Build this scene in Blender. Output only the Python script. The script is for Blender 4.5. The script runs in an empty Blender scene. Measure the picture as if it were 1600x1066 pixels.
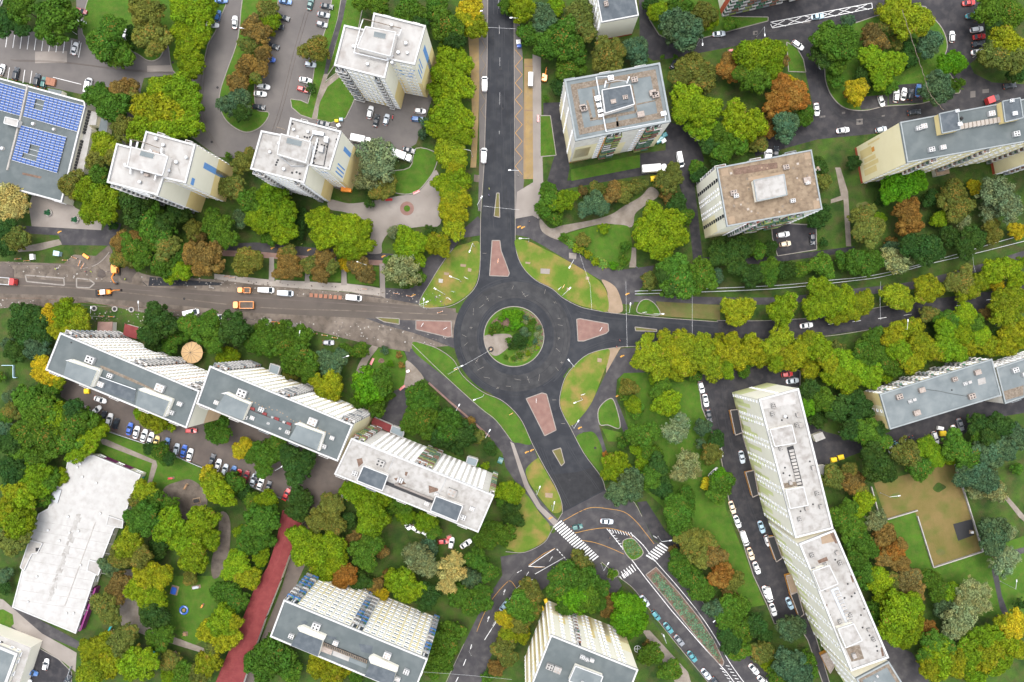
import bpy, bmesh, math, random
from mathutils import Vector, Matrix
R = math.radians
random.seed(7)
# ------------------------------------------------------------------ camera, sky, sun, exposure
S = 0.22            # metres per photo pixel on the ground
H = 275.0           # flying height
NX, NY = 812.0, 530.0   # photo pixel right under the drone
scn = bpy.context.scene
C = scn.collection
cam_d = bpy.data.cameras.new('camera'); cam = bpy.data.objects.new('camera', cam_d); C.objects.link(cam)
cam.location = (0, 0, H); cam.rotation_euler = (0, 0, 0)
cam_d.sensor_width = 36; cam_d.lens = 36*H/(1600*S)
cam_d.shift_x = -(NX-800)/1600; cam_d.shift_y = -(533-NY)/1600
cam_d.clip_start = 1; cam_d.clip_end = 2000
scn.camera = cam
SUN_EL, SUN_AZ = 80, 350      # azimuth measured clockwise from north (image up)
w = bpy.data.worlds.new('World'); scn.world = w; w.use_nodes = True
nt = w.node_tree; nt.nodes.clear()
sky = nt.nodes.new('ShaderNodeTexSky'); sky.sky_type = 'NISHITA'; sky.sun_disc = False
sky.sun_elevation = R(SUN_EL); sky.sun_rotation = R(SUN_AZ); sky.air_density = 1.0; sky.dust_density = 4.0; sky.ozone_density = 1.0
bg = nt.nodes.new('ShaderNodeBackground'); bg.inputs[1].default_value = 0.15
out = nt.nodes.new('ShaderNodeOutputWorld')
hs = nt.nodes.new('ShaderNodeHueSaturation'); hs.inputs['Saturation'].default_value = .35
nt.links.new(sky.outputs[0], hs.inputs['Color']); nt.links.new(hs.outputs[0], bg.inputs[0]); nt.links.new(bg.outputs[0], out.inputs[0])
sd = bpy.data.lights.new('sun', 'SUN'); sd.energy = .75; sd.angle = R(40); sd.color = (1, .96, .9)
so = bpy.data.objects.new('sun', sd); C.objects.link(so)
dv = Vector((math.sin(R(SUN_AZ))*math.cos(R(SUN_EL)), math.cos(R(SUN_AZ))*math.cos(R(SUN_EL)), math.sin(R(SUN_EL))))
so.rotation_euler = dv.to_track_quat('Z', 'Y').to_euler(); so.location = (0, 0, 200)
scn.view_settings.view_transform = 'Standard'; scn.view_settings.look = 'None'
scn.view_settings.exposure = 1.36; scn.view_settings.gamma = 1
try: scn.view_settings.use_curve_mapping = False
except Exception: pass
# ------------------------------------------------------------------ helpers
def G(x, y, h=0.0, z=None):
    """map position of a photo pixel seen at height h"""
    f = 1-h/H
    return Vector(((x-NX)*S*f, (NY-y)*S*f, h if z is None else z))
def lin(c):
    return tuple((v/255/12.92 if v <= 10 else ((v/255+.055)/1.055)**2.4) for v in c)
def link(name, me, parent=None):
    o = bpy.data.objects.new(name, me); C.objects.link(o)
    if parent: o.parent = parent
    return o
def tag(o, label=None, cat=None, group=None, kind=None):
    if label: o['label'] = label
    if cat: o['category'] = cat
    if group: o['group'] = group
    if kind: o['kind'] = kind
    return o
def empty(name, loc=(0, 0, 0), rz=0):
    o = bpy.data.objects.new(name, None); C.objects.link(o); o.location = loc; o.rotation_euler = (0, 0, rz)
    o.empty_display_size = .5
    return o
class MB:
    def __init__(s): s.v = []; s.f = []; s.m = []; s.mats = []
    def mi(s, m):
        if m not in s.mats: s.mats.append(m)
        return s.mats.index(m)
    def face(s, pts, m):
        n = len(s.v); s.v += [tuple(p) for p in pts]; s.f.append(tuple(range(n, n+len(pts)))); s.m.append(s.mi(m))
    def prism(s, pts, z0, z1, m, side=None, bottom=False):
        pts = [(p[0], p[1]) for p in pts]
        a = sum(pts[i][0]*pts[(i+1) % len(pts)][1]-pts[(i+1) % len(pts)][0]*pts[i][1] for i in range(len(pts)))
        if a < 0: pts = pts[::-1]
        n = len(pts); b = len(s.v); s.v += [(x, y, z0) for x, y in pts]+[(x, y, z1) for x, y in pts]
        s.f.append(tuple(range(b+n, b+2*n))); s.m.append(s.mi(m))
        k = s.mi(side or m)
        for i in range(n):
            j = (i+1) % n; s.f.append((b+i, b+j, b+n+j, b+n+i)); s.m.append(k)
        if bottom: s.f.append(tuple(range(b+n-1, b-1, -1))); s.m.append(k)
    def box(s, c, d, m, rz=0, top=None):
        ca, sa = math.cos(rz), math.sin(rz)
        pts = [(c[0]+ca*x*d[0]/2-sa*y*d[1]/2, c[1]+sa*x*d[0]/2+ca*y*d[1]/2) for x, y in ((-1, -1), (1, -1), (1, 1), (-1, 1))]
        s.prism(pts, c[2]-d[2]/2, c[2]+d[2]/2, top or m, m, True)
    def bar(s, a, b, r, m, n=6, r2=None):
        a = Vector(a); b = Vector(b); d = (b-a).normalized(); u = d.orthogonal().normalized(); v = d.cross(u)
        r2 = r if r2 is None else r2; k = len(s.v)
        for p, q in ((a, r), (b, r2)):
            for i in range(n):
                t = 2*math.pi*i/n; s.v.append(tuple(p+(u*math.cos(t)+v*math.sin(t))*q))
        mi = s.mi(m)
        for i in range(n):
            j = (i+1) % n; s.f.append((k+i, k+j, k+n+j, k+n+i)); s.m.append(mi)
        s.f.append(tuple(k+i for i in range(n-1, -1, -1))); s.m.append(mi)
        s.f.append(tuple(k+n+i for i in range(n))); s.m.append(mi)
    def disc(s, c, r, z0, z1, m, n=24, side=None):
        s.prism([(c[0]+r*math.cos(2*math.pi*i/n), c[1]+r*math.sin(2*math.pi*i/n)) for i in range(n)], z0, z1, m, side)
    def mesh(s, name, xf=None):
        me = bpy.data.meshes.new(name)
        v = s.v if xf is None else [tuple(xf @ Vector(p)) for p in s.v]
        me.from_pydata(v, [], s.f)
        for m in s.mats: me.materials.append(m)
        me.polygons.foreach_set('material_index', s.m); me.update()
        return me
    def build(s, name, parent=None, xf=None):
        return link(name, s.mesh(name, xf), parent)
def smooth(pts, closed=True, n=4):
    P = [Vector((p[0], p[1])) for p in pts]; N = len(P); o = []
    for i in (range(N) if closed else range(N-1)):
        if closed: a, b, c, d = P[i-1], P[i], P[(i+1) % N], P[(i+2) % N]
        else: a, b, c, d = P[max(i-1, 0)], P[i], P[i+1], P[min(i+2, N-1)]
        for k in range(n):
            t = k/n
            o.append(.5*((2*b)+(c-a)*t+(2*a-5*b+4*c-d)*t*t+(3*b-a-3*c+d)*t**3))
    if not closed: o.append(P[-1])
    return [(p.x, p.y) for p in o]
def pp(s):
    return [tuple(float(v) for v in q.split(',')) for q in s.split()]
def gp(pts, h=0.0): return [tuple(G(x, y, h)) for x, y in pts]
# ------------------------------------------------------------------ materials
M = {}
def mat(name, c1, c2=None, sc=.3, rough=.85, c3=None, sc3=3.0, amt3=.35, bump=0.0, bsc=8, metal=0, spec=.3, coord='world', lo=.35, hi=.65):
    m = bpy.data.materials.new(name); m.use_nodes = True; n = m.node_tree.nodes; l = m.node_tree.links
    b = n['Principled BSDF']; b.inputs['Roughness'].default_value = rough; b.inputs['Metallic'].default_value = metal
    b.inputs['Specular IOR Level'].default_value = spec
    c1 = (*c1, 1)
    if c2 is None: b.inputs['Base Color'].default_value = c1
    else:
        if coord == 'world':
            g = n.new('ShaderNodeNewGeometry'); co = g.outputs['Position']
        else:
            g = n.new('ShaderNodeTexCoord'); co = g.outputs['Object']
        t = n.new('ShaderNodeTexNoise'); t.inputs['Scale'].default_value = sc; t.inputs['Detail'].default_value = 6; t.inputs['Roughness'].default_value = .6
        l.new(co, t.inputs['Vector'])
        r = n.new('ShaderNodeValToRGB'); r.color_ramp.elements[0].position = lo; r.color_ramp.elements[1].position = hi
        r.color_ramp.elements[0].color = c1; r.color_ramp.elements[1].color = (*c2, 1)
        l.new(t.outputs['Fac'], r.inputs['Fac']); outc = r.outputs['Color']
        if c3 is not None:
            t2 = n.new('ShaderNodeTexNoise'); t2.inputs['Scale'].default_value = sc3; t2.inputs['Detail'].default_value = 5; l.new(co, t2.inputs['Vector'])
            r2 = n.new('ShaderNodeValToRGB'); r2.color_ramp.elements[0].position = .45; r2.color_ramp.elements[1].position = .72
            r2.color_ramp.elements[0].color = (0, 0, 0, 1); r2.color_ramp.elements[1].color = (amt3, amt3, amt3, 1)
            l.new(t2.outputs['Fac'], r2.inputs['Fac'])
            mx = n.new('ShaderNodeMixRGB'); mx.inputs[2].default_value = (*c3, 1); l.new(r2.outputs['Color'], mx.inputs[0]); l.new(outc, mx.inputs[1]); outc = mx.outputs[0]
        l.new(outc, b.inputs['Base Color'])
        if bump:
            t3 = n.new('ShaderNodeTexNoise'); t3.inputs['Scale'].default_value = bsc; t3.inputs['Detail'].default_value = 4; l.new(co, t3.inputs['Vector'])
            bp = n.new('ShaderNodeBump'); bp.inputs['Strength'].default_value = bump; bp.inputs['Distance'].default_value = .3
            l.new(t3.outputs['Fac'], bp.inputs['Height']); l.new(bp.outputs[0], b.inputs['Normal'])
    M[name] = m; return m
mat('grass', (0.0155, 0.0387, 0.00516), (0.0447, 0.0903, 0.00946), .14, .95, (0.0731, 0.0533, 0.0241), .30, .6, .8, 2.5)
mat('lawn', (.030, .080, .005), (.058, .128, .009), .20, .95, (.09, .10, .02), .55, .5, .6, 3, lo=.3, hi=.7)
mat('lawn_light', (.060, .122, .009), (.108, .145, .018), .16, .95, (.23, .145, .052), .17, 1.0, .5, 3)
mat('lawn_dry', (0.0877, 0.0877, 0.0256), (0.139, 0.11, 0.0439), .12, .95, (0.0658, 0.117, 0.0219), .25, .7, .4, 3)
mat('asphalt_new', (.0070, .0088, .0135), (.0145, .0168, .0225), .07, .7, (.036, .038, .042), .3, .55, .1, 10)
mat('asphalt_ring', (.0175, .0182, .0205), (.0285, .0288, .0315), .09, .75, (.055, .055, .055), .35, .55, .1, 10)
mat('asphalt', (0.033, 0.0316, 0.0358), (0.0516, 0.0482, 0.0509), .07, .85, (0.103, 0.0963, 0.0929), .35, .5, .15, 10)
mat('asphalt_dark', (0.0165, 0.0165, 0.02), (0.0303, 0.0289, 0.033), .09, .8, (0.0688, 0.0619, 0.0619), .4, .55, .15, 10)
mat('asphalt_grey', (0.0913, 0.0841, 0.0819), (0.139, 0.126, 0.118), .04, .9, (0.0877, 0.0804, 0.0804), .25, .45, .15, 10)
mat('asphalt_brown', (0.0817, 0.0662, 0.0585), (0.12, 0.0989, 0.086), .08, .9, (0.0688, 0.0602, 0.0559), .4, .5, .2, 8)
mat('dirt', (0.0913, 0.0731, 0.0585), (0.175, 0.146, 0.121), .10, .95, (0.0512, 0.0439, 0.0365), .45, .7, .6, 4)
mat('dirt_road', (0.0694, 0.0585, 0.0497), (0.106, 0.0892, 0.0775), .05, .95, (0.0585, 0.0497, 0.0439), .2, .6, .3, 6)
mat('paving', (0.181, 0.159, 0.142), (0.249, 0.224, 0.202), .15, .9, (0.172, 0.146, 0.129), .6, .5, .2, 8)
mat('paving_light', (0.249, 0.224, 0.198), (0.327, 0.292, 0.258), .15, .9, (0.258, 0.224, 0.189), .5, .5, .2, 8)
mat('gravel_path', (0.163, 0.138, 0.112), (0.232, 0.202, 0.172), .3, .95, (0.146, 0.12, 0.103), 1, .4, .4, 8)
mat('sand', (0.212, 0.157, 0.106), (0.263, 0.197, 0.139), .3, .95, (0.256, 0.183, 0.117), 1, .4, .4, 8)
mat('tan_paving', (.21, .145, .062), (.27, .19, .085), .3, .9, (.16, .12, .075), .6, .8, .2, 8)
mat('brick_red', (0.163, 0.0903, 0.0757), (0.215, 0.129, 0.107), .6, .9, (0.112, 0.0688, 0.0602), 1.2, .5, .2, 8)
mat('brick_path', (0.172, 0.103, 0.086), (0.241, 0.155, 0.129), .5, .9, (0.129, 0.0946, 0.086), 1, .4, .2, 8)
mat('kerb', (0.19, 0.172, 0.154), (0.249, 0.227, 0.205), 1, .9)
mat('white_paint', (.72, .72, .72), (.5, .5, .5), 1.5, .7)
mat('yellow_paint', (.50, .25, .035), (.38, .20, .05), 1.5, .7)
mat('faded_yellow', (0.258, 0.163, 0.0602), (0.172, 0.129, 0.0774), .8, .8)
mat('seam_light', (0.0387, 0.0404, 0.0447), (0.0258, 0.0275, 0.031), .6, .8)
mat('seam_dark', (0.0086, 0.00946, 0.012), (0.0155, 0.0163, 0.0189), .6, .7)
mat('bed_soil', (0.11, 0.0688, 0.0516), (0.165, 0.11, 0.0826), .6, .95, (0.055, 0.0413, 0.0275), 2, .6, .5, 6)
mat('court', (.115, .095, .026), (.155, .112, .042), .12, .95, (.07, .095, .015), .2, .8, .4, 4)
mat('roof_white', (0.284, 0.275, 0.262), (0.353, 0.344, 0.331), .25, .85, (0.189, 0.163, 0.146), .35, .55, .05, 6, coord='obj')
mat('roof_bright', (.335, .33, .32), (.375, .37, .36), .30, .85, (.25, .235, .22), .5, .5, .05, 6, coord='obj')
mat('roof_dirty', (.27, .262, .248), (.33, .322, .308), .18, .9, (.13, .11, .095), .6, .55, .1, 6, coord='obj')
mat('roof_grey', (0.0673, 0.0823, 0.0848), (0.0873, 0.102, 0.105), .12, .8, (0.125, 0.14, 0.14), .3, .5, .05, 6, coord='obj')
mat('roof_dark', (0.0475, 0.0587, 0.0699), (0.0671, 0.0811, 0.0923), .3, .7, (0.101, 0.112, 0.123), .6, .5, .05, 6, coord='obj')
mat('roof_light_grey', (0.107, 0.125, 0.131), (0.139, 0.16, 0.165), .15, .8, (0.181, 0.197, 0.197), .3, .4, .05, 6, coord='obj')
mat('roof_brown', (0.158, 0.117, 0.0791), (0.22, 0.169, 0.117), .5, .95, (0.0963, 0.0688, 0.0482), .8, .7, .4, 5, coord='obj')
mat('gravel_strip', (.105, .082, .060), (.165, .132, .10), .9, .95, (.26, .235, .205), 1.6, .5, .4, 5, coord='obj')
mat('parapet_white', (0.447, 0.447, 0.443), (0.387, 0.387, 0.383), .5, .8)
mat('parapet_grey', (0.184, 0.207, 0.212), (0.235, 0.252, 0.257), .5, .8)
mat('wall_white', (.90, .855, .72), (.86, .815, .68), .2, .85)
mat('wall_cream', (.90, .80, .52), (.86, .76, .48), .2, .85)
mat('wall_yellow', (.82, .66, .32), (.76, .60, .27), .2, .85)
mat('wall_peach', (.78, .56, .36), (.72, .5, .32), .2, .85)
mat('wall_lime', (.72, .76, .36), (.68, .70, .34), .2, .85)
mat('wall_pale', (.82, .78, .72), (.76, .72, .66), .3, .85, (.6, .55, .5), .6, .4)
mat('wall_orange', (.75, .35, .07), (.7, .3, .06), .2, .85)
mat('wall_red', (.50, .10, .05), (.42, .09, .05), .4, .85)
mat('wall_blue', (.16, .36, .74), (.15, .33, .68), .4, .8)
mat('wall_magenta', (.20, .035, .15), (.17, .03, .12), .4, .8)
mat('wall_teal', (.03, .42, .42), (.03, .36, .38), .4, .8)
mat('tile_red', (0.142, 0.0226, 0.0245), (0.187, 0.0387, 0.0374), .5, .8, (0.129, 0.0258, 0.0258), 1.3, .5, .2, 6)
mat('canvas_tan', (0.533, 0.361, 0.189), (0.482, 0.327, 0.172), .3, .8)
mat('glass_wall', (.48, .52, .55), rough=.2, spec=.4)  # pale base colour paints the sky's reflection into the wall windows
mat('glass', (.03, .04, .05), rough=.25, spec=.25)
mat('glass_light', (0.189, 0.232, 0.258), rough=.2, spec=.6)
mat('frame_white', (.75, .75, .74), rough=.5)
mat('metal', (0.361, 0.378, 0.396), rough=.45, metal=.4)
mat('metal_light', (0.533, 0.55, 0.568), rough=.4, metal=.3)
mat('chimney_brick', (.24, .195, .17), (.33, .29, .26), 1.5, .9)
mat('dark', (0.0258, 0.0258, 0.0275), rough=.8)
mat('rubber', (0.0172, 0.0172, 0.0172), rough=.9)
mat('wood', (0.241, 0.146, 0.0774), (0.31, 0.189, 0.103), 2, .8)
mat('bark', (0.086, 0.0645, 0.043), (0.138, 0.103, 0.0731), 3, .95)
mat('panel_blue', (.042, .085, .235), (.036, .075, .21), 1, .5, spec=.15)
mat('concrete', (0.258, 0.241, 0.224), (0.344, 0.327, 0.301), .6, .9)
for nme, c in dict(balc_white=(.72, .70, .68), balc_blue=(.08, .22, .50), balc_green=(.08, .22, .12), balc_brown=(.30, .14, .09), balc_grey=(.32, .35, .37), balc_lime=(.35, .42, .12)).items():
    mat(nme, c, tuple(v*.8 for v in c), .8, .8)
CAR = dict(W=(.78, .78, .78), S=(.50, .55, .60), K=(.022, .026, .034), N=(.03, .10, .42), B=(.05, .14, .35), T=(.05, .22, .25), G=(.03, .12, .11), R=(.45, .03, .03), D=(.22, .02, .03),
           E=(.20, .21, .23), Y=(.62, .46, .14), O=(.85, .28, .03), C=(.70, .55, .38), L=(.35, .50, .60))
CARN = dict(W='white', S='silver', K='black', N='bright blue', B='dark blue', T='teal', G='dark green', R='red', D='dark red', E='grey', Y='yellow', O='orange', C='beige', L='light blue')
for k, c in CAR.items():
    m = mat('paint_'+k, c, rough=.28, spec=.5); m.node_tree.nodes['Principled BSDF'].inputs['Coat Weight'].default_value = .5
# foliage: own colour per plant comes from the object, per-leaf variation and painted crown shading from a mesh attribute
def foliage(name):
    m = bpy.data.materials.new(name); m.use_nodes = True; n = m.node_tree.nodes; l = m.node_tree.links; n.clear()
    oi = n.new('ShaderNodeObjectInfo'); at = n.new('ShaderNodeAttribute'); at.attribute_name = 'tone'
    sep = n.new('ShaderNodeSeparateColor'); l.new(at.outputs['Color'], sep.inputs[0])
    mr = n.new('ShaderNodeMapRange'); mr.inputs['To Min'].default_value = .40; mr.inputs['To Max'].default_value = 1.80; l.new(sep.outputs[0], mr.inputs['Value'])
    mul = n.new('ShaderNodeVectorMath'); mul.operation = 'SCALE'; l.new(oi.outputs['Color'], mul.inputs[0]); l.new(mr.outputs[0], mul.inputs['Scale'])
    # autumn leaves: share given by the object's alpha
    lt = n.new('ShaderNodeMath'); lt.operation = 'LESS_THAN'; l.new(sep.outputs[1], lt.inputs[0]); l.new(oi.outputs['Alpha'], lt.inputs[1])
    au = n.new('ShaderNodeMixRGB'); au.blend_type = 'MIX'; au.inputs[2].default_value = (.26, .15, .03, 1)
    hj = n.new('ShaderNodeMixRGB'); hj.inputs[1].default_value = (.76, .99, 1.1, 1); hj.inputs[2].default_value = (1.20, 1.05, .9, 1); l.new(sep.outputs[1], hj.inputs[0])
    hm = n.new('ShaderNodeMixRGB'); hm.blend_type = 'MULTIPLY'; hm.inputs[0].default_value = 1; l.new(mul.outputs[0], hm.inputs[1]); l.new(hj.outputs[0], hm.inputs[2])
    h = n.new('ShaderNodeMath'); h.operation = 'MULTIPLY'; h.inputs[1].default_value = .6; l.new(lt.outputs[0], h.inputs[0]); l.new(h.outputs[0], au.inputs[0]); l.new(hm.outputs[0], au.inputs[1])
    d = n.new('ShaderNodeBsdfDiffuse'); t = n.new('ShaderNodeBsdfTranslucent'); gl = n.new('ShaderNodeBsdfGlossy'); gl.inputs['Roughness'].default_value = .55
    l.new(au.outputs[0], d.inputs[0]); l.new(au.outputs[0], t.inputs[0]); gl.inputs[0].default_value = (.5, .5, .5, 1)
    mx = n.new('ShaderNodeMixShader'); mx.inputs[0].default_value = .15; l.new(d.outputs[0], mx.inputs[1]); l.new(t.outputs[0], mx.inputs[2])
    m2 = n.new('ShaderNodeMixShader'); m2.inputs[0].default_value = .012; l.new(mx.outputs[0], m2.inputs[1]); l.new(gl.outputs[0], m2.inputs[2])
    o = n.new('ShaderNodeOutputMaterial'); l.new(m2.outputs[0], o.inputs[0]); M[name] = m; return m
foliage('leaves')
# ------------------------------------------------------------------ where things are, for the labels
LM = [('the white L-shaped tower', 595, 75), ('the cluttered-roof tower', 470, 240), ('the tower beside the solar roof', 240, 255),
('the grey-roofed square tower', 965, 160), ('the brown-roofed tower', 1200, 295), ('the yellow roof boxes', 1500, 205), ('the low grey-roofed row block', 1470, 615),
('the upper long white slab', 1245, 720), ('the lower long white slab', 1320, 940), ('the left stepped slab', 190, 590), ('the middle stepped slab', 430, 650),
('the white-roofed stepped slab', 650, 760), ('the low white kindergarten', 120, 850), ('the slab with blue balconies', 550, 1000), ('the cream tower', 920, 1030),
('the lower red arcade roof', 390, 980), ('the upper red arcade roof', 450, 840), ('the solar panel roof', 60, 220), ('the round tan gazebo', 300, 550), ('the walled brown court', 1455, 800),
('the hatched bus bay', 1285, 25), ('the north splitter island', 780, 405), ('the east splitter island', 925, 512), ('the south splitter island', 845, 650), ('the west splitter island', 680, 513),
('the red flower circle', 636, 326), ('the wide zebra crossing', 900, 845), ('the long planted median', 1075, 960), ('the left pipe end', 1100, 455), ('the right pipe end', 1440, 420),
('the marked car park', 80, 90), ('the yellow excavator', 183, 425), ('the blue play ring', 288, 953), ('the zigzag kerb marking', 810, 120), ('the upper right car park', 1520, 60),
('the box truck on the yard', 1022, 264), ('the narrow white block', 965, 10), ('the long car row', 330, 720), ('the grey corner building', 15, 1040), ('the far bottom right corner', 1580, 1040),
('the forked right path', 1575, 900), ('the yellow strip by the road', 740, 150), ('the upper left parking lane', 350, 60), ('the orange truck', 382, 477), ('the paved square', 640, 300),
('the round central garden', 803, 526), ('the upper slab car park', 1110, 700), ('the black mat in the court', 1505, 828), ('the rounded lane tip', 385, 190)]
ORD = ['nearest', 'second nearest', 'third nearest', 'fourth nearest', 'fifth nearest', 'sixth nearest', 'seventh nearest', 'eighth nearest', 'ninth nearest', 'tenth nearest', 'eleventh nearest', 'twelfth nearest', 'thirteenth nearest', 'fourteenth nearest']
pend = []
def where(px, py):
    b = min(LM, key=lambda q: (q[1]-px)**2+(q[2]-py)**2)
    dx, dy = px-b[1], py-b[2]; a = math.degrees(math.atan2(-dy, dx)) % 360
    d = ['right of', 'above right of', 'above', 'above left of', 'left of', 'below left of', 'below', 'below right of'][int((a+22.5)//45) % 8]
    return d+' '+b[0], math.hypot(dx, dy)
def later(o, stem, px, py, cat, group=None):
    w_, d = where(px, py); pend.append((stem+' '+w_, d, o)); o['category'] = cat
    if group: o['group'] = group
def flush_labels():
    seen = {}
    g = {}
    for k, d, o in pend: g.setdefault(k, []).append((d, o))
    for k, L in g.items():
        L.sort(key=lambda t: t[0])
        for i, (d, o) in enumerate(L):
            o['label'] = k if len(L) == 1 else k+', '+ORD[min(i, 13)]
# ------------------------------------------------------------------ ground
g = MB(); g.face([(-420, -330, 0), (420, -330, 0), (420, 330, 0), (-420, 330, 0)], M['grass']); tag(g.build('ground'), kind='structure')
zc = [0]
def patch(name, m, pts, z=.02, sm=False, kerb=False):
    if isinstance(pts, str): pts = pp(pts)
    if sm: pts = smooth(pts)
    zc[0] += 1; z = z+(zc[0] % 37)*.0011
    b = MB(); P = gp(pts); b.prism(P, -.05, z, M[m]); o = b.build(name); tag(o, kind='structure')
    if kerb:
        k = MB(); n = len(P)
        for i in range(n): seg(k, P[i], P[(i+1) % n], .28, z+.03, M['kerb'])
        tag(k.build('kerb'), kind='structure')
    return o
def seg(k, a, b, wd, z, m, z0=0):
    a = Vector(a[:2]); b = Vector(b[:2]); d = b-a
    if d.length < 1e-4: return
    d.normalize(); n = Vector((-d.y, d.x))*wd/2
    k.prism([a-n, b-n, b+n, a+n], z0, z, m)
def line(name, m, pts, wpx, z=.05, closed=False, sm=False, dash=None):
    if isinstance(pts, str): pts = pp(pts)
    if sm: pts = smooth(pts, closed)
    P = [G(*p) for p in pts]
    if closed: P.append(P[0])
    k = MB()
    if dash:
        on, off = dash
        for a, b in zip(P[:-1], P[1:]):
            L = (b-a).length; t = 0
            while t < L:
                e = min(t+on, L); seg(k, a.lerp(b, t/L), a.lerp(b, e/L), wpx*S, z, M[m]); t += on+off
    else:
        for i, (a, b) in enumerate(zip(P[:-1], P[1:])): seg(k, a, b, wpx*S, z+(i % 3)*.0012, M[m])
    return tag(k.build(name), kind='structure')
def kerb(pts, z=.13, w_=.85, closed=False, sm=True): return line('kerb', 'kerb', pts, w_, z, closed, sm)
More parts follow.
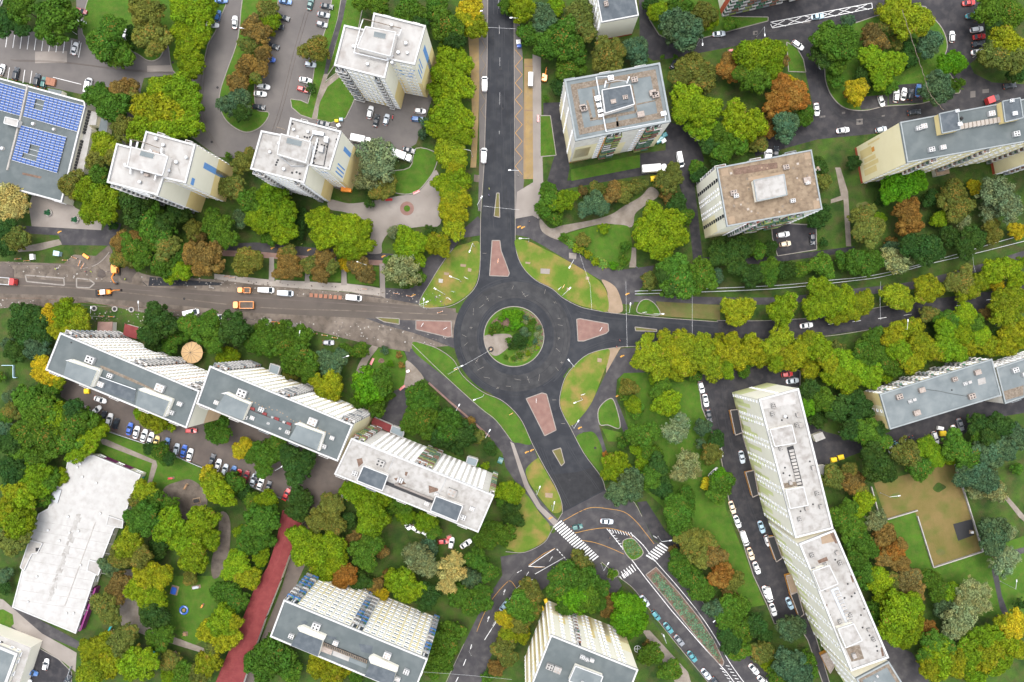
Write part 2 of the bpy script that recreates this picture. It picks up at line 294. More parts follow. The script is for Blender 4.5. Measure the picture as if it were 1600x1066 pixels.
#EXT ground
GA = [ # name, material, z, smooth, kerb, points
('car_park','asphalt_grey',.02,0,0,"-20,45 60,50 122,62 118,-20 522,-20 508,60 492,110 480,160 560,150 680,140 668,175 650,225 610,250 540,300 400,250 340,245 300,215 300,130 262,118 225,122 220,140 215,235 200,235 140,150 0,120 -20,115"),
('lawn','lawn',.12,1,1,"192,-20 345,-20 340,40 325,70 315,110 295,125 270,110 262,70 250,90 232,95 205,80 135,62 132,20 150,-20"),
('lawn','lawn',.12,1,1,"385,-20 432,-20 430,30 418,60 408,95 400,120 398,150 402,172 420,176 415,190 400,203 380,206 355,190 343,165 345,140 355,110 372,60"),
('lawn','lawn',.11,0,1,"507,50 512,37 522,-20 536,-20 528,30 514,80 508,115 500,145 488,186 470,180 456,168 454,155 470,157 481,162 487,140 492,100"),
('lawn','lawn',.11,0,1,"545,-20 575,-20 565,20 560,45 540,40 530,90 522,103 512,118 508,128 528,112 535,118 556,150 550,165 540,185 517,192 495,187 500,150 507,125 520,85 535,30"),
('path','asphalt',.14,0,0,"537,-20 545,-20 536,30 521,82 511,118 506,118 513,80 528,30"),
('path','gravel_path',.14,0,0,"506,116 512,116 508,130 528,113 534,118 512,136 500,160 494,187 487,186 496,150"),
('lawn','lawn',.10,1,1,"650,232 682,240 680,262 668,282 650,300 625,303 590,290 600,270 640,262"),
('parking_strip','asphalt_grey',.02,0,0,"748,-20 764,-20 762,100 759,200 757,260 752,330 747,330 749,250 748,130"),
('pavement','tan_paving',.06,0,0,"731,50 748,50 749,130 747,200 744,262 735,262 738,200 736,120"),
('pavement','asphalt_grey',.03,0,0,"802,-20 812,40 817,90 820,270 817,300 810,340 803,340 804,200"),
('pavement','tan_paving',.07,0,0,"819,92 832,92 833,280 818,280"),
('pavement','paving',.05,0,0,"832,85 845,90 846,200 849,290 843,342 805,344 808,300 833,285"),
('yard_road','asphalt_dark',.03,0,0,"849,161 875,160 882,200 890,262 885,290 850,300 866,245 860,181 849,181"),
('lawn','lawn',.12,0,1,"844,181 860,181 869,243 844,245"),
('service_road','asphalt_dark',.04,0,0,"845,292 885,283 1000,262 1000,240 1040,235 1040,190 1085,200 1100,250 1085,290 1090,330 1098,405 1083,405 1075,330 1060,285 1020,272 980,278 885,295 850,302"),
('lawn','lawn',.11,0,0,"892,265 970,248 1000,242 1000,262 893,283"),
('path','asphalt_dark',.05,0,0,"1083,400 1100,402 1200,402 1335,385 1336,393 1200,412 1110,414 1083,412"),
('yard','asphalt_dark',.05,0,1,"1205,348 1275,352 1276,390 1215,400 1207,372"),
('road','asphalt_dark',.02,0,0,"998,-20 1540,-20 1540,80 1515,100 1522,115 1550,129 1620,133 1620,165 1407,205 1277,218 1180,245 1180,212 1240,200 1271,190 1270,165 1260,120 1254,92 1232,62 1200,62 1057,90 1020,95 1000,80"),
('lawn','lawn',.12,0,1,"1010,-20 1120,-20 1128,26 1200,27 1200,33 1105,58 1060,68 1030,55 1014,30"),
('lawn','lawn',.12,1,1,"1272,55 1285,48 1330,38 1380,22 1440,10 1450,20 1472,45 1480,72 1475,100 1500,142 1480,147 1440,162 1385,166 1350,173 1320,169 1300,151 1290,127 1287,100 1275,80"),
('parking_bay','asphalt_dark',.14,0,0,"1388,134 1440,130 1442,161 1388,164"),
('parking_bay','asphalt',.14,0,0,"1340,152 1387,148 1387,167 1345,172"),
('lawn','lawn',.12,0,1,"1229,66 1245,75 1255,93 1259,113 1232,112"),
('dirt_path','gravel_path',.03,0,0,"1305,262 1313,262 1325,300 1330,385 1322,385 1318,312 1298,318 1298,312 1314,306"),
('path','asphalt',.05,1,0,"992,462 1200,465 1325,452 1425,440 1535,412 1620,386 1620,396 1535,423 1425,452 1325,463 1200,476 992,472"),
('road','asphalt_dark',.03,0,0,"1120,500 1200,501 1300,494 1375,480 1440,470 1550,455 1620,438 1620,480 1550,488 1440,503 1360,515 1275,526 1120,532"),
('path','asphalt',.05,0,0,"805,342 832,337 846,345 872,375 925,410 960,423 1007,417 1022,415 1015,435 1000,452 992,462 990,476 970,475 960,447 937,437 900,415 850,385 825,371 805,367"),
('sand','sand',.07,1,0,"940,437 960,447 970,467 972,487 950,487 949,457"),
('lawn','lawn_light',.11,1,0,"805,375 825,377 850,389 895,412 937,440 949,462 949,487 925,482 905,477 880,465 862,450 837,437 817,417 807,392"),
('path','gravel_path',.06,1,0,"844,342 847,362 872,375 880,366 925,353 955,350 987,355 992,335 1007,322 1030,305 1017,292 1000,308 975,322 955,335 925,344 880,352 860,357"),
('lawn','lawn',.10,1,0,"875,370 930,353 975,352 985,362 987,387 982,414 960,420 935,410 900,392 877,377"),
('path','gravel_path',.06,0,0,"986,387 994,387 994,418 983,418"),
('lawn','lawn',.12,1,1,"1000,472 1012,468 1025,477 1031,492 1010,491 995,487"),
('lawn','lawn_dry',.09,0,0,"1025,471 1125,477 1125,500 1032,494"),
('lawn','lawn_light',.11,1,0,"710,388 728,381 749,379 749,417 742,447 722,467 695,478 655,478 675,437 692,412"),
('lawn','lawn',.11,1,0,"644,537 652,535 682,545 707,563 722,588 752,613 780,625 799,640 815,660 830,693 810,692 799,688 775,658 750,638 700,593 650,553"),
('path','asphalt',.05,0,0,"632,548 644,540 650,552 700,592 750,637 775,657 800,688 832,695 840,716 822,733 824,753 843,780 860,800 876,815 862,828 845,802 822,775 800,745 790,730 785,708 765,683 725,653 665,593 637,563"),
('pavement','paving',.07,0,0,"797,690 803,693 818,735 826,757 845,790 872,815 866,822 840,795 820,762 812,738"),
('lawn','lawn_light',.11,1,0,"822,733 840,716 845,723 865,758 875,778 877,798 862,800 840,773 826,752"),
('lawn','lawn_light',.10,1,0,"800,770 820,770 842,800 860,824 850,846 817,863 800,860 788,850 790,800"),
('lawn','lawn_light',.11,1,0,"875,628 882,595 895,575 912,558 950,545 950,565 942,585 925,628 905,655 892,665 882,650"),
('sand','sand',.08,0,0,"950,545 970,543 960,560 947,583 948,565"),
('path','asphalt',.05,0,0,"970,545 1005,542 1009,583 975,583 964,593 962,620 975,653 982,672 974,675 960,640 955,624 947,625 935,640 936,665 948,706 940,708 930,678 912,675 900,683 890,668 905,655 925,628 947,583 960,560"),
('lawn','lawn',.11,1,1,"950,624 960,628 969,668 950,664 937,663 935,640"),
('lawn','lawn',.10,0,0,"940,669 971,676 974,690 950,690"),
('lawn','lawn',.11,1,0,"900,684 917,675 930,678 941,703 944,740 936,735 915,710"),
('lawn','lawn',.05,0,0,"966,593 975,583 1009,582 1090,598 1100,653 1122,708 1135,798 1195,945 1170,950 1100,850 1000,760 985,680"),
('lot_road','asphalt_dark',.06,0,1,"1090,588 1140,570 1200,560 1250,580 1250,605 1150,612 1160,680 1195,800 1240,900 1270,980 1300,1080 1290,1080 1262,1000 1240,965 1210,975 1199,946 1177,899 1157,836 1142,799 1135,760 1127,718 1112,673 1097,638"),
('yard','asphalt_dark',.06,0,0,"1255,655 1290,675 1350,690 1390,675 1400,660 1530,622 1620,595 1620,642 1540,655 1500,682 1400,702 1350,705 1330,712 1295,727 1275,733"),
('court','court',.05,0,0,"1365,755 1490,722 1534,861 1457,885 1430,800 1385,812"),
('lawn','lawn',.04,0,0,"1385,812 1430,800 1457,885 1534,861 1620,830 1620,960 1560,970 1480,950 1430,900"),
('path','gravel_path',.07,0,0,"1566,775 1574,775 1600,805 1620,820 1620,832 1592,808"),
('path','asphalt',.07,0,0,"1549,890 1558,888 1565,930 1576,960 1590,975 1575,980 1562,950"),
('path','asphalt',.07,0,0,"1572,862 1620,850 1620,858 1575,872"),
('yard','asphalt',.06,0,0,"1372,980 1400,1010 1425,1020 1460,1080 1400,1080 1385,1030"),
('lot_road','asphalt_brown',.03,0,0,"90,590 140,600 290,650 350,640 540,715 548,765 500,800 482,830 478,880 425,1000 405,1080 375,1080 440,920 465,830 470,795 440,777 375,752 300,722 250,700 172,675 130,640 95,620"),
('lawn','lawn',.04,0,0,"157,680 172,678 250,703 300,725 330,740 315,760 240,770 200,735 150,700"),
('path','gravel_path',.07,0,0,"156,686 165,686 244,720 246,728 234,765 228,765 238,724 160,694"),
('path','dirt',.06,1,0,"255,765 280,752 300,750 322,770 320,800 290,812 262,800"),
('path','dirt',.06,1,0,"345,800 360,815 355,880 335,905 330,880 340,840"),
('lawn','lawn',.03,0,0,"262,900 350,900 355,950 320,1000 300,1010 262,980 255,930"),
('yard','gravel_path',.06,0,0,"195,890 220,890 216,960 228,975 236,982 322,1014 322,1022 230,994 210,985 190,981 185,939"),
('lot_road','asphalt',.03,0,0,"18,945 62,968 130,1006 126,1016 62,990 48,1003 18,985"),
('path','paving',.04,0,0,"-20,930 5,937 60,985 66,990 120,1020 118,1050 100,1035 58,1008 -20,950"),
('yard','asphalt_dark',.05,0,1,"45,1008 60,1012 92,1030 112,1050 112,1085 20,1085"),
('lawn','lawn',.04,0,0,"-20,955 5,952 20,960 22,975 5,990 -20,980"),
('dug_up_road','dirt',.03,0,0,"-20,408 100,412 115,398 150,400 170,383 176,392 172,415 240,432 340,437 400,445 545,457 600,463 660,478 712,482 712,540 640,545 600,535 560,512 470,505 400,508 220,488 140,472 0,482 -20,482"),
('road','dirt_road',.04,0,0,"-20,430 100,440 180,441 240,449 545,469 700,483 716,490 712,500 560,497 400,489 200,470 100,462 -20,458"),
('road_patch','asphalt_new',.05,0,0,"234,433 347,442 345,446 232,447"),
('road','asphalt',.06,0,0,"570,497 625,500 650,501 652,516 700,527 712,528 712,545 645,520 600,508"),
('path','asphalt',.05,0,0,"20,352 160,360 172,344 190,350 182,375 172,384 97,383 92,368 25,364"),
('pavement','paving',.04,0,0,"45,322 55,290 100,305 118,325 160,345 158,361 50,356"),
('path','gravel_path',.06,0,0,"25,388 92,374 98,382 60,392 28,394"),
('path','asphalt',.05,0,0,"180,378 345,381 400,379 500,388 615,397 660,410 660,420 615,408 500,402 400,393 345,391 180,388"),
('pavement','brick_path',.04,0,0,"345,391 400,393 500,402 615,408 615,416 500,410 400,402 345,400"),
('pavement','paving_light',.05,0,0,"335,428 420,437 540,443 575,447 602,452 602,466 545,456 400,446 335,436"),
('path','paving',.06,0,0,"421,402 428,402 429,440 420,440"),('path','paving',.06,0,0,"478,408 484,408 484,442 476,442"),
('path','paving',.06,0,0,"534,410 541,410 542,446 533,446"),('path','paving',.06,0,0,"593,412 601,412 602,466 594,462"),
('lawn','lawn',.10,0,0,"428,412 478,410 475,436 430,437"),('lawn','lawn',.10,0,0,"485,412 533,412 533,440 490,440"),('lawn','lawn',.10,0,0,"543,415 592,417 592,447 545,443"),
('path','asphalt',.07,0,0,"660,408 690,390 710,370 747,338 752,345 750,368 722,372 710,387 675,437 655,476 602,466 602,450 640,452 660,427"),
('square','paving',.05,1,0,"515,312 545,318 575,315 625,306 650,302 668,284 682,266 690,300 688,350 660,354 612,362 597,380 595,396 568,393 580,367 570,345 540,332 515,327"),
('pavement','dirt',.07,0,0,"470,498 560,506 645,530 640,550 590,542 480,514"),
('path','gravel_path',.06,1,0,"583,538 592,541 575,565 566,590 556,595 560,570"),
('lawn','lawn',.05,1,0,"592,545 620,545 634,556 634,596 620,608 590,585 580,565"),
('path','gravel_path',.07,1,0,"636,563 662,590 650,600 632,606 634,585"),
('yard','asphalt',.05,0,0,"612,612 634,604 640,640 620,670 590,652 605,636"),
('road','asphalt_new',.05,0,0,"763,-20 802,-20 803,100 805,200 805,300 804,345 806,385 812,405 822,422 840,440 800,450 735,452 747,430 749,400 752,340 757,260 759,200 762,100"),
('road','asphalt_new',.055,0,0,"880,463 905,479 925,484 955,489 1025,496 1122,503 1122,534 1110,536 1005,541 962,543 920,553 892,575 870,570 870,480"),
('road','asphalt_new',.06,0,0,"740,595 780,625 799,638 815,658 832,693 850,730 867,758 877,783 879,801 946,766 939,745 912,708 890,668 880,645 875,620 882,592 860,560 760,560"),
('junction','asphalt',.04,0,0,"879,800 946,765 985,778 1003,806 1022,845 1052,862 1062,895 1090,930 1120,970 1160,1010 1200,1040 1225,1085 1120,1085 1085,1040 1040,985 1005,940 985,915 962,898 940,878 928,884 885,892 855,915 805,958 765,1030 745,1085 690,1085 725,1006 755,945 785,899 782,870 820,863 850,849 862,828"),
('pavement','asphalt_dark',.06,0,0,"995,785 1010,783 1040,830 1060,850 1065,875 1050,862 1022,843 1005,810"),
('path','gravel_path',.06,0,0,"1003,985 1015,985 1075,1050 1085,1085 1065,1085 1040,1040"),
('yard','asphalt',.05,0,0,"935,878 962,898 972,915 955,935 930,920 925,895"),
('lawn','lawn',.09,1,1,"950,895 962,890 967,897 958,904 950,903"),
]
for n_, m_, z_, s_, k_, p_ in GA: patch(n_, m_, p_, z_, bool(s_), bool(k_))
# roundabout
cx, cy = 805.5, 526
b = MB(); c0 = G(cx, cy); b.disc(c0, 97*S, -.05, .105, M['asphalt_new'], 72); tag(b.build('roundabout_road'), kind='structure')
k = MB()
for i in range(72):
    a0, a1 = 2*math.pi*i/72, 2*math.pi*(i+1)/72
    q = [(c0.x+r*math.cos(a), c0.y+r*math.sin(a)) for r, a in ((60*S, a0), (86*S, a0), (86*S, a1), (60*S, a1))]; k.prism(q, .0, .109, M['asphalt_ring'])
tag(k.build('worn_lane'), kind='structure')
c1 = G(803, 526); b = MB(); b.disc(c1, 47.5*S, 0, .22, M['kerb'], 64); tag(b.build('kerb'), kind='structure')
b = MB(); b.disc(c1, 46.2*S, 0, .28, M['lawn'], 64); tag(b.build('island_lawn'), kind='structure')
patch('flower_bed', 'bed_soil', "806,484 822,486 840,498 849,518 846,540 836,548 840,520 830,502 812,494", .30, True)
patch('flower_bed', 'bed_soil', "766,512 772,500 786,494 796,500 792,512 780,517", .30, True)
patch('gravel_bed', 'gravel_path', "757,525 778,522 797,523 801,534 790,547 776,556 766,552 758,538", .304, True)
patch('flower_bed', 'lawn_light', "812,548 830,552 822,564 800,568 795,560", .30, True)
for nm, p_ in (('splitter_island', "769,376 781,376 783,392 790,410 796,427 794,432 765,431"), ('splitter_island', "901,499 906,498 950,506 951,517 947,521 912,533 903,533"),
             ('splitter_island', "650,501 705,502 706,526 700,527 680,522 650,515"), ('splitter_island', "822,623 847,614 854,616 869,672 851,681")):
    patch(nm, 'brick_red', p_, .22, False, True)
for p_ in ("776,302 780,302 781,340 772,338", "992,511 1026,515 1026,518 993,517", "587,496 624,498 624,507 600,503", "863,704 876,700 882,723 877,728"):
    patch('grass_strip', 'lawn_dry', p_, .22, False, True)
patch('planted_median', 'lawn', "973,846 985,841 994,846 1005,864 989,875 976,862", .2, True, True)
patch('planted_median', 'bed_soil', "1009,898 1025,886 1060,925 1092,965 1115,1000 1131,1034 1129,1040 1122,1036 1098,1008 1075,979 1040,935", .2, False, True)
patch('rubber_mat', 'dark', "1489,819 1519,811 1522,836 1497,845", .12)
for p_ in ("40,430 100,435 101,446 42,440", "120,435 140,437 148,443 140,450 120,449"): kerb(p_, .16, 2, True, False)
for p_ in ("708,388 692,410 675,437 655,477 695,480 722,469 743,448 750,418 751,340 756,262 758,200 761,100 762,-10", "803,-10 804,200 805,345 806,388 816,416 837,438 862,451 880,466 905,479 925,484 955,489 1025,496 1122,503",
           "652,534 682,544 708,562 723,587 753,612 781,624 800,639 816,659 832,694 851,730 867,758 877,783 879,800", "1005,541 962,543 920,553 894,575 881,595 874,628 881,650 891,668 912,708 939,745 946,766",
           "879,801 863,827 850,848 820,863 790,862", "946,765 985,779 1003,807", "1062,895 1090,930 1120,970 1160,1010 1200,1040", "940,878 965,900 988,918 1006,940 1040,985 1085,1040 1110,1070",
           "725,1006 697,1066", "1120,534 1275,527 1360,515", "1120,501 1200,501 1300,494 1375,480 1440,471", "644,538 700,592 750,637 775,657 800,690"): kerb(p_)
patch('fresh_asphalt', 'seam_dark', '858,742 862,752 866,758 876,782 879,799 945,764 938,745 928,730 900,738', .085)
# painted markings
def zebra(a, b, n, ln, wd, ang=None, z=.075, m='white_paint'):
    A = G(*a); B = G(*b); k = MB(); d = (B-A).normalized(); nn = Vector((-d.y, d.x, 0))
    if ang is not None: nn = Vector((math.cos(R(ang)), math.sin(R(ang)), 0))
    for i in range(n):
        c = A.lerp(B, i/(n-1)); seg(k, c-nn*ln/2*S, c+nn*ln/2*S, wd*S, z, M[m])
    return tag(k.build('zebra_crossing'), kind='structure')
zebra((871, 819), (928, 874), 19, 17, 2.2, 38, .10)
zebra((1017, 872), (1038, 853), 7, 17, 2.2, -38+6, .10)
zebra((974, 898), (994, 884), 6, 12, 1.2, -55, .10); zebra((970, 903), (988, 891), 6, 7, 1.2, -55, .10)
def wl(p_, w_=.9, m='white_paint', **k): return line('road_marking', m, p_, w_, .098, **k)
wl("948,826 962,843 985,872 1010,905 1050,955 1100,1012 1135,1050 1150,1070"); wl("985,833 1005,852 1025,878 1060,918 1095,962 1120,1000 1140,1035 1165,1070", sm=True)
for i in range(9): wl([(952+i*4.2, 827+i*.6), (955+i*4.2, 832+i*.8)], .7)
for i in range(8): wl([(950+i*3.2, 829+i*4.2), (955+i*3.2, 829+i*4.0)], .7)
for i in range(12): wl([(1134+i*3.5, 1040+i*5), (1140+i*3.5, 1041+i*5)], .8)
for i in range(8): wl([(1125+i*3.5, 1044+i*5), (1130+i*3.5, 1046+i*5)], .8)
wl("867,857 826,885 851,886"); wl("870,858 887,877", 1.3, dash=(.7, .5)); wl("836,897 880,872"); wl("757,1000 775,972 792,942 800,930", 1); wl("737,1025 733,1018 738,1010", .1)
wl("735,1014 737,1007", 1); wl("724,1040 728,1030", 1); wl("712,1066 716,1058", 1); wl("808,895 815,891", .9); wl("812,915 806,920", .9)
def arrow(x, y, a, s=1.0):
    ca, sa = math.cos(R(a)), -math.sin(R(a)); k = MB()
    def q(u, v): return G(x+(u*ca-v*(-sa))*s, y+(u*sa+v*ca)*s)
    for pts in ([(-6, -.6), (2, -.6), (2, .6), (-6, .6)], [(1, -2.2), (6, 0), (1, 2.2)]):
        k.prism([q(*p) for p in pts], 0, .10, M['white_paint'])
    tag(k.build('arrow_marking'), kind='structure')
for a in ((861, 873, 60), (868, 886, 20), (824, 897, 60), (829, 907, 25), (802, 937, 30), (788, 925, 75), (763, 967, 75), (772, 974, 60)): arrow(*a, s=.8)
wl("826,883 850,865 867,857", .6, 'yellow_paint'); wl("826,883 838,887 852,886", .6, 'yellow_paint'); wl("745,987 755,962 770,935 790,912 798,908 806,918", .6, 'yellow_paint', sm=True)
wl("880,814 905,800 925,793 950,795 975,800 993,814 1008,832 1022,850", .6, 'yellow_paint', sm=True)
wl("898,833 920,828 945,825 965,828 982,835 992,847", .6, 'yellow_paint', sm=True); wl("907,844 930,848 955,857 975,866", .6, 'yellow_paint', sm=True)
# bus bay, parking bays, dashes
wl("1204,38 1207,44 1363,13 1362,5 1204,35", .9)
for i in range(6):
    x0 = 1206+i*26; y0 = 43-i*5.2; wl([(x0, y0), (x0+20, y0-11)], .8); wl([(x0, y0-7), (x0+22, y0-2)], .8)
for i in range(11): x = 12+i*11.2; wl([(x, 53+i*1.15), (x-3, 74+i*1.15)], .8)
wl("127,67 123,90", .8)
for x in (12, 36, 47): wl([(x+3, 104+x*.15), (x, 124+x*.15)], .8)
wl("83,121 127,132", .8)
for x, y in ((1258, 511), (1300, 506), (1378, 497), (1418, 492), (1500, 477), (1547, 468), (1338, 502)): wl([(x-6, y+1), (x+7, y-1)], .8)
line('zigzag_marking', 'yellow_paint', [(804+(12 if i % 2 else 1), 78+i*13) for i in range(16)], .55, .13)
line('zigzag_marking', 'faded_yellow', [(750+(9 if i % 2 else 1), 60+i*14) for i in range(10)], .35, .13)
for x in (780,): wl("779,0 780,40 781,90 781,150 780,210", .25, dash=(3, 9))
wl("821,102 832,102 832,172 821,172 821,247 832,247 832,104", .4, 'faded_yellow'); 
for p_ in ("820,100 820,270", "820,173 833,173", "820,104 833,104"): line('red_line', 'brick_red', p_, .6, .15)
# chalk and survey marks on the fresh asphalt
for i in range(26):
    a = i*2*math.pi/26+random.uniform(-.1, .1); r = 73+random.uniform(-8, 12); x = cx+r*math.cos(a); y = cy-r*math.sin(a); t = random.uniform(0, 3.14); L = random.uniform(2, 6)
    line('chalk_mark', 'kerb', [(x-L*math.cos(t), y-L*math.sin(t)), (x+L*math.cos(t), y+L*math.sin(t))], .35, .114)
    if i % 3 == 0: line('chalk_mark', 'kerb', [(x+2*math.sin(t), y-2*math.cos(t)), (x-2*math.sin(t), y+2*math.cos(t))], .35, .1155)
for x, y in ((757, 396), (1021, 483+12), (866, 625), (880, 662)): line('chalk_mark', 'kerb', [(x-3, y), (x+3, y)], .4, .114)
# small yellow bike symbols on the paths, manholes, patches
for x, y in ((810, 355), (816, 356), (425, 388), (482, 391), (598, 401), (92, 363), (645, 462), (822, 707), (830, 704), (971, 557), (964, 619), (905, 669), (979, 460), (859, 810)):
    b = MB(); q = G(x, y); b.box((q.x, q.y, .05), (.9, .5, .16), M['yellow_paint'], .6); b.box((q.x+.7, q.y+.3, .05), (.5, .35, .158), M['yellow_paint'], 0); tag(b.build('bike_marking'), kind='structure')
for x, y in ((340, 137), (331, 222), (270, 98), (288, 467), (540, 465), (830, 428), (870, 500), (893, 545), (800, 610), (890, 750), (930, 700), (770, 60), (782, 108), (785, 170), (1181, 52), (1486, 32), (1486, 60), (1343, 190), (1302, 178), (1309, 193), (1370, 183)):
    b = MB(); q = G(x, y); b.disc(q, .42, 0, .125, M['dark'], 12); tag(b.build('manhole_cover'), kind='structure')
random.seed(3)
for x, y, w_, h_ in ((1343, 191, 10, 9), (1260, 35, 12, 4), (1318, 177, 5, 3), (1520, 148, 8, 10), (1540, 143, 10, 6), (1285, 183, 9, 3), (1252, 163, 8, 4), (1380, 182, 5, 3), (1180, 52, 7, 6), (80, 90, 50, 18), (250, 108, 40, 10)):
    q = [(x-w_/2, y-h_/2), (x+w_/2, y-h_/2-1), (x+w_/2, y+h_/2-1), (x-w_/2, y+h_/2)]; patch('road_patch', 'asphalt_grey' if x > 300 else 'paving', q, .061)
for p_ in ("740,410 770,410 768,414 740,414", "745,560 748,548 762,590 757,592"): patch('worn_patch', 'dirt', p_, .12, True) if False else None
# flat utility slabs and worn spots on the lawns
for x, y, w_, d_, m_ in ((852, 424, 15, 9, 'paving'), (895, 400, 12, 10, 'paving'), (825, 411, 8, 4, 'sand'), (724, 415, 9, 5, 'sand'), (734, 422, 6, 6, 'sand'), (689, 439, 7, 7, 'concrete'), (698, 428, 8, 5, 'sand'), (858, 774, 12, 8, 'sand'), (937, 563, 7, 7, 'sand'), (918, 435, 6, 6, 'sand'), (888, 452, 5, 5, 'sand'), (745, 279, 9, 12, 'dirt')):
    patch('slab', m_, [(x-w_/2, y-d_/2), (x+w_/2, y-d_/2+1), (x+w_/2-1, y+d_/2), (x-w_/2, y+d_/2-1)], .15)
q = G(636, 326)
b = MB(); b.disc(q, 2.4, 0, .12, M['brick_red'], 20); b.disc(q, 1.1, 0, .16, M['lawn'], 14); tag(b.build('flower_circle'), kind='structure')
# rubble on the dug-up road: too much to count
b = MB()
for i in range(900):
    t = random.random(); x = random.uniform(0, 700); lo = 412+.075*x; hi = 480+.07*x
    y = random.choice((random.uniform(lo-4, lo+16), random.uniform(hi-14, hi+12)))
    q = G(x, y); s = random.uniform(.12, .45); b.box((q.x, q.y, .08), (s, s*random.uniform(.5, 1.5), random.uniform(.08, .3)), random.choice((M['dirt'], M['concrete'], M['asphalt_brown'])), random.uniform(0, 3))
tag(b.build('rubble'), 'loose rubble and stones along the edges of the dug-up road', 'rubble', kind='stuff')
# lane seams, tyre tracks and streaks on the asphalt
random.seed(31)
for x in (766, 771, 777, 784, 788, 794, 799):
    y = -10
    while y < 330:
        L_ = random.uniform(20, 90); line('tyre_track', random.choice(('seam_light', 'seam_dark')), [(x+random.uniform(-.8, .8)+(0 if y < 100 else (y-100)*-.01), y), (x+random.uniform(-.8, .8), y+L_)], random.uniform(.3, .8), .094+.001*(x % 5)); y += L_+random.uniform(5, 60)
for r in (54, 58, 64, 70, 76, 82, 88, 92):
    t = random.uniform(0, 1)
    while t < 6.3:
        L_ = random.uniform(.3, 1.2); pts = [(cx+r*math.cos(t+L_*k/8), cy-r*math.sin(t+L_*k/8)) for k in range(9)]; line('tyre_track', random.choice(('seam_light', 'seam_dark')), pts, random.uniform(.3, .9), .1125+.0006*(r % 5)); t += L_+random.uniform(.2, .9)
for path in ("905,488 950,497 1030,503 1118,512", "912,548 960,532 1040,528 1118,524", "848,700 862,735 880,770 890,790", "885,690 905,725 925,750 935,765", "835,690 850,722 868,760 884,792", "1000,850 1040,895 1100,965 1160,1040", "950,880 990,930 1050,1005 1100,1060", "900,800 940,798 975,812 1000,840", "780,950 760,1000 740,1050", "820,880 790,920 765,965", "1130,512 1250,509 1370,492 1450,478 1550,460", "1130,522 1250,518 1360,504 1440,490",
             "1110,610 1125,680 1150,780 1185,880 1225,950", "1130,600 1140,680 1165,770 1200,860", "1290,130 1300,170 1340,190 1400,180", "1060,82 1150,62 1240,46 1400,12", "1275,70 1280,130 1285,190", "330,10 320,100 316,180 340,230", "480,20 460,90 440,170 420,230", "20,95 100,98 200,110 290,115"):
    P_ = smooth(pp(path), False, 5); dk = int(path.split(',')[0]) > 500
    for o_ in (-3, 1.5):
        line('tyre_track', ('seam_light' if dk else 'asphalt_brown'), [(x+o_, y+o_*.4) for x, y in P_], .5, .104+.001*(o_ > 0))
for path in ("-5,446 100,449 240,462 400,480 560,486 700,492", "-5,440 100,444 240,455 545,475 700,487", "-5,470 80,474 200,482 400,503", "20,425 90,424 170,420", "120,470 260,480 380,496 520,506"):
    P_ = smooth(pp(path), False, 5); line('tyre_track', random.choice(('dirt', 'asphalt_brown')), P_, random.uniform(.6, 1.6), .09)
random.seed(8)
for i in range(34):    # bare patches trodden or dried into the lawns and groves
    x, y = random.choice(((random.uniform(560, 640), random.uniform(830, 900)), (random.uniform(1060, 1180), random.uniform(600, 760)), (random.uniform(240, 350), random.uniform(740, 1000)), (random.uniform(1290, 1400), random.uniform(230, 380)), (random.uniform(780, 860), random.uniform(760, 850)), (random.uniform(1380, 1600), random.uniform(750, 960)), (random.uniform(420, 600), random.uniform(405, 440)), (random.uniform(1150, 1260), random.uniform(90, 200)), (random.uniform(480, 640), random.uniform(560, 620))))
    r = random.uniform(4, 11); pts = [(x+r*random.uniform(.5, 1.3)*math.cos(t*.9), y+r*random.uniform(.4, .9)*math.sin(t*.9)) for t in range(7)]
    patch('worn_patch', random.choice(('bed_soil', 'lawn_dry', 'grass', 'lawn')), pts, .052, True)
#EXT buildings
def Z(ox, oy, s): return lambda *q: [(ox+x/s, oy+y/s) for x, y in q]
WIN = {}
def win_mesh(wd, ht, kind='w'):
    key = (round(wd, 1), round(ht, 1), kind)
    if key in WIN: return WIN[key]
    b = MB()     # local x along wall, y outward, z up, origin at the window's bottom centre
    gl = M['glass'] if kind == 'D' else M['glass_wall'] if kind != 'l' else M['glass_light']; fr = M['frame_white'] if kind != 'D' else M['dark']
    b.box((0, .02, ht/2), (wd, .04, ht), gl)
    for x in (-wd/2, 0, wd/2): b.box((x, .05, ht/2), (.09, .08, ht), fr)
    for z in (0, ht): b.box((0, .055, z), (wd+.1, .10, .09), fr)
    b.box((0, .12, -.08), (wd+.3, .26, .06), fr)
    WIN[key] = b.mesh('window'); return WIN[key]
BAL = {}
def bal_mesh(bw, sh, col):
    key = (round(bw, 1), round(sh, 1), col)
    if key in BAL: return BAL[key]
    b = MB(); d = 1.0
    b.box((0, d/2, .08), (bw, d, .16), M['concrete'])
    b.box((0, d-.05, .62), (bw, .10, .95), M[col])
    for s in (-1, 1): b.box((s*(bw/2-.05), d/2-.03, .6), (.08, d-.12, .9), M[col])
    b.box((0, .03, sh/2+.1), (bw*.92, .05, sh-.5), M['glass'])
    b.box((-bw*.2, .08, sh/2), (.5, .06, sh-.6), M['frame_white'])
    b.box((bw*.25, d*.45, .5), (bw*.3, .4, .6), M[random.choice(('balc_white', 'balc_brown', 'balc_grey', 'balc_green'))])
    BAL[key] = b.mesh('balcony'); return BAL[key]
def cap_split(items, cap=100): return items[:cap], items[cap:]
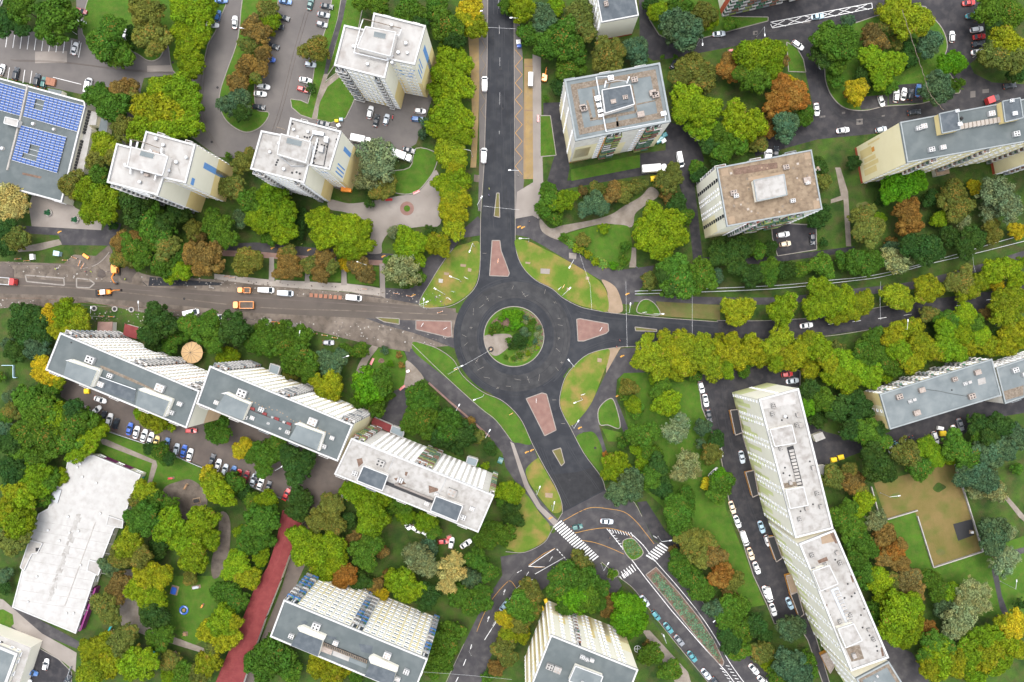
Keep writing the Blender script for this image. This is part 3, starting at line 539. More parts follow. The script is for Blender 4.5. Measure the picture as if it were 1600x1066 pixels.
class Bld:
    def __init__(s, name, label, cat, poly, h, roof, wall, par=('parapet_white', .7, .45), floors=10, faces=None, paint=(), group=None, smooth_roof=False):
        P = [G(x, y, h).xy for x, y in poly]
        a = sum(P[i].x*P[(i+1) % len(P)].y-P[(i+1) % len(P)].x*P[i].y for i in range(len(P)))
        s.rev = a < 0
        s.P = P; s.h = h; n = len(P)
        c = sum(P, Vector((0, 0)))/n; e = max(((P[(i+1) % n]-P[i]) for i in range(n)), key=lambda v: v.length)
        s.ang = math.atan2(e.y, e.x); s.root = empty(name, (c.x, c.y, 0), s.ang); s.inv = (Matrix.Translation((c.x, c.y, 0)) @ Matrix.Rotation(s.ang, 4, 'Z')).inverted()
        tag(s.root, label, cat, group)
        rim = par[2]; ins = s.inset(P, rim)
        b = MB(); pm = M[par[0]]
        for i in range(n):
            j = (i+1) % n; b.face(s.ori([(*P[i], -.2), (*P[j], -.2), (*P[j], h-.25), (*P[i], h-.25)]), M[wall])
        s.wall = b
        for (ei, u0, u1, z0, z1, m) in paint:
            A, B_ = P[ei], P[(ei+1) % n]; o = s.out(ei)*.03
            b.face(s.ori([(*(A.lerp(B_, u0)+o), z0*h), (*(A.lerp(B_, u1)+o), z0*h), (*(A.lerp(B_, u1)+o), z1*h), (*(A.lerp(B_, u0)+o), z1*h)]), M[m])
        b.build('wall', s.root, s.inv)
        r = MB(); r.prism(s.inset(P, rim-.05), h-1.0, h-par[1], M[roof]); s.roof = r.build('roof', s.root, s.inv)
        k = MB(); o2 = s.inset(P, -.08)
        for i in range(n):
            j = (i+1) % n; k.prism([o2[i], o2[j], ins[j], ins[i]], h-.9, h, pm)
        k.build('parapet', s.root, s.inv)
        s.zr = h-par[1]; fl = floors; sh = (h-1.2)/fl; wins = []; bals = []
        for ei, spec in (faces or {}).items():
            A, B_ = P[ei], P[(ei+1) % n]; L = (B_-A).length; bays = len(spec); bw = L/bays; on = s.out(ei)
            vis = on.dot(-(A+B_).normalized())
            rz = math.atan2(on.y, on.x)-math.pi/2
            for q, ch in enumerate(spec):
                if ch == '.': continue
                ctr = A.lerp(B_, (q+.5)/bays)+on*.035
                for f in range(fl):
                    z = .6+f*sh
                    if ch in 'WwlD':
                        me = win_mesh(min(bw*.62, 2.2) if ch != 'w' else min(bw*.4, .9), sh*.42 if ch != 'w' else sh*.34, ch if ch in 'lD' else 'w'); wins.append((vis, f, ctr, z+sh*.3, rz, me))
                    else:
                        col = random.choice(dict(B=('balc_white', 'balc_white', 'balc_white', 'balc_grey'), b=('balc_blue', 'balc_blue', 'balc_grey', 'balc_white'), g=('balc_green', 'balc_brown', 'balc_lime', 'balc_white'), P=('balc_white', 'balc_white', 'balc_grey'))[ch])
                        bals.append((vis, f, ctr, z, rz, bal_mesh(bw*.94, sh, col)))
        for kind, L_ in (('window', wins), ('balcony', bals)):
            L_.sort(key=lambda t: (-(t[0] > 0), -t[1])); a_, rest = cap_split(L_)
            for v, f, c_, z, rz, me in a_:
                o = link(kind, me, s.root); o.matrix_local = s.inv @ Matrix.Translation((c_.x, c_.y, z)) @ Matrix.Rotation(rz, 4, 'Z')
            if rest:
                b = MB(); b.mats = []
                for v, f, c_, z, rz, me in rest:
                    X = Matrix.Translation((c_.x, c_.y, z)) @ Matrix.Rotation(rz, 4, 'Z'); k0 = len(b.v)
                    b.v += [tuple(X @ vv.co) for vv in me.vertices]
                    for p in me.polygons: b.f.append(tuple(k0+i for i in p.vertices)); b.m.append(b.mi(me.materials[p.material_index]))
                o = b.build(kind, s.root, s.inv); o['kind'] = 'stuff'
        s.faces = faces
    def out(s, i):
        A, B_ = s.P[i], s.P[(i+1) % len(s.P)]; d = (B_-A).normalized(); return Vector((-d.y, d.x)) if s.rev else Vector((d.y, -d.x))
    def ori(s, q): return q[::-1] if s.rev else q
    def inset(s, P, r):
        n = len(P); o = []
        for i in range(n):
            a = s.out_(P, i-1); b = s.out_(P, i); m = (a+b); m = m/max(m.dot(a), .3) if m.length > 1e-6 else a; o.append(P[i]-m*r)
        return o
    def out_(s, P, i):
        n = len(P); i %= n; d = (P[(i+1) % n]-P[i]).normalized(); return Vector((-d.y, d.x)) if s.rev else Vector((d.y, -d.x))
    # things on the roof, polygon given in photo pixels as seen
    def block(s, name, poly, h, top, side, rim=None, z0=None):
        z0 = s.zr-.1 if z0 is None else z0; P = [G(x, y, s.h+h).xy for x, y in poly]; b = MB(); b.prism(P, z0, s.h+h, M[top], M[side])
        o = b.build(name, s.root, s.inv)
        if rim:
            k = MB(); n = len(P)
            for i in range(n): seg(k, P[i], P[(i+1) % n], .3, s.h+h+.18+.003*i, M[rim], s.h+h-.3)
            k.build('roof_edge', o, s.inv)
            k.v  # local
        return o
    def strip(s, name, poly, m, dz=.02):
        b = MB(); P = [G(x, y, s.h).xy for x, y in poly]; b.prism(P, s.zr-.2, s.zr+dz, M[m]); return b.build(name, s.root, s.inv)
    def ring(s, name, m, d0, d1, dz=.03):
        A = s.inset(s.P, d0); B_ = s.inset(s.P, d1); b = MB(); n = len(A)
        for i in range(n):
            j = (i+1) % n; b.prism([A[i], A[j], B_[j], B_[i]], s.zr-.2, s.zr+dz, M[m])
        return b.build(name, s.root, s.inv)
    def vents(s, pts, size=1.5, hh=1.1, body='parapet_white', style=0, zadd=0):
        for i, (x, y) in enumerate(pts):
            c = G(x, y, s.h+.5); b = MB(); z = s.zr+zadd; sz = size*random.uniform(.85, 1.1)
            rz = s.ang
            if style == 0:      # masonry stack with flue openings
                b.box((c.x, c.y, z+hh/2), (sz, sz*.8, hh), M[body], rz)
                for u in (-.22, .22):
                    for v in (-.2, .2):
                        q = Vector((u*sz, v*sz)); q.rotate(Matrix.Rotation(rz, 2)); b.box((c.x+q.x, c.y+q.y, z+hh+.05), (sz*.2, sz*.18, .14), M['chimney_brick' if i % 2 else 'dark'], rz)
            else:               # round vent with a cap
                b.bar((c.x, c.y, z-.1), (c.x, c.y, z+hh*.7), sz*.28, M['metal'], 10); b.bar((c.x, c.y, z+hh*.72), (c.x, c.y, z+hh*.95), sz*.42, M['metal_light'], 12, sz*.3)
                b.disc((c.x, c.y), sz*.5, z-.1, z+.12, M['concrete'], 12)
            b.build('chimney' if style == 0 else 'vent', s.root, s.inv)
    def pipe(s, pts, r=.12, m='metal_light', z=.35):
        b = MB(); P = [G(x, y, s.h) for x, y in pts]
        for a, c in zip(P[:-1], P[1:]): b.bar((a.x, a.y, s.zr+z), (c.x, c.y, s.zr+z), r, M[m], 6)
        b.build('pipe', s.root, s.inv)
    def drains(s, pts, r=.3):
        for x, y in pts:
            c = G(x, y, s.h); b = MB(); b.disc(c, r, s.zr-.1, s.zr+.03, M['dark'], 8); b.build('drain', s.root, s.inv)
# --- tower A
kA = 33
A = Bld('apartment_tower', 'white tower with L-shaped roof and blue chevrons, beside the straight road at the top', 'apartment tower',
  [(522,102),(538,39),(579,48),(584,20),(665,40),(648,101),(608,93),(601,122)], kA, 'roof_white', 'wall_white', floors=11,
  faces={7: 'WBwWWWWBB', 5: '.wwWW.ww', 0: '..w..w..', 1: 'WWWW', 3: 'WBWWWBW'},
  paint=[(7, .12, .18, .0, .45, 'wall_yellow'), (7, .18, .8, 0, .12, 'wall_yellow'), (7, .72, .79, .0, .4, 'wall_yellow'), (7, .93, 1, 0, .3, 'wall_yellow'), (4, 0, 1, 0, .48, 'wall_yellow'), (4, .30, .46, .22, .82, 'wall_blue'),
   (6, 0, 1, 0, .42, 'wall_yellow'), (5, .0, .2, 0, .45, 'wall_yellow'), (5, .38, .5, 0, .5, 'wall_yellow'), (5, .78, .92, 0, .5, 'wall_yellow'), (5, .1, .3, .80, .83, 'wall_blue'), (5, .2, .4, .70, .73, 'wall_blue'), (5, .3, .5, .60, .63, 'wall_blue'), (5, .65, .95, .72, .75, 'wall_blue'), (5, .6, .9, .62, .65, 'wall_blue'), (4, .72, .76, .62, .88, 'wall_blue'), (4, .82, .86, .58, .84, 'wall_blue'), (4, .92, .96, .54, .8, 'wall_blue')])
a = Z(510, 10, 6.27)
A.block('penthouse', a((385, 200), (680, 255), (625, 490), (300, 405)), 2.6, 'roof_white', 'wall_pale', 'parapet_white')
A.block('lift_housing', a((470, 245), (585, 270), (575, 320), (460, 295)), 2.9, 'roof_light_grey', 'wall_pale', z0=A.h+2)
A.vents(a((340, 305), (635, 180), (775, 355), (700, 445), (400, 560), (265, 385), (545, 235), (450, 320), (640, 545), (790, 450)), 1.3, 1.2, style=1)
A.pipe(a((365, 140), (740, 235)), .14, 'gravel_strip', 2.2); A.pipe(a((365, 140), (340, 205), (275, 465), (600, 540), (660, 490)), .16, 'metal_light', 1.6); A.pipe(a((740, 235), (715, 300), (665, 285), (600, 535)), .16, 'metal_light', 1.8)
A.strip('stain', a((380, 530), (430, 500), (510, 560), (490, 610), (420, 600)), 'roof_dirty'); A.strip('stain', a((740, 330), (800, 320), (820, 370), (760, 390)), 'roof_dirty')
# --- tower B
Bb = Bld('apartment_tower', 'white tower with stained roof full of ducts and an orange container at its foot', 'apartment tower',
  [(391,264),(408,204),(448,212),(454,184),(533,205),(515,265),(482,258),(475,286)], 33, 'roof_dirty', 'wall_white', floors=11,
  faces={7: 'WBwWWWWBB', 5: '.wwWw', 0: '..w..w..', 3: 'WBWWWBW'},
  paint=[(4, 0, 1, 0, .45, 'wall_yellow'), (6, 0, 1, 0, .38, 'wall_yellow'), (4, .22, .34, .12, .75, 'wall_blue'), (4, .70, .74, .5, .8, 'wall_blue'), (4, .80, .84, .5, .8, 'wall_blue'), (4, .90, .94, .5, .8, 'wall_blue'), (5, 0, 1, 0, .4, 'wall_yellow'), (5, .3, .7, .75, .8, 'wall_blue')])
a = Z(385, 175, 7.108)
Bb.block('penthouse', a((385, 245), (715, 335), (660, 565), (345, 470)), 2.6, 'roof_dirty', 'wall_pale', 'parapet_white')
Bb.block('lift_housing', a((455, 285), (620, 325), (605, 385), (440, 345)), 2.9, 'roof_light_grey', 'wall_pale', z0=Bb.h+2)
Bb.block('duct', a((735, 205), (860, 225), (855, 265), (735, 245)), 1.0, 'metal', 'metal')
Bb.block('duct', a((865, 270), (910, 280), (900, 340), (860, 330)), 1.0, 'metal_light', 'metal')
Bb.block('air_handler', a((800, 360), (860, 380), (845, 450), (790, 435)), 1.0, 'roof_dirty', 'metal')
Bb.vents(a((355, 345), (410, 630), (680, 215), (470, 510), (255, 440), (830, 400), (880, 300), (520, 190), (565, 275), (375, 455)), 1.2, 1.2, style=1)
Bb.pipe(a((790, 290), (715, 580)), .3, 'metal_light', .6); Bb.pipe(a((915, 290), (855, 600), (700, 570)), .12, 'dark', .3); Bb.pipe(a((345, 175), (440, 205)), .14, 'gravel_strip', 1.5); Bb.pipe(a((375, 330), (345, 470), (500, 600), (640, 600)), .12, 'metal', .6); Bb.pipe(a((735, 250), (690, 345), (740, 380), (730, 570)), .2, 'metal', .5)
Bb.drains(a((1020, 245), (997, 300), (995, 333), (985, 378), (978, 428), (963, 465), (953, 493), (943, 550), (930, 587), (905, 612), (890, 382), (860, 370), (830, 362), (785, 355), (785, 385), (770, 425), (760, 455), (752, 510), (740, 560), (640, 270), (668, 280), (700, 275), (320, 583), (330, 555), (343, 530), (585, 680), (550, 665), (500, 670), (610, 470), (578, 465), (545, 457), (515, 447), (453, 430), (505, 125), (585, 750)), .35)
# --- tower C
Cc = Bld('apartment_tower', 'white tower with yellow lower gables beside the building with solar panels', 'apartment tower',
  [(167,285),(182,224),(220,234),(228,205),(305,226),(290,286),(255,278),(246,305)], 33, 'roof_white', 'wall_white', floors=11,
  faces={7: 'WBwWWWWBB', 5: 'ww.W', 0: '..w..w..', 3: 'WBWWWBW'},
  paint=[(4, 0, 1, 0, .42, 'wall_yellow'), (6, 0, 1, 0, .38, 'wall_yellow'), (4, .28, .44, .02, .72, 'wall_blue'), (4, .80, .98, .83, .9, 'wall_blue'), (5, 0, 1, 0, .42, 'wall_yellow')])
a = Z(160, 195, 7.615)
Cc.block('penthouse', a((345, 265), (780, 380), (715, 605), (300, 500)), 2.6, 'roof_white', 'wall_pale', 'parapet_white')
Cc.block('lift_housing', a((460, 310), (620, 350), (600, 405), (440, 365)), 2.9, 'roof_light_grey', 'wall_pale', z0=Cc.h+2)
Cc.vents(a((345, 375), (455, 410), (565, 310), (870, 440), (780, 540), (435, 675), (715, 235), (465, 560), (265, 470), (990, 385), (630, 160)), 1.3, 1.2, style=1)
Cc.block('stack', a((600, 295), (680, 330), (660, 350), (595, 320)), .5, 'chimney_brick', 'chimney_brick'); Cc.block('stack', a((495, 575), (550, 590), (540, 615), (490, 605)), .5, 'chimney_brick', 'chimney_brick')
Cc.pipe(a((345, 185), (490, 215), (700, 290)), .12, 'gravel_strip', 2.0); Cc.pipe(a((350, 190), (345, 260)), .3, 'metal_light', 1.2); Cc.pipe(a((430, 210), (415, 275)), .3, 'metal_light', 1.2); Cc.pipe(a((720, 285), (715, 350), (775, 385)), .25, 'metal_light', 1.5); Cc.pipe(a((635, 665), (650, 600), (720, 610)), .25, 'metal_light', 1.5); Cc.pipe(a((270, 490), (345, 515), (345, 590)), .25, 'metal_light', 1.2)
Cc.strip('stain', a((640, 650), (980, 680), (985, 690), (640, 665)), 'roof_dirty'); Cc.strip('stain', a((870, 470), (900, 480), (930, 620), (915, 600)), 'roof_dirty')
# --- tower D
D = Bld('apartment_tower', 'square tower with grey roof, raised square core and planted balconies on its lower side', 'apartment tower',
  [(882,125),(1031,98),(1048,190),(899,220)], 31, 'roof_light_grey', 'wall_pale', ('parapet_grey', .5, .5), 10,
  faces={2: '.ggW..ggW...', 3: '.w..w.w.', 0: 'BWWBWWBW', 1: 'w..w'},
  paint=[(2, 0, .08, 0, .5, 'wall_cream'), (2, .26, .29, 0, .95, 'wall_orange'), (2, .66, .69, 0, .9, 'wall_orange'), (2, .40, .64, 0, .5, 'wall_cream'), (2, .72, .98, 0, .7, 'wall_cream'), (3, 0, 1, 0, .45, 'wall_cream'), (2, .5, 1, 0, .05, 'wall_orange'), (2, .8, .97, .2, .6, 'wall_yellow')])
a = Z(865, 90, 6.09)
D.ring('gravel_strip', 'gravel_strip', 1.6, 3.4, .08)
for q in (((365, 290), (390, 300), (430, 560), (405, 565)), ((345, 575), (430, 560), (435, 585), (350, 600)), ((310, 405), (330, 405), (375, 580), (350, 580)), ((430, 560), (780, 500), (785, 525), (435, 590)), ((735, 260), (755, 260), (800, 510), (775, 515)), ((595, 565), (615, 560), (622, 650), (600, 655)), ((795, 435), (970, 400), (972, 410), (797, 448)), ((505, 320), (535, 232), (548, 232), (520, 320))): D.strip('gravel_strip', a(*q), 'gravel_strip', .08)
D.block('roof_core', a((460, 310), (730, 262), (768, 445), (490, 530)), 2.4, 'roof_dark', 'wall_pale', 'parapet_white')
D.block('inner_deck', a((520, 330), (680, 300), (700, 430), (550, 470)), 2.6, 'roof_dark', 'roof_dark', z0=D.h+1)
D.vents(a((770, 210), (945, 335), (970, 355), (275, 470), (290, 485), (830, 540)), 2.0, 1.3, 'chimney_brick'); D.vents(a((672, 400), (560, 440)), 1.7, 1.0, 'chimney_brick', zadd=2.6)
D.vents(a((545, 190), (1048, 530), (422, 385), (435, 450), (450, 515), (452, 540)), 1.7, .9, 'metal_light')
D.pipe(a((405, 185), (500, 705)), .22, 'metal_light', .4); D.pipe(a((1065, 605), (500, 705)), .12, 'metal_light', .4); D.pipe(a((1065, 605), (1060, 520)), .12, 'metal_light', .4); D.pipe(a((405, 185), (560, 180)), .1, 'metal_light', .4)
D.pipe(a((480, 300), (495, 235)), .25, 'metal_light', 1.8); D.pipe(a((690, 260), (715, 195)), .25, 'metal_light', 1.8); D.pipe(a((490, 260), (600, 235), (700, 245)), .06, 'metal_light', 2.4)
# --- tower E
E = Bld('apartment_tower', 'tower with mossy brown tiled roof and white gable with two columns of dark windows', 'apartment tower',
  [(1120,262),(1268,234),(1285,327),(1136,354)], 29, 'roof_brown', 'wall_white', ('parapet_grey', .35, .35), 10,
  faces={2: 'W.gg.gg.Bw..', 3: '..D.ww.ww.D..', 0: 'BWWBWWBW', 1: 'w..w'},
  paint=[(3, 0, .3, 0, .6, 'wall_cream'), (2, .30, .34, 0, .9, 'wall_red'), (2, .60, .64, 0, .9, 'wall_red'), (2, .64, .80, .55, 1, 'wall_red'), (2, .36, .42, .0, .7, 'wall_red'), (2, .8, 1, 0, .4, 'wall_cream')])
a = Z(1080, 225, 6.66)
E.block('roof_core', a((650, 380), (965, 318), (997, 530), (685, 595)), 2.2, 'roof_dirty', 'wall_white', 'parapet_grey')
E.vents(a((445, 508), (1210, 375), (990, 240)), 2.0, 1.0, 'chimney_brick'); E.vents(a((470, 540), (1215, 402), (1060, 590)), 1.5, 1.1, 'parapet_white')
random.seed(5)
for i in range(60):
    x = random.uniform(300, 1330); y = random.uniform(120, 820)
    if 600 < x < 1020 and 290 < y < 620: continue
    if y < 290-(x-300)*.17 or y > 830-(x-380)*.17: continue
    s_ = random.uniform(12, 26); E.strip('paver', a((x, y), (x+s_, y-s_*.2), (x+s_*1.2, y+s_*.8), (x+s_*.2, y+s_)), random.choice(('sand', 'paving_light', 'gravel_strip')), .05+random.random()*.05)
for q in (((310, 265), (380, 250), (395, 320), (320, 335)), ((1175, 90), (1250, 75), (1262, 150), (1190, 160)), ((1270, 590), (1335, 575), (1350, 660), (1285, 680)), ((385, 760), (450, 745), (465, 820), (400, 835)), ((590, 350), (965, 285), (970, 310), (600, 385))): E.strip('paver', a(*q), 'sand', .04)
E.strip('moss', a((430, 260), (640, 220), (900, 190), (905, 250), (620, 300), (450, 320)), 'bed_soil', .03)
# --- slab F
F = Bld('apartment_slab', 'long slab with grey roof, two yellow roof boxes and a cream gable painted with orange bars', 'apartment slab',
  [(1407,191),(1680,140),(1690,206),(1418,254)], 33, 'roof_grey', 'wall_cream', ('parapet_grey', .3, .3), 11,
  faces={2: 'w.w.B.w.ww.w.B.w.w.w.B.w.w', 0: 'w.w.w.w.w.w.w'},
  paint=[(3, .0, .04, 0, .05, 'wall_red'), (3, 0, 1, -.01, .045, 'wall_red'), (3, .14, .30, .12, .40, 'wall_yellow'), (3, .33, .44, .12, .46, 'wall_yellow'), (3, .47, .58, .16, .42, 'wall_yellow'), (3, .62, .84, .10, .36, 'wall_yellow'), (3, .66, .78, .36, .42, 'wall_orange'), (3, .88, .93, .30, .56, 'wall_yellow')]+[(2, .05+i*.1, .06+i*.1, 0, 1, 'wall_yellow') for i in range(9)])
b = MB()
a = Z(1330, 140, 5.926)
F.block('roof_box', a((815, 225), (983, 190), (1008, 370), (842, 405)), 2.8, 'roof_dark', 'wall_yellow', 'parapet_grey')
F.block('roof_box', a((1400, 110), (1562, 78), (1590, 262), (1425, 300)), 2.8, 'roof_dark', 'wall_yellow', 'parapet_grey')
F.block('duct', a((1008, 320), (1395, 250), (1400, 298), (1015, 365)), .8, 'paving_light', 'wall_pale')
for i in range(10): x = 1045+i*38; F.block('duct_joint', a((x, 312-i*6.6), (x+5, 311-i*6.6), (x+11, 360-i*6.8), (x+6, 361-i*6.8)), .92, 'gravel_strip', 'gravel_strip')
F.vents(a((625, 358), (672, 340), (745, 555), (850, 535), (1530, 410), (1300, 222)), 1.8, 1.2, 'parapet_white')
F.vents(a((935, 222), (960, 342), (1435, 128), (1463, 245)), 1.3, .6, 'metal_light', zadd=3.2); F.pipe(a((1010, 260), (1030, 275)), .4, 'dark', .5)
F2 = Bld('apartment_slab', 'end of a cream slab with red base entering at the right edge above the trees', 'apartment slab', [(1646,208),(1800,178),(1808,208),(1652,238)], 33, 'roof_grey', 'wall_cream', ('parapet_grey', .3, .3), 11,
  faces={2: 'WwBWwBWwBW'}, paint=[(3, 0, 1, -.01, .045, 'wall_red')])
# --- slab G
Gg = Bld('row_block', 'low row block with grey roof, seven white chimneys and pale yellow walls', 'apartment block', [(1375,616),(1550,561),(1565,618),(1391,671)], 13, 'roof_light_grey', 'wall_cream', ('parapet_grey', .25, .35), 4,
  faces={0: 'WPWwPWWPwWPWWPwWPWWPW', 3: '..w..', 2: 'WwWWwWWwWWwWWwWW'}, paint=[(0, 0, 1, .23, .27, 'wall_yellow'), (0, 0, 1, .5, .54, 'wall_yellow'), (3, 0, .35, 0, 1, 'wall_yellow'), (3, .65, 1, 0, 1, 'wall_yellow')])
a = Z(1350, 535, 6.4)
Gg.vents(a((355, 545), (580, 478), (908, 370), (1138, 300), (1080, 540), (530, 706)), 1.9, 1.2, 'chimney_brick'); Gg.vents(a((465, 592), (510, 575), (1018, 415), (1064, 400)), 1.2, .7, 'parapet_white')
Gg.pipe(a((620, 470), (760, 490), (880, 515), (1060, 545)), .05, 'dark', .1); Gg.strip('patch', a((1140, 370), (1215, 350), (1225, 410), (1150, 430)), 'roof_dirty'); Gg.drains(a((882, 478),), .3)
G2 = Bld('row_block', 'weathered grey-walled row block at the right edge joined to the low grey-roofed row block', 'apartment block', [(1557,575),(1660,541),(1676,595),(1571,631)], 11.5, 'roof_light_grey', 'wall_pale', ('parapet_grey', .25, .35), 4,
  faces={0: 'WWwWWwWWwWW', 2: 'BWBWwBW', 3: '....'})
G2.vents(a((1515, 278), (1610, 320)), 1.9, 1.2, 'parapet_white'); G2.strip('moss', a((1400, 490), (1600, 430), (1600, 530), (1420, 580)), 'gravel_strip')
# --- slabs H
spec = 'w..ww..w'*3
H1 = Bld('apartment_slab', 'upper section of the curved white slab, with lime wall panels and a sunken stair slot in its dirty white roof', 'apartment slab', [(1186,624),(1248,607),(1302,826),(1243,841)], 31, 'roof_dirty', 'wall_white', ('parapet_white', .5, .5), 10,
  faces={3: spec, 1: 'w.Ww.'*5, 0: '..w..'}, paint=[(0, 0, 1, 0, .35, 'wall_lime')]+[(3, i/14, i/14+.035, 0, .42-.03*(i % 3), 'wall_lime') for i in range(14)]+[(3, i/9+.02, i/9+.05, .1, .6, 'wall_lime') for i in range(9)]+[(3, 0, 1, 0, .12, 'wall_lime')])
a = Z(1120, 585, 4.1)
H1.block('penthouse', a((440, 740), (555, 722), (585, 838), (470, 860)), 1.6, 'roof_dirty', 'wall_white', 'parapet_white'); H1.block('penthouse', a((340, 355), (480, 325), (508, 440), (372, 462)), 1.4, 'roof_dirty', 'wall_white', 'parapet_white')
H1.block('stair_slot', a((448, 470), (490, 455), (552, 712), (518, 720)), -.3, 'dark', 'metal')
for i in range(11): H1.block('stair_landing', a((462+i*4.9, 486+i*21), (492+i*4.9, 480+i*21), (495+i*5, 495+i*21), (466+i*5, 501+i*21)), -.1+(i % 2)*.1, 'concrete' if i % 3 else 'roof_dirty', 'concrete')
H1.vents(a((360, 255), (520, 260), (515, 325), (538, 325), (412, 478), (475, 695), (645, 765), (670, 850), (533, 930), (578, 860), (365, 200), (620, 600)), 1.3, 1.1, 'roof_dirty'); H1.vents(a((497, 795), (440, 270)), 1.2, 1, style=1)
H1.strip('stain', a((280, 165), (500, 120), (510, 190), (290, 225)), 'roof_white'); H1.strip('stain', a((430, 700), (520, 690), (525, 715), (440, 735)), 'gravel_strip')
H1.drains(a((420, 295), (455, 280), (440, 600), (430, 635), (470, 650), (600, 560), (560, 840), (540, 880), (620, 835)), .3)
H2 = Bld('apartment_slab', 'lower section of the curved white slab, its roof stained pink and grey with two roof boxes', 'apartment slab', [(1249,850),(1304,828),(1389,1028),(1330,1049)], 31, 'roof_dirty', 'wall_white', ('parapet_white', .5, .5), 10,
  faces={3: spec, 1: 'w.Ww.'*5}, paint=[(3, i/14, i/14+.035, 0, .42-.03*(i % 3), 'wall_lime') for i in range(14)]+[(3, 0, 1, 0, .12, 'wall_lime')])
a = Z(1200, 806, 4.1)
H2.block('penthouse', a((285, 355), (392, 318), (448, 435), (335, 482)), 1.8, 'roof_dirty', 'wall_white', 'parapet_white'); H2.block('penthouse', a((448, 725), (548, 692), (603, 798), (498, 845)), 1.8, 'roof_dirty', 'wall_white', 'parapet_white')
H2.block('stair_slot', a((400, 475), (448, 455), (545, 685), (500, 695)), -.3, 'metal', 'metal')
for i in range(10): H2.block('stair_landing', a((425+i*9.5, 484+i*21), (452+i*9.5, 475+i*21), (458+i*9.5, 490+i*21), (431+i*9.5, 499+i*21)), -.1+(i % 2)*.1, 'concrete' if i % 3 else 'roof_dirty', 'concrete')
H2.vents(a((285, 255), (445, 240), (465, 305), (378, 475), (465, 680), (650, 735), (680, 795), (555, 900), (530, 640), (300, 350), (370, 320), (500, 775)), 1.3, 1.1, 'roof_dirty')
for q in (((390, 100), (420, 95), (450, 180), (435, 180), (410, 130)), ((725, 850), (735, 845), (750, 900), (735, 905)), ((530, 385), (545, 385), (555, 430), (545, 430)), ((365, 575), (385, 570), (380, 605), (370, 600)), ((320, 290), (380, 265), (390, 290), (330, 310))): H2.strip('stain', a(*q), 'bed_soil', .04)
H2.strip('stain', a((340, 130), (420, 110), (440, 165), (350, 185)), 'sand', .02); H2.strip('stain', a((500, 850), (590, 830), (620, 920), (540, 940)), 'gravel_strip', .02)
H2.drains(a((240, 270), (435, 285), (495, 530), (540, 520), (515, 440), (585, 480), (620, 600), (600, 640), (400, 640), (610, 720), (655, 770), (700, 840), (705, 870), (480, 620), (560, 500)), .3)
H3 = Bld('apartment_slab', 'flat grey-roofed end section continuing the curved white slab at the bottom edge', 'apartment slab', [(1338,1061),(1389,1034),(1480,1180),(1425,1206)], 30, 'roof_light_grey', 'wall_white', ('parapet_grey', .3, .4), 10,
  faces={3: spec}, paint=[(3, 0, 1, 0, .12, 'wall_lime')])
H3.ring('gravel_strip', 'gravel_strip', .4, 1.4, .05); H3.vents([(1368, 1068), (1372, 1058)], .8, .5, 'parapet_white')
# --- slabs I
sp = 'BBWWWWWWBBWWWWWWBB'
I1 = Bld('apartment_slab', 'left slab of the stepped row of three, grey roof, cream and peach panels, beside the round gazebo', 'apartment slab', [(94,520),(311.5,611),(291,669),(71,578)], 34.5, 'roof_grey', 'wall_white', ('parapet_white', .3, .4), 12,
  faces={0: 'BBWWWwWWWwWBBWWWwWWWBB', 1: '.....', 2: 'WBWWBWWBWWBWWB', 3: '...'}, paint=[(0, i, i+.02, 0, 1, 'wall_peach') for i in (.09, .2, .31, .42, .5, .59, .68, .8, .9)]+[(1, 0, 1, 0, .62, 'wall_peach')])
a = Z(60, 505, 5.922)
for q in (((265, 350), (540, 440), (478, 588), (232, 488)), ((925, 622), (1210, 722), (1152, 862), (897, 762))): I1.block('penthouse', a(*q), 2.6, 'roof_light_grey', 'wall_white')
for q in (((250, 345), (300, 335), (560, 425), (545, 445), (270, 355)), ((535, 440), (572, 430), (505, 590), (480, 588)), ((920, 610), (970, 598), (1240, 705), (1215, 722)), ((1210, 720), (1240, 710), (1180, 865), (1150, 865))): I1.block('penthouse_ledge', a(*q), 1.4, 'parapet_white', 'wall_white')
I1.block('sunken_deck', a((520, 478), (905, 615), (885, 735), (500, 590)), -.1, 'roof_dark', 'metal')
I1.pipe(a((520, 478), (905, 615)), .12, 'metal_light', .7)
I1.vents(a((480, 340), (1125, 600)), 2.8, 1.4, 'parapet_white'); I1.vents(a((660, 488), (1307, 748), (1230, 828), (575, 568), (500, 545)), 1.7, 1.1, 'parapet_white'); I1.drains(a((1425, 620), (1210, 715), (300, 180)), .3)
I1.strip('moss', a((560, 395), (590, 395), (900, 530), (1080, 620), (1075, 632), (880, 550), (580, 420)), 'gravel_strip')
I2 = Bld('apartment_slab', 'middle slab of the stepped row of three, grey roof with two roof boxes and cream front', 'apartment slab', [(328,572),(551,664),(527.5,721),(307,631)], 35.5, 'roof_grey', 'wall_white', ('parapet_white', .3, .4), 12,
  faces={0: 'BBwwwWWwwwBBWWwwwWWwBB', 1: '.....', 2: 'WBWWBWWBWWBWWB', 3: '...'}, paint=[(1, 0, 1, 0, .9, 'wall_cream'), (3, 0, 1, 0, .55, 'wall_peach'), (0, .1, .45, 0, .4, 'wall_cream'), (0, .55, .95, 0, .4, 'wall_cream')])
a = Z(300, 555, 5.517)
for q in (((285, 335), (490, 425), (435, 562), (200, 470)), ((905, 600), (1125, 680), (1078, 820), (838, 722))): I2.block('penthouse', a(*q), 2.6, 'roof_light_grey', 'wall_white')
for q in (((250, 330), (300, 318), (510, 415), (495, 430), (285, 340)), ((880, 595), (920, 580), (1145, 672), (1125, 685)), ((1120, 685), (1145, 675), (1100, 825), (1078, 822))): I2.block('penthouse_ledge', a(*q), 1.4, 'parapet_white', 'wall_white')
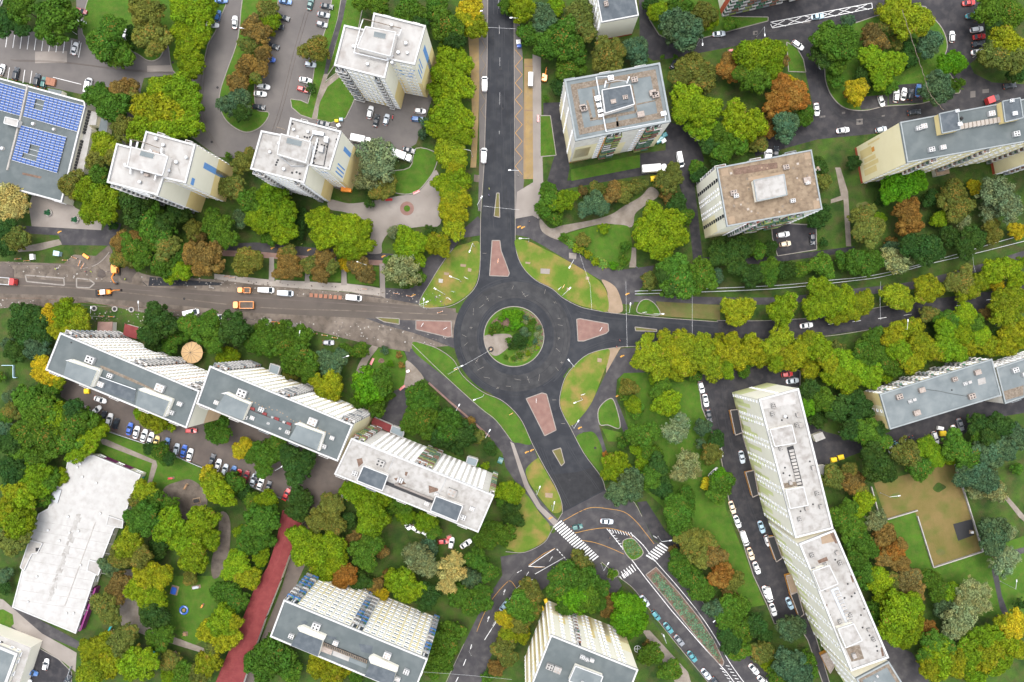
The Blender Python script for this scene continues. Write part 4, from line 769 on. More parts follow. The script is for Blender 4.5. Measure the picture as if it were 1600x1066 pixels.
I2.block('raised_deck', a((490, 470), (858, 612), (830, 690), (445, 550)), .3, 'roof_grey', 'tile_red')
for t in (0, .3, .6, .9): I2.block('red_strip', a((510+t*350-10, 445+t*145), (540+t*350, 457+t*145), (535+t*350, 480+t*145), (500+t*350, 465+t*145)), .2, 'tile_red', 'tile_red')
I2.vents(a((430, 330), (1040, 575)), 2.6, 1.4, 'parapet_white'); I2.vents(a((597, 470), (1207, 715), (1135, 788), (210, 410), (825, 665), (520, 542), (460, 535)), 1.5, 1.1, 'parapet_white'); I2.vents(a((690, 538), (790, 578), (655, 590), (757, 635)), .8, .7, 'parapet_white')
for i in range(30):
    t = i/30; x = 300+t*900+random.uniform(-8, 8); y = 320+t*355+random.uniform(-14, 14)-30*math.sin(t*6)*.3; I2.strip('paver', a((x, y), (x+9, y+3), (x+7, y+11), (x-2, y+8)), 'sand', .05)
I3 = Bld('apartment_slab', 'right slab of the stepped row of three, dirty white roof with two blue-grey roof boxes', 'apartment slab', [(549,685),(772,774),(747,832),(522.5,741)], 35.5, 'roof_dirty', 'wall_pale', ('parapet_white', .35, .35), 12,
  faces={0: 'gg.wwwWwwwWgggwwwwWwwwW.g', 1: '.....', 2: 'WBWWBWWBWWBWWB', 3: '...'}, paint=[(0, i, i+.012, 0, 1, 'wall_pale') for i in (.1, .3, .5, .7)])
a = Z(510, 650, 5.61)
for q in (((325, 438), (540, 522), (490, 655), (268, 568)), ((960, 702), (1195, 790), (1145, 925), (912, 830))): I3.block('penthouse', a(*q), 2.4, 'roof_dark', 'wall_pale', 'parapet_white')
I3.block('dark_skylight', a((528, 572), (940, 735), (925, 765), (518, 602)), .1, 'dark', 'metal'); I3.pipe(a((600, 595), (935, 730)), .35, 'paving', .7)
I3.vents(a((470, 415), (1100, 675)), 2.6, 1.3, 'roof_dirty'); I3.vents(a((250, 505), (1275, 815), (1195, 890), (880, 770), (645, 565), (965, 690)), 1.6, 1.1, 'parapet_white')
for q in (((262, 380), (310, 370), (320, 415), (280, 450)), ((590, 550), (640, 540), (700, 600), (640, 605)), ((895, 610), (980, 640), (975, 660), (900, 680)), ((690, 490), (715, 495), (700, 530), (685, 520))): I3.strip('stain', a(*q), 'bed_soil', .02)
I3.pipe(a((590, 370), (545, 480)), .06, 'metal', .05); I3.pipe(a((1050, 545), (1000, 665)), .06, 'metal', .05); I3.pipe(a((300, 225), (1350, 640)), .08, 'metal', .05)
# --- kindergarten J
J = Bld('kindergarten', 'low sprawling kindergarten with stained white roof and magenta wall strips', 'kindergarten',
  [(107,712),(147,712),(220,742),(207,768),(200,790),(190,818),(178,826),(155,885),(148,902),(118,990),(60,966),(19,949),(48,838),(60,803),(75,795),(90,755),(103,735)], 4.2, 'roof_bright', 'wall_white', ('parapet_white', .2, .3), 1,
  faces={1: 'W.W.W', 8: 'W.W.W.W', 10: 'W.W.W'}, paint=[(1, .1, .75, 0, .9, 'wall_magenta'), (8, .2, 1, 0, .9, 'wall_magenta'), (2, .2, 1, 0, .9, 'wall_teal')])
j = Z(0, 799, 4)
for q in (((185, 180), (265, 200), (235, 260), (200, 265), (150, 370), (128, 350)),): J.block('roof_terrace', j(*q), .1, 'concrete', 'wall_pale', 'parapet_white')
for q in (((600, 720), (750, 780), (745, 792), (595, 732)),): 
    b = MB(); P_ = [G(x, y, 3).xy for x, y in Z(0, 533, 4)(*q)]; b.prism(P_, 0, 3.2, M['wall_magenta']); b.build('canopy', J.root, J.inv)
b = MB(); b.prism([G(x, y, 3).xy for x, y in j((590, 480), (600, 483), (506, 745), (492, 752))], 0, 3.0, M['wall_magenta']); b.build('canopy', J.root, J.inv)
b = MB(); b.prism([G(x, y, 3).xy for x, y in Z(0, 533, 4)((862, 845), (875, 850), (845, 920), (832, 912))], 0, 3.0, M['wall_teal']); b.build('canopy', J.root, J.inv)
for q in (((560, 305), (640, 325), (615, 400), (545, 370)), ((680, 30), (770, 60), (765, 105), (665, 85))): J.block('skylight', j(*q), .2, 'roof_white', 'wall_pale', 'parapet_white')
J.block('dark_shaft', j((222, 228), (250, 228), (245, 250), (222, 252)), .12, 'dark', 'dark'); J.block('skylight', Z(0, 533, 4)((330, 920), (385, 930), (360, 1015), (315, 1000)), .1, 'metal', 'dark')
for i in range(9):
    t = i/9; x = 640-50*i; J.strip('roof_seam', j((235-14*i, 60+62*i), (720-14*i-(i > 4)*60, 145+62*i-(i > 4)*20), (720-14*i-(i > 4)*60, 147+62*i-(i > 4)*20), (235-14*i, 62+62*i)), 'roof_dirty', .015+.001*i)
J.vents(j((430, 135), (485, 125), (622, 15), (365, 185), (225, 410), (170, 568), (500, 338), (410, 640), (455, 640), (295, 120), (420, 35)), .9, .5, style=1)
J.vents(Z(0, 533, 4)((497, 770), (510, 850), (597, 888), (480, 790)), .9, .5, style=1)
random.seed(11)
for i in range(40):
    t = random.random(); x = 480-190*t+random.uniform(-8, 8); y = 20+540*t
    J.strip('puddle_stain', j((x, y), (x+random.uniform(8, 30), y-3), (x+random.uniform(5, 20), y+random.uniform(12, 40)), (x-6, y+20)), 'roof_dirty', .02+.002*i)
for i in range(14):
    t = i/14; x = 590-190*t; y = 70+520*t; J.strip('roof_seam', j((x+3, y), (x+7, y), (x-9, y+40), (x-13, y+38)), 'concrete', .10+.002*i)
# --- slab K
K = Bld('apartment_slab', 'slab at the bottom with grey roof and a cream front of blue and brown balcony columns', 'apartment slab', [(443.5,937.5),(668,1030),(645,1088),(422,995)], 35, 'roof_grey', 'wall_white', ('parapet_white', .35, .4), 11,
  faces={0: 'bbWWlWlWWlbbWlWWlWlWWb', 1: '..w..', 2: 'WBWWBWWBWWBWWB', 3: '.....'}, paint=[(0, i, i+.022, 0, 1, 'wall_cream') for i in (.085, .24, .42, .485, .70, .86)]+[(0, .10, .23, 0, .55, 'wall_cream'), (0, .30, .42, 0, .35, 'wall_cream'), (0, .55, .68, 0, .7, 'wall_cream'), (0, .74, .80, 0, .9, 'wall_cream'), (0, .87, .93, 0, .9, 'wall_cream'), (3, 0, 1, 0, 1, 'wall_cream')])
a = Z(410, 885, 5.517)
for q in (((315, 560), (520, 640), (478, 778), (245, 682)), ((930, 835), (1150, 915), (1120, 1040), (882, 945))): K.block('penthouse', a(*q), 2.6, 'roof_dark', 'wall_white')
for q in (((300, 530), (345, 518), (545, 605), (530, 640), (318, 558)), ((915, 790), (950, 770), (1170, 875), (1160, 915), (930, 832))): K.block('penthouse_ledge', a(*q), 1.4, 'parapet_white', 'wall_white')
K.block('vent_gallery', a((525, 655), (905, 810), (900, 840), (520, 690)), .3, 'gravel_strip', 'dark')
for i in range(24): t = i/24; x = 535+t*365; y = 664+t*150; K.block('slot', a((x, y), (x+7, y+3), (x+4, y+24), (x-3, y+21)), .38, 'dark', 'dark')
K.strip('red_patch', a((515, 690), (605, 725), (590, 770), (500, 735)), 'chimney_brick'); K.strip('white_patch', a((610, 728), (750, 785), (740, 825), (600, 770)), 'roof_white'); K.strip('blue_patch', a((750, 790), (900, 850), (890, 885), (745, 825)), 'roof_light_grey')
K.vents(a((462, 520), (1075, 770)), 2.6, 1.3, 'parapet_white'); K.vents(a((247, 605), (630, 665), (1240, 912), (1165, 975)), 1.6, 1.1, 'parapet_white')
for q in (((330, 480), (370, 470), (390, 495), (345, 510)), ((560, 600), (640, 620), (620, 640), (560, 625)), ((830, 670), (950, 690), (940, 760), (850, 740))): K.strip('stain', a(*q), 'roof_dark', .02)
# --- tower L
L = Bld('apartment_tower', 'cream tower at the bottom centre, grey roof with white-rimmed core, rows of small windows', 'apartment tower', [(861,992.5),(997,1047),(957,1148),(821,1094)], 32.5, 'roof_grey', 'wall_white', ('parapet_white', .35, .4), 11,
  faces={0: 'w.W.WB.wW.wW.wW..', 3: 'w.W.w.W.w.W.w', 2: 'WBWWBW', 1: 'w.W.W.w'}, paint=[(0, 0, 1, 0, .38, 'wall_cream'), (3, 0, 1, 0, .75, 'wall_cream')]+[(3, i/6+.05, i/6+.1, 0, 1, 'wall_yellow') for i in range(6)]+[(0, .12, .2, .0, .55, 'wall_yellow'), (0, .5, .56, .0, .6, 'wall_yellow'), (0, .7, .76, 0, .55, 'wall_yellow'), (0, .85, 1, 0, .6, 'wall_cream')])
a = Z(815, 930, 7.84)
L.block('roof_core', a((660, 868), (995, 995), (930, 1180), (580, 1050)), 1.8, 'roof_light_grey', 'wall_white', 'parapet_white')
L.vents(a((345, 880), (438, 918)), 2.2, 1.2, 'roof_dirty'); L.vents(a((745, 762), (862, 802), (800, 792)), 1.3, 1.1, 'parapet_white'); L.vents(a((740, 1040),), 1.0, .8, 'parapet_white', zadd=2)
# --- small ones
Mm = Bld('corner_building', 'white-walled building with sunken grey roof at the bottom left corner', 'building', [(-50,990),(27,1022),(5,1082),(-70,1050)], 9, 'roof_light_grey', 'wall_white', ('parapet_white', .6, .8), 3, faces={0: 'w.www.ww', 1: 'WW.W.W'})
b = MB(); b.prism([G(x, y, 7).xy for x, y in ((-50, 975), (47, 1013), (30, 1066), (20, 1100), (0, 1090), (24, 1020), (-50, 992))], 0, 6.5, M['roof_white'], M['wall_white']); b.build('lower_wing', Mm.root, Mm.inv)
for x, y in ((1, 1007), (7, 1009), (14, 1013), (20, 1015), (26, 1018), (3, 1003)): Mm.block('skylight', [(x-1.5, y-1), (x+1.5, y), (x+1.2, y+1.8), (x-1.8, y+.8)], -2.3, 'dark', 'dark', z0=6)
N = Bld('apartment_block', 'narrow white block with bare lower gable and blue-grey roof at the top edge', 'apartment block', [(926,-40),(940,35),(998,24),(984,-52)], 16.5, 'roof_dark', 'wall_white', ('parapet_white', .2, .3), 5, faces={0: 'WwWWwW', 2: 'WwWWwW'}, paint=[(1, 0, 1, 0, .06, 'wall_red')])
N.vents([(947, 6)], 1.6, 1.2, 'chimney_brick')
O = Bld('apartment_slab', 'balcony front of a slab with a brick-red gable cut off by the top edge', 'apartment slab', [(1161,-32),(1299,-63),(1290,-110),(1150,-80)], 27, 'roof_grey', 'wall_white', ('parapet_white', .3, .3), 9, faces={0: 'BgBgBgBgBWBg'}, paint=[(3, .8, 1, 0, 1, 'wall_red')])
# annex by the top edge
# --- school with solar roof
Sc = Bld('school', 'long low building with grey roof carrying blue solar panels at the left edge', 'school', [(-70,103),(132,158),(133,166),(96,316),(-80,268)], 7, 'roof_grey', 'wall_white', ('parapet_white', .25, .45), 2, faces={1: '', 0: 'W.W.W.W.W.W', 3: 'W.W.W.W'} if False else {0: 'W.W.W.W.W.W', 3: 'W.W.W.W'})
a = Z(0, 100, 4.635)
b = MB(); b.prism([G(x, y, 4.5).xy for x, y in a((620, 330), (705, 350), (690, 440), (640, 440), (660, 470), (600, 780), (520, 775))], 0, 4.2, M['roof_white'], M['wall_white']); b.build('side_wing', Sc.root, Sc.inv)
for i in range(20):
    if i in (8, 9): continue
    t = i/20; x = 642-110*t; y = 345+430*t; b = MB(); c = G(*a((x, y))[0], 4.5); b.box((c.x, c.y, 4.5), (1.3, .8, .9), M['dark'], Sc.ang); b.build('skylight', Sc.root, Sc.inv)
Sc.block('roof_hut', a((40, 385), (135, 408), (125, 455), (30, 430)), 1.8, 'roof_white', 'wall_pale', 'parapet_white'); Sc.vents(a((235, 432), (385, 472), (10, 610)), 1.3, .9, style=1)
Sc.strip('moss', a((160, 785), (300, 815), (290, 830), (158, 800)), 'bed_soil', .02); Sc.pipe(a((200, 150), (145, 400), (50, 770)), .4, 'concrete', .1)
for q in (((345, 175), (450, 195), (440, 225), (350, 200)),): 
    b = MB(); b.prism([G(x, y, 3).xy for x, y in a(*q)], 0, 3, M['roof_light_grey'], M['wall_white']); b.build('porch', Sc.root, Sc.inv)
b = MB(); b.prism([G(x, y, 3).xy for x, y in a((735, 385), (785, 395), (775, 500), (715, 485))], 0, 3.2, M['roof_light_grey'], M['wall_white']); tag(b.build('shed'), 'pale flat-roofed shed between trees right of the solar-panelled building', 'shed')
def solar(label, c4, nc, nr, holes):
    P = [G(x, y, 7.4) for x, y in a(*c4)]; root = empty('solar_array', (P[0]+P[2])/2, 0); root.location.z = 7.0
    def at(u, v): return P[0].lerp(P[1], u).lerp(P[3].lerp(P[2], u), v)
    fr = MB(); n = 0
    for r in range(nr+1):
        p, q = at(0, r/nr), at(1, r/nr); fr.bar((p.x, p.y, 7.15), (q.x, q.y, 7.15), .07, M['metal_light'], 4)
    fr.build('frame', root, Matrix.Translation(-root.location))
    for r in range(nr):
        for c in range(nc):
            if (c, r) in holes: continue
            b = MB(); e = .06; f = .05
            q = [at((c+e)/nc, (r+f)/nr), at((c+1-e)/nc, (r+f)/nr), at((c+1-e)/nc, (r+1-f)/nr), at((c+e)/nc, (r+1-f)/nr)]
            b.prism([v.xy for v in q], 7.2, 7.32, M['panel_blue'], M['metal_light'])
            m0, m1 = (q[0]+q[3])/2, (q[1]+q[2])/2; b.prism([(m0.x, m0.y-.05), (m1.x, m1.y-.05), (m1.x, m1.y+.05), (m0.x, m0.y+.05)], 7.3, 7.325, M['metal_light'])
            b.build('solar_panel', root, Matrix.Translation(-root.location)); n += 1
    tag(root, label, 'solar panels', 'solar arrays on the grey roof')
solar('upper right array of blue solar panels, gap of four near its left end', ((205, 197), (608, 302), (556, 490), (165, 378)), 13, 5, {(2, 1), (3, 1), (2, 2), (3, 2)})
solar('lower array of blue solar panels with a gap at its left', ((150, 443), (480, 530), (412, 790), (82, 695)), 10, 7, {(3, 3), (3, 4), (4, 3), (4, 4), (3, 5), (4, 5), (2, 5)})
solar('upper left array of blue solar panels cut by the left edge', ((-60, 118), (182, 188), (142, 375), (-105, 305)), 8, 5, set())
# --- red walkway roof, gazebo
rt = empty('arcade', G(408, 930)); tag(rt, 'long curved arcade with a dark red tiled roof between the gardens', 'covered walkway'); xf = Matrix.Translation(-rt.location)
Lp = pp("441,797 432,845 418,886 398,918 372,985 352,1030 332,1078"); Rp = pp("477,803 466,832 452,868 438,908 414,968 392,1030 374,1085")
b = MB(); wl_ = MB()
for i in range(len(Lp)-1):
    l0, l1, r0, r1 = G(*Lp[i], 4), G(*Lp[i+1], 4), G(*Rp[i], 4), G(*Rp[i+1], 4); m0, m1 = (l0+r0)/2, (l1+r1)/2; m0.z = m1.z = 5.2
    for q in ((l0, l1, m1, m0), (m0, m1, r1, r0)): b.face(q, M['tile_red']); 
    n_ = 14
    for k_ in range(n_):
        t = (k_+.5)/n_; p, mm, q = l0.lerp(l1, t), m0.lerp(m1, t), r0.lerp(r1, t); b.bar(p+Vector((0, 0, .03)), mm+Vector((0, 0, .03)), .045, M['tile_red'], 3); b.bar(mm+Vector((0, 0, .03)), q+Vector((0, 0, .03)), .045, M['tile_red'], 3)
    for p, q in ((l0, l1), (r0, r1)):
        c = (l0+r0+l1+r1)/4; p = p.lerp(c, .06); q = q.lerp(c, .06); wl_.face([(p.x, p.y, 0), (q.x, q.y, 0), (q.x, q.y, 4), (p.x, p.y, 4)], M['wall_pale'])
b.build('roof', rt, xf); wl_.build('wall', rt, xf)
def cone_roof(name, label, cat, x, y, r, h0, h1, m, n=12):
    c = G(x, y, h0); rt = empty(name, (c.x, c.y, 0)); b = MB()
    for i in range(n):
        a0, a1 = 2*math.pi*i/n, 2*math.pi*(i+1)/n
        b.face([(r*math.cos(a0), r*math.sin(a0), h0), (r*math.cos(a1), r*math.sin(a1), h0), (0, 0, h1)], M[m]); b.bar((0, 0, h1), (r*math.cos(a0), r*math.sin(a0), h0), .06, M['gravel_strip'], 4)
    b.build('roof', rt); b = MB()
    for i in range(6):
        a0 = math.pi*i/3; b.bar((r*.85*math.cos(a0), r*.85*math.sin(a0), 0), (r*.85*math.cos(a0), r*.85*math.sin(a0), h0+.2), .1, M['wood'])
    b.build('posts', rt); tag(rt, label, cat); return rt
cone_roof('gazebo', 'round tan canvas gazebo in the trees above the stepped row of slabs', 'gazebo', 300, 551, 17*S, 3.2, 4.6, 'canvas_tan')
# red and grey annexes at the feet of the stepped row
def lowbox(name, label, cat, q, h, top, side, rim=None):
    c = G(*q[0], h); rt = empty(name, (c.x, c.y, 0)); xf = Matrix.Translation((-c.x, -c.y, 0)); b = MB(); P = [G(x, y, h).xy for x, y in q]; b.prism(P, h-.25, h, M[top]); b.build('roof', rt, xf)
    b = MB(); P2 = [p.lerp(sum(P, Vector((0, 0)))/len(P), .06) for p in P]; b.prism(P2, 0, h-.25, M[side]); b.build('wall', rt, xf)
    if rim:
        k = MB()
        for i in range(len(P)): seg(k, P[i], P[(i+1) % len(P)], .25, h+.22+.003*i, M[rim], h-.1)
        k.build('roof_edge', rt, xf)
    tag(rt, label, cat); return rt
lowbox('entrance_annex', 'dark red flat annex roof at the foot of the white-roofed slab', 'annex', [(583,652),(613,665),(609,676),(580,662)], 3.5, 'tile_red', 'wall_pale')
lowbox('entrance_porch', 'square glazed entrance porch right of the dark red annex roof', 'porch', [(613,665),(632,672),(629,684),(610,675)], 3.5, 'glass_light', 'wall_pale', 'parapet_white')
lowbox('entrance_porch', 'square glazed entrance porch near the right end of the white-roofed slab', 'porch', [(731,713),(747,718),(743,729),(728,724)], 3.5, 'glass_light', 'wall_pale', 'parapet_white')
lowbox('entrance_annex', 'dark red annex roof half under trees above the left slab of the stepped row', 'annex', [(195,506),(216,512),(213,530),(192,524)], 3.2, 'tile_red', 'wall_pale')
lowbox('entrance_annex', 'brown flat annex roof at the upper edge of the left stepped slab', 'annex', [(153,503),(176,503),(175,522),(151,522)], 3.2, 'brick_path', 'wall_pale')
lowbox('entrance_porch', 'white-framed porch above the middle slab of the stepped row', 'porch', [(423,568),(438,573),(434,586),(420,581)], 3.2, 'glass_light', 'wall_pale', 'parapet_white')
lowbox('entrance_porch', 'small tan canopy below the slab with yellow roof boxes', 'porch', [(1461,262),(1482,259),(1484,271),(1464,275)], 3.0, 'sand', 'wall_pale')
for i, (q, l) in enumerate((([(1141,641),(1153,640),(1160,676),(1149,680)], 'highest of the orange-rimmed garage ramps left of the upper long slab'), ([(1165,738),(1178,735),(1185,773),(1176,777)], 'orange-rimmed garage ramp halfway along the upper long slab'),
    ([(1199,840),(1210,838),(1222,872),(1213,878)], 'orange-rimmed garage ramp just below the joint of the long slabs'), ([(1235,928),(1246,925),(1256,960),(1249,965)], 'black orange-rimmed ramp beside the lower long slab'),
    ([(1283,1024),(1294,1019),(1304,1040),(1297,1052)], 'lowest orange ramp beside the lower long slab'), ([(1228,900),(1240,897),(1246,925),(1236,929)], 'pale peach flat ramp roof beside the lower long slab'))):
    lowbox('garage_ramp', l, 'garage ramp', q, 2.6, 'sand' if i == 5 else ('chimney_brick' if i == 4 else 'dark'), 'wall_orange', 'chimney_brick')
lowbox('site_cabin', 'white site cabin roof in the yard right of the upper long slab', 'cabin', [(1270,680),(1285,675),(1290,685),(1275,691)], 2.6, 'roof_white', 'wall_white')
lowbox('site_cabin', 'small white lean-to against the right side of the upper long slab', 'cabin', [(1280,728),(1290,727),(1286,744),(1279,742)], 2.6, 'roof_white', 'wall_white')
# ------------------------------------------------------------------ trees
def crown_mesh(seed, style):
    rnd = random.Random(seed); V = []; F = []; tone = []
    nc = {'broad': 44, 'fine': 52, 'airy': 34, 'shrub': 11}[style]; f1, f2, f3 = [rnd.uniform(0, 6.28) for _ in range(3)]
    shape = lambda t: 1+.13*math.sin(2*t+f1)+.11*math.sin(3*t+f2)+.07*math.sin(5*t+f3)
    cl = [(Vector((0, 0, .42)), .50)]
    k = 0
    while len(cl) < nc:
        k += 1
        t = rnd.uniform(0, 2*math.pi); d = .78*math.sqrt(rnd.random()); zz = .62*math.sqrt(max(0, 1-(d/.95)**2))*rnd.uniform(.70, 1.18)
        r = rnd.uniform(.12, .27)*(1 if style != 'fine' else .9)*(1.45 if style == 'shrub' else 1); d *= shape(t)
        c = Vector((d*math.cos(t), d*math.sin(t), zz))
        if k < 900 and any((c-q).length < .55*(r+s_) for q, s_ in cl[1:]): continue
        cl.append((c, r))
    # a few limbs that stick out make the outline uneven
    for i in range(9 if style != 'airy' else 14):
        t = rnd.uniform(0, 2*math.pi); d = rnd.uniform(.76, .93)*shape(t); cl.append((Vector((d*math.cos(t), d*math.sin(t), rnd.uniform(.02, .3))), rnd.uniform(.07, .15)))
    ico = bmesh.new(); bmesh.ops.create_icosphere(ico, subdivisions=1, radius=1); iv = [v.co.copy() for v in ico.verts]; jf = [tuple(v.index for v in f.verts) for f in ico.faces]; ico.free()
    for ci, (c, r) in enumerate(cl):
        ct = rnd.uniform(.22, .75); au = rnd.random()
        rc = r*(.80 if style != 'airy' else .6)
        n = len(V)
        for v in iv: V.append(c+v*rc*rnd.uniform(.85, 1.1))
        for f in jf: F.append(tuple(n+i for i in f)); tone.append((ct*.5, au))  # clump cores get a darker tone, inner shade painted in
        nl = int({'broad': 2300, 'fine': 2700, 'airy': 1900, 'shrub': 1700}[style]*r*r*(1.0 if ci else .6))+12
        for i in range(nl):
            z = rnd.uniform(-.35, 1); a_ = rnd.uniform(0, 2*math.pi); q = math.sqrt(max(0, 1-z*z)); nrm = Vector((q*math.cos(a_), q*math.sin(a_), z))
            rr = r*(1+rnd.gauss(0, .10 if style != 'airy' else .22)); p = c+nrm*rr
            m = (nrm+Vector((rnd.gauss(0, .55), rnd.gauss(0, .55), rnd.gauss(0, .4)+.35))).normalized(); u = m.orthogonal().normalized(); u.rotate(Matrix.Rotation(rnd.uniform(0, 6.28), 3, m)); w_ = m.cross(u)
            s_ = rnd.uniform(.022, .046)*(1.25 if style == 'shrub' else 1); l_ = s_*rnd.uniform(1.1, 1.9)
            n = len(V); V += [p-u*l_-w_*s_*.2, p+w_*s_, p+u*l_, p-w_*s_]
            F.append((n, n+1, n+2, n+3)); tone.append((min(1, max(0, ct*.55+.25*(z+.2)+rnd.gauss(0, .16))), min(1, max(0, au*.75+rnd.random()*.25))))  # random tone plus painted light: upward leaves lighter, undersides darker
    me = bpy.data.meshes.new('crown'); me.from_pydata([tuple(v) for v in V], [], F)
    at = me.color_attributes.new('tone', 'FLOAT_COLOR', 'CORNER'); vals = []
    for p, t in zip(me.polygons, tone): vals += [t[0], t[1], 0, 1]*p.loop_total
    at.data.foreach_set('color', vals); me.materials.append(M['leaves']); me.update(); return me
def trunk_mesh(seed):
    rnd = random.Random(seed); b = MB(); b.bar((0, 0, 0), (.02, .01, .55), .045, M['bark'], 8, .03)
    for i in range(5):
        t = rnd.uniform(0, 6.28)+i*1.2; b.bar((.02, .01, .45+.03*i), (.30*math.cos(t), .30*math.sin(t), .85), .02, M['bark'], 6, .008)
    b.bar((.02, .01, .5), (0, 0, .95), .028, M['bark'], 6, .008)
    return b.mesh('trunk')
CR = {'broad': [crown_mesh(i, 'broad') for i in range(4)], 'fine': [crown_mesh(20+i, 'fine') for i in range(3)], 'airy': [crown_mesh(40+i, 'airy') for i in range(3)], 'shrub': [crown_mesh(60+i, 'shrub') for i in range(3)]}
TK = [trunk_mesh(i) for i in range(3)]
PAL = { # base colour, share of autumn leaves, style, words
'a': ((0.0963, 0.153, 0.00516), .05, 'broad', 'bright lime-green'), 'y': ((0.129, 0.153, 0.00602), .08, 'broad', 'yellow-green'), 'Y': ((0.275, 0.215, 0.0086), .10, 'broad', 'golden yellow'),
'g': ((0.043, 0.0929, 0.0086), .04, 'fine', 'mid-green'), 'd': ((0.0232, 0.0533, 0.00946), .0, 'fine', 'dark green'), 'v': ((0.0559, 0.15, 0.00516), .0, 'broad', 'vivid green'),
'o': ((0.0817, 0.0929, 0.0172), .12, 'fine', 'olive-green'), 'b': ((0.0989, 0.0705, 0.0206), .25, 'fine', 'brown'), 'r': ((0.163, 0.0791, 0.0155), .25, 'fine', 'rust-orange'),
's': ((0.129, 0.155, 0.0688), .0, 'airy', 'pale silvery green'), 'p': ((0.344, 0.275, 0.086), .0, 'airy', 'straw-coloured'), 't': ((0.0447, 0.0791, 0.0361), .0, 'fine', 'bluish dark green')}
TT = {}
TT['T00'] = "30,130,90,d;110,30,100,g;340,100,155,g;270,190,60,g;130,180,50,d;640,250,115,g;730,330,95,g;690,170,90,g;830,230,70,d;900,70,120,o;930,200,110,o;960,290,60,o;1130,50,100,a;1240,90,100,a;1150,200,90,a;1230,230,80,a;1160,320,90,a;1180,420,80,a;1290,30,70,a;600,590,90,g;690,660,110,g;760,560,90,b;820,600,70,o;1000,560,105,a;1130,560,110,a;930,680,120,y;1060,680,130,y;1180,650,90,a;890,780,110,a;1030,790,110,a;1140,760,110,y;760,790,90,o;640,900,90,y;600,980,80,o;690,960,60,o;1560,160,70,b;1540,280,60,o;1540,400,80,b;1480,520,80,b;1580,480,50,a;1460,640,105,t;1500,700,60,d;1510,1010,80,o;1560,960,50,o;1420,968,24,g"
TT['T10'] = "60,50,70,o;90,120,60,a;30,200,70,b;40,330,60,b;30,430,50,b;0,480,40,o;360,300,90,o;340,545,38,d;650,10,60,g;760,20,80,g;960,70,105,g;1120,30,80,g;1010,150,60,d;1180,150,110,g;1230,230,70,d;1340,60,95,Y;1370,150,85,y;1290,110,60,y;1200,330,100,a;1270,400,90,a;1170,440,90,a;1260,520,100,a;1150,570,80,a;1230,560,90,a;1190,690,110,a;1270,720,90,a;1150,800,90,a;1240,820,100,a;1300,860,50,a;1190,940,90,y;1260,960,70,y;1240,1030,60,y;750,980,135,s;730,1040,80,s;1560,30,55,g;1050,760,35,t;1040,830,35,t;92,205,30,y"
TT['T20'] = "60,40,95,a;30,60,60,g;200,110,95,t;110,200,80,g;270,40,60,a;420,110,110,o;310,230,135,g;210,270,100,g;390,300,90,g;360,420,90,g;300,530,60,d;590,350,110,o;660,300,60,o;780,310,95,t;480,200,60,o;930,80,80,a;1070,170,135,t;1050,50,90,g;1200,80,90,o;1230,120,60,a;1370,140,50,g;870,20,60,d;1130,420,105,o;1190,480,100,o;1050,480,70,o;1360,430,80,r;1350,380,60,b;1510,330,115,a;1520,470,110,g;1440,460,60,g;1100,620,110,a;1200,680,110,a;1060,700,70,a;1180,790,90,a;1290,820,80,g;1400,730,100,a;1500,780,105,a;1400,880,90,g;1320,940,80,g;1540,880,70,o;1230,900,60,d;1300,1010,60,d;1150,1040,50,g;1010,1050,50,o;210,610,22,g;940,355,18,g;1020,355,18,g"
TT['T30'] = "40,320,90,a;20,430,80,a;100,380,40,b;100,540,90,r;170,600,100,r;60,640,90,r;140,520,60,Y;20,740,60,b;120,780,95,t;10,820,50,r;240,720,60,g;380,230,105,g;480,270,115,g;360,320,90,d;440,370,80,g;500,130,50,t;660,220,80,b;710,250,60,b;430,490,60,g;560,560,85,Y;530,580,50,r;650,350,80,a;710,420,90,a;800,380,80,a;760,530,60,g;700,500,60,a;600,460,60,d;620,520,60,d;870,100,120,y;960,120,90,y;790,60,90,y;750,150,60,o;820,250,60,o;900,290,60,d;1020,260,90,t;880,370,60,d;1150,380,80,v;1200,400,50,v;1110,420,50,v;1070,550,115,t;1200,520,40,g;1400,60,110,g;1500,60,100,g;1560,100,60,g;1430,160,60,d;1500,260,115,y;1440,340,100,o;1560,350,95,y;1380,360,60,o;1560,460,60,d;700,60,40,o;320,1030,60,d;540,1010,50,d"
TT['T01'] = "60,170,95,p;40,240,80,p;100,230,70,p;30,370,80,d;90,420,85,o;30,470,65,d;440,80,90,o;520,120,80,a;600,60,90,g;620,180,115,a;560,240,90,a;650,260,70,a;830,190,125,d;900,290,110,g;970,380,110,g;1090,260,90,d;1000,330,80,d;1350,350,105,g;1320,300,70,g;1410,420,70,g;1200,360,70,o;1230,400,60,b;750,440,70,b;840,410,50,b;820,480,90,g;760,540,80,o;870,540,80,g;950,440,80,g;1030,470,90,o;1100,520,80,g;1000,590,80,g;1120,620,70,a;1050,640,60,a;1200,520,80,b;1290,530,110,b;1250,600,60,b;1440,100,90,o;1560,180,90,g;1500,300,60,t;1590,300,70,a;710,340,32,d;1530,560,90,o;1590,560,60,o;150,900,90,d;230,900,60,d;130,1000,100,d;240,1000,90,d;400,900,100,a;300,920,80,Y;480,930,80,y;430,990,80,y;350,1000,60,a;980,940,115,d;930,1010,80,d;1180,970,80,g;1290,990,100,g;1310,910,50,g;1450,990,110,d;1580,1030,60,g;1100,1040,60,g"
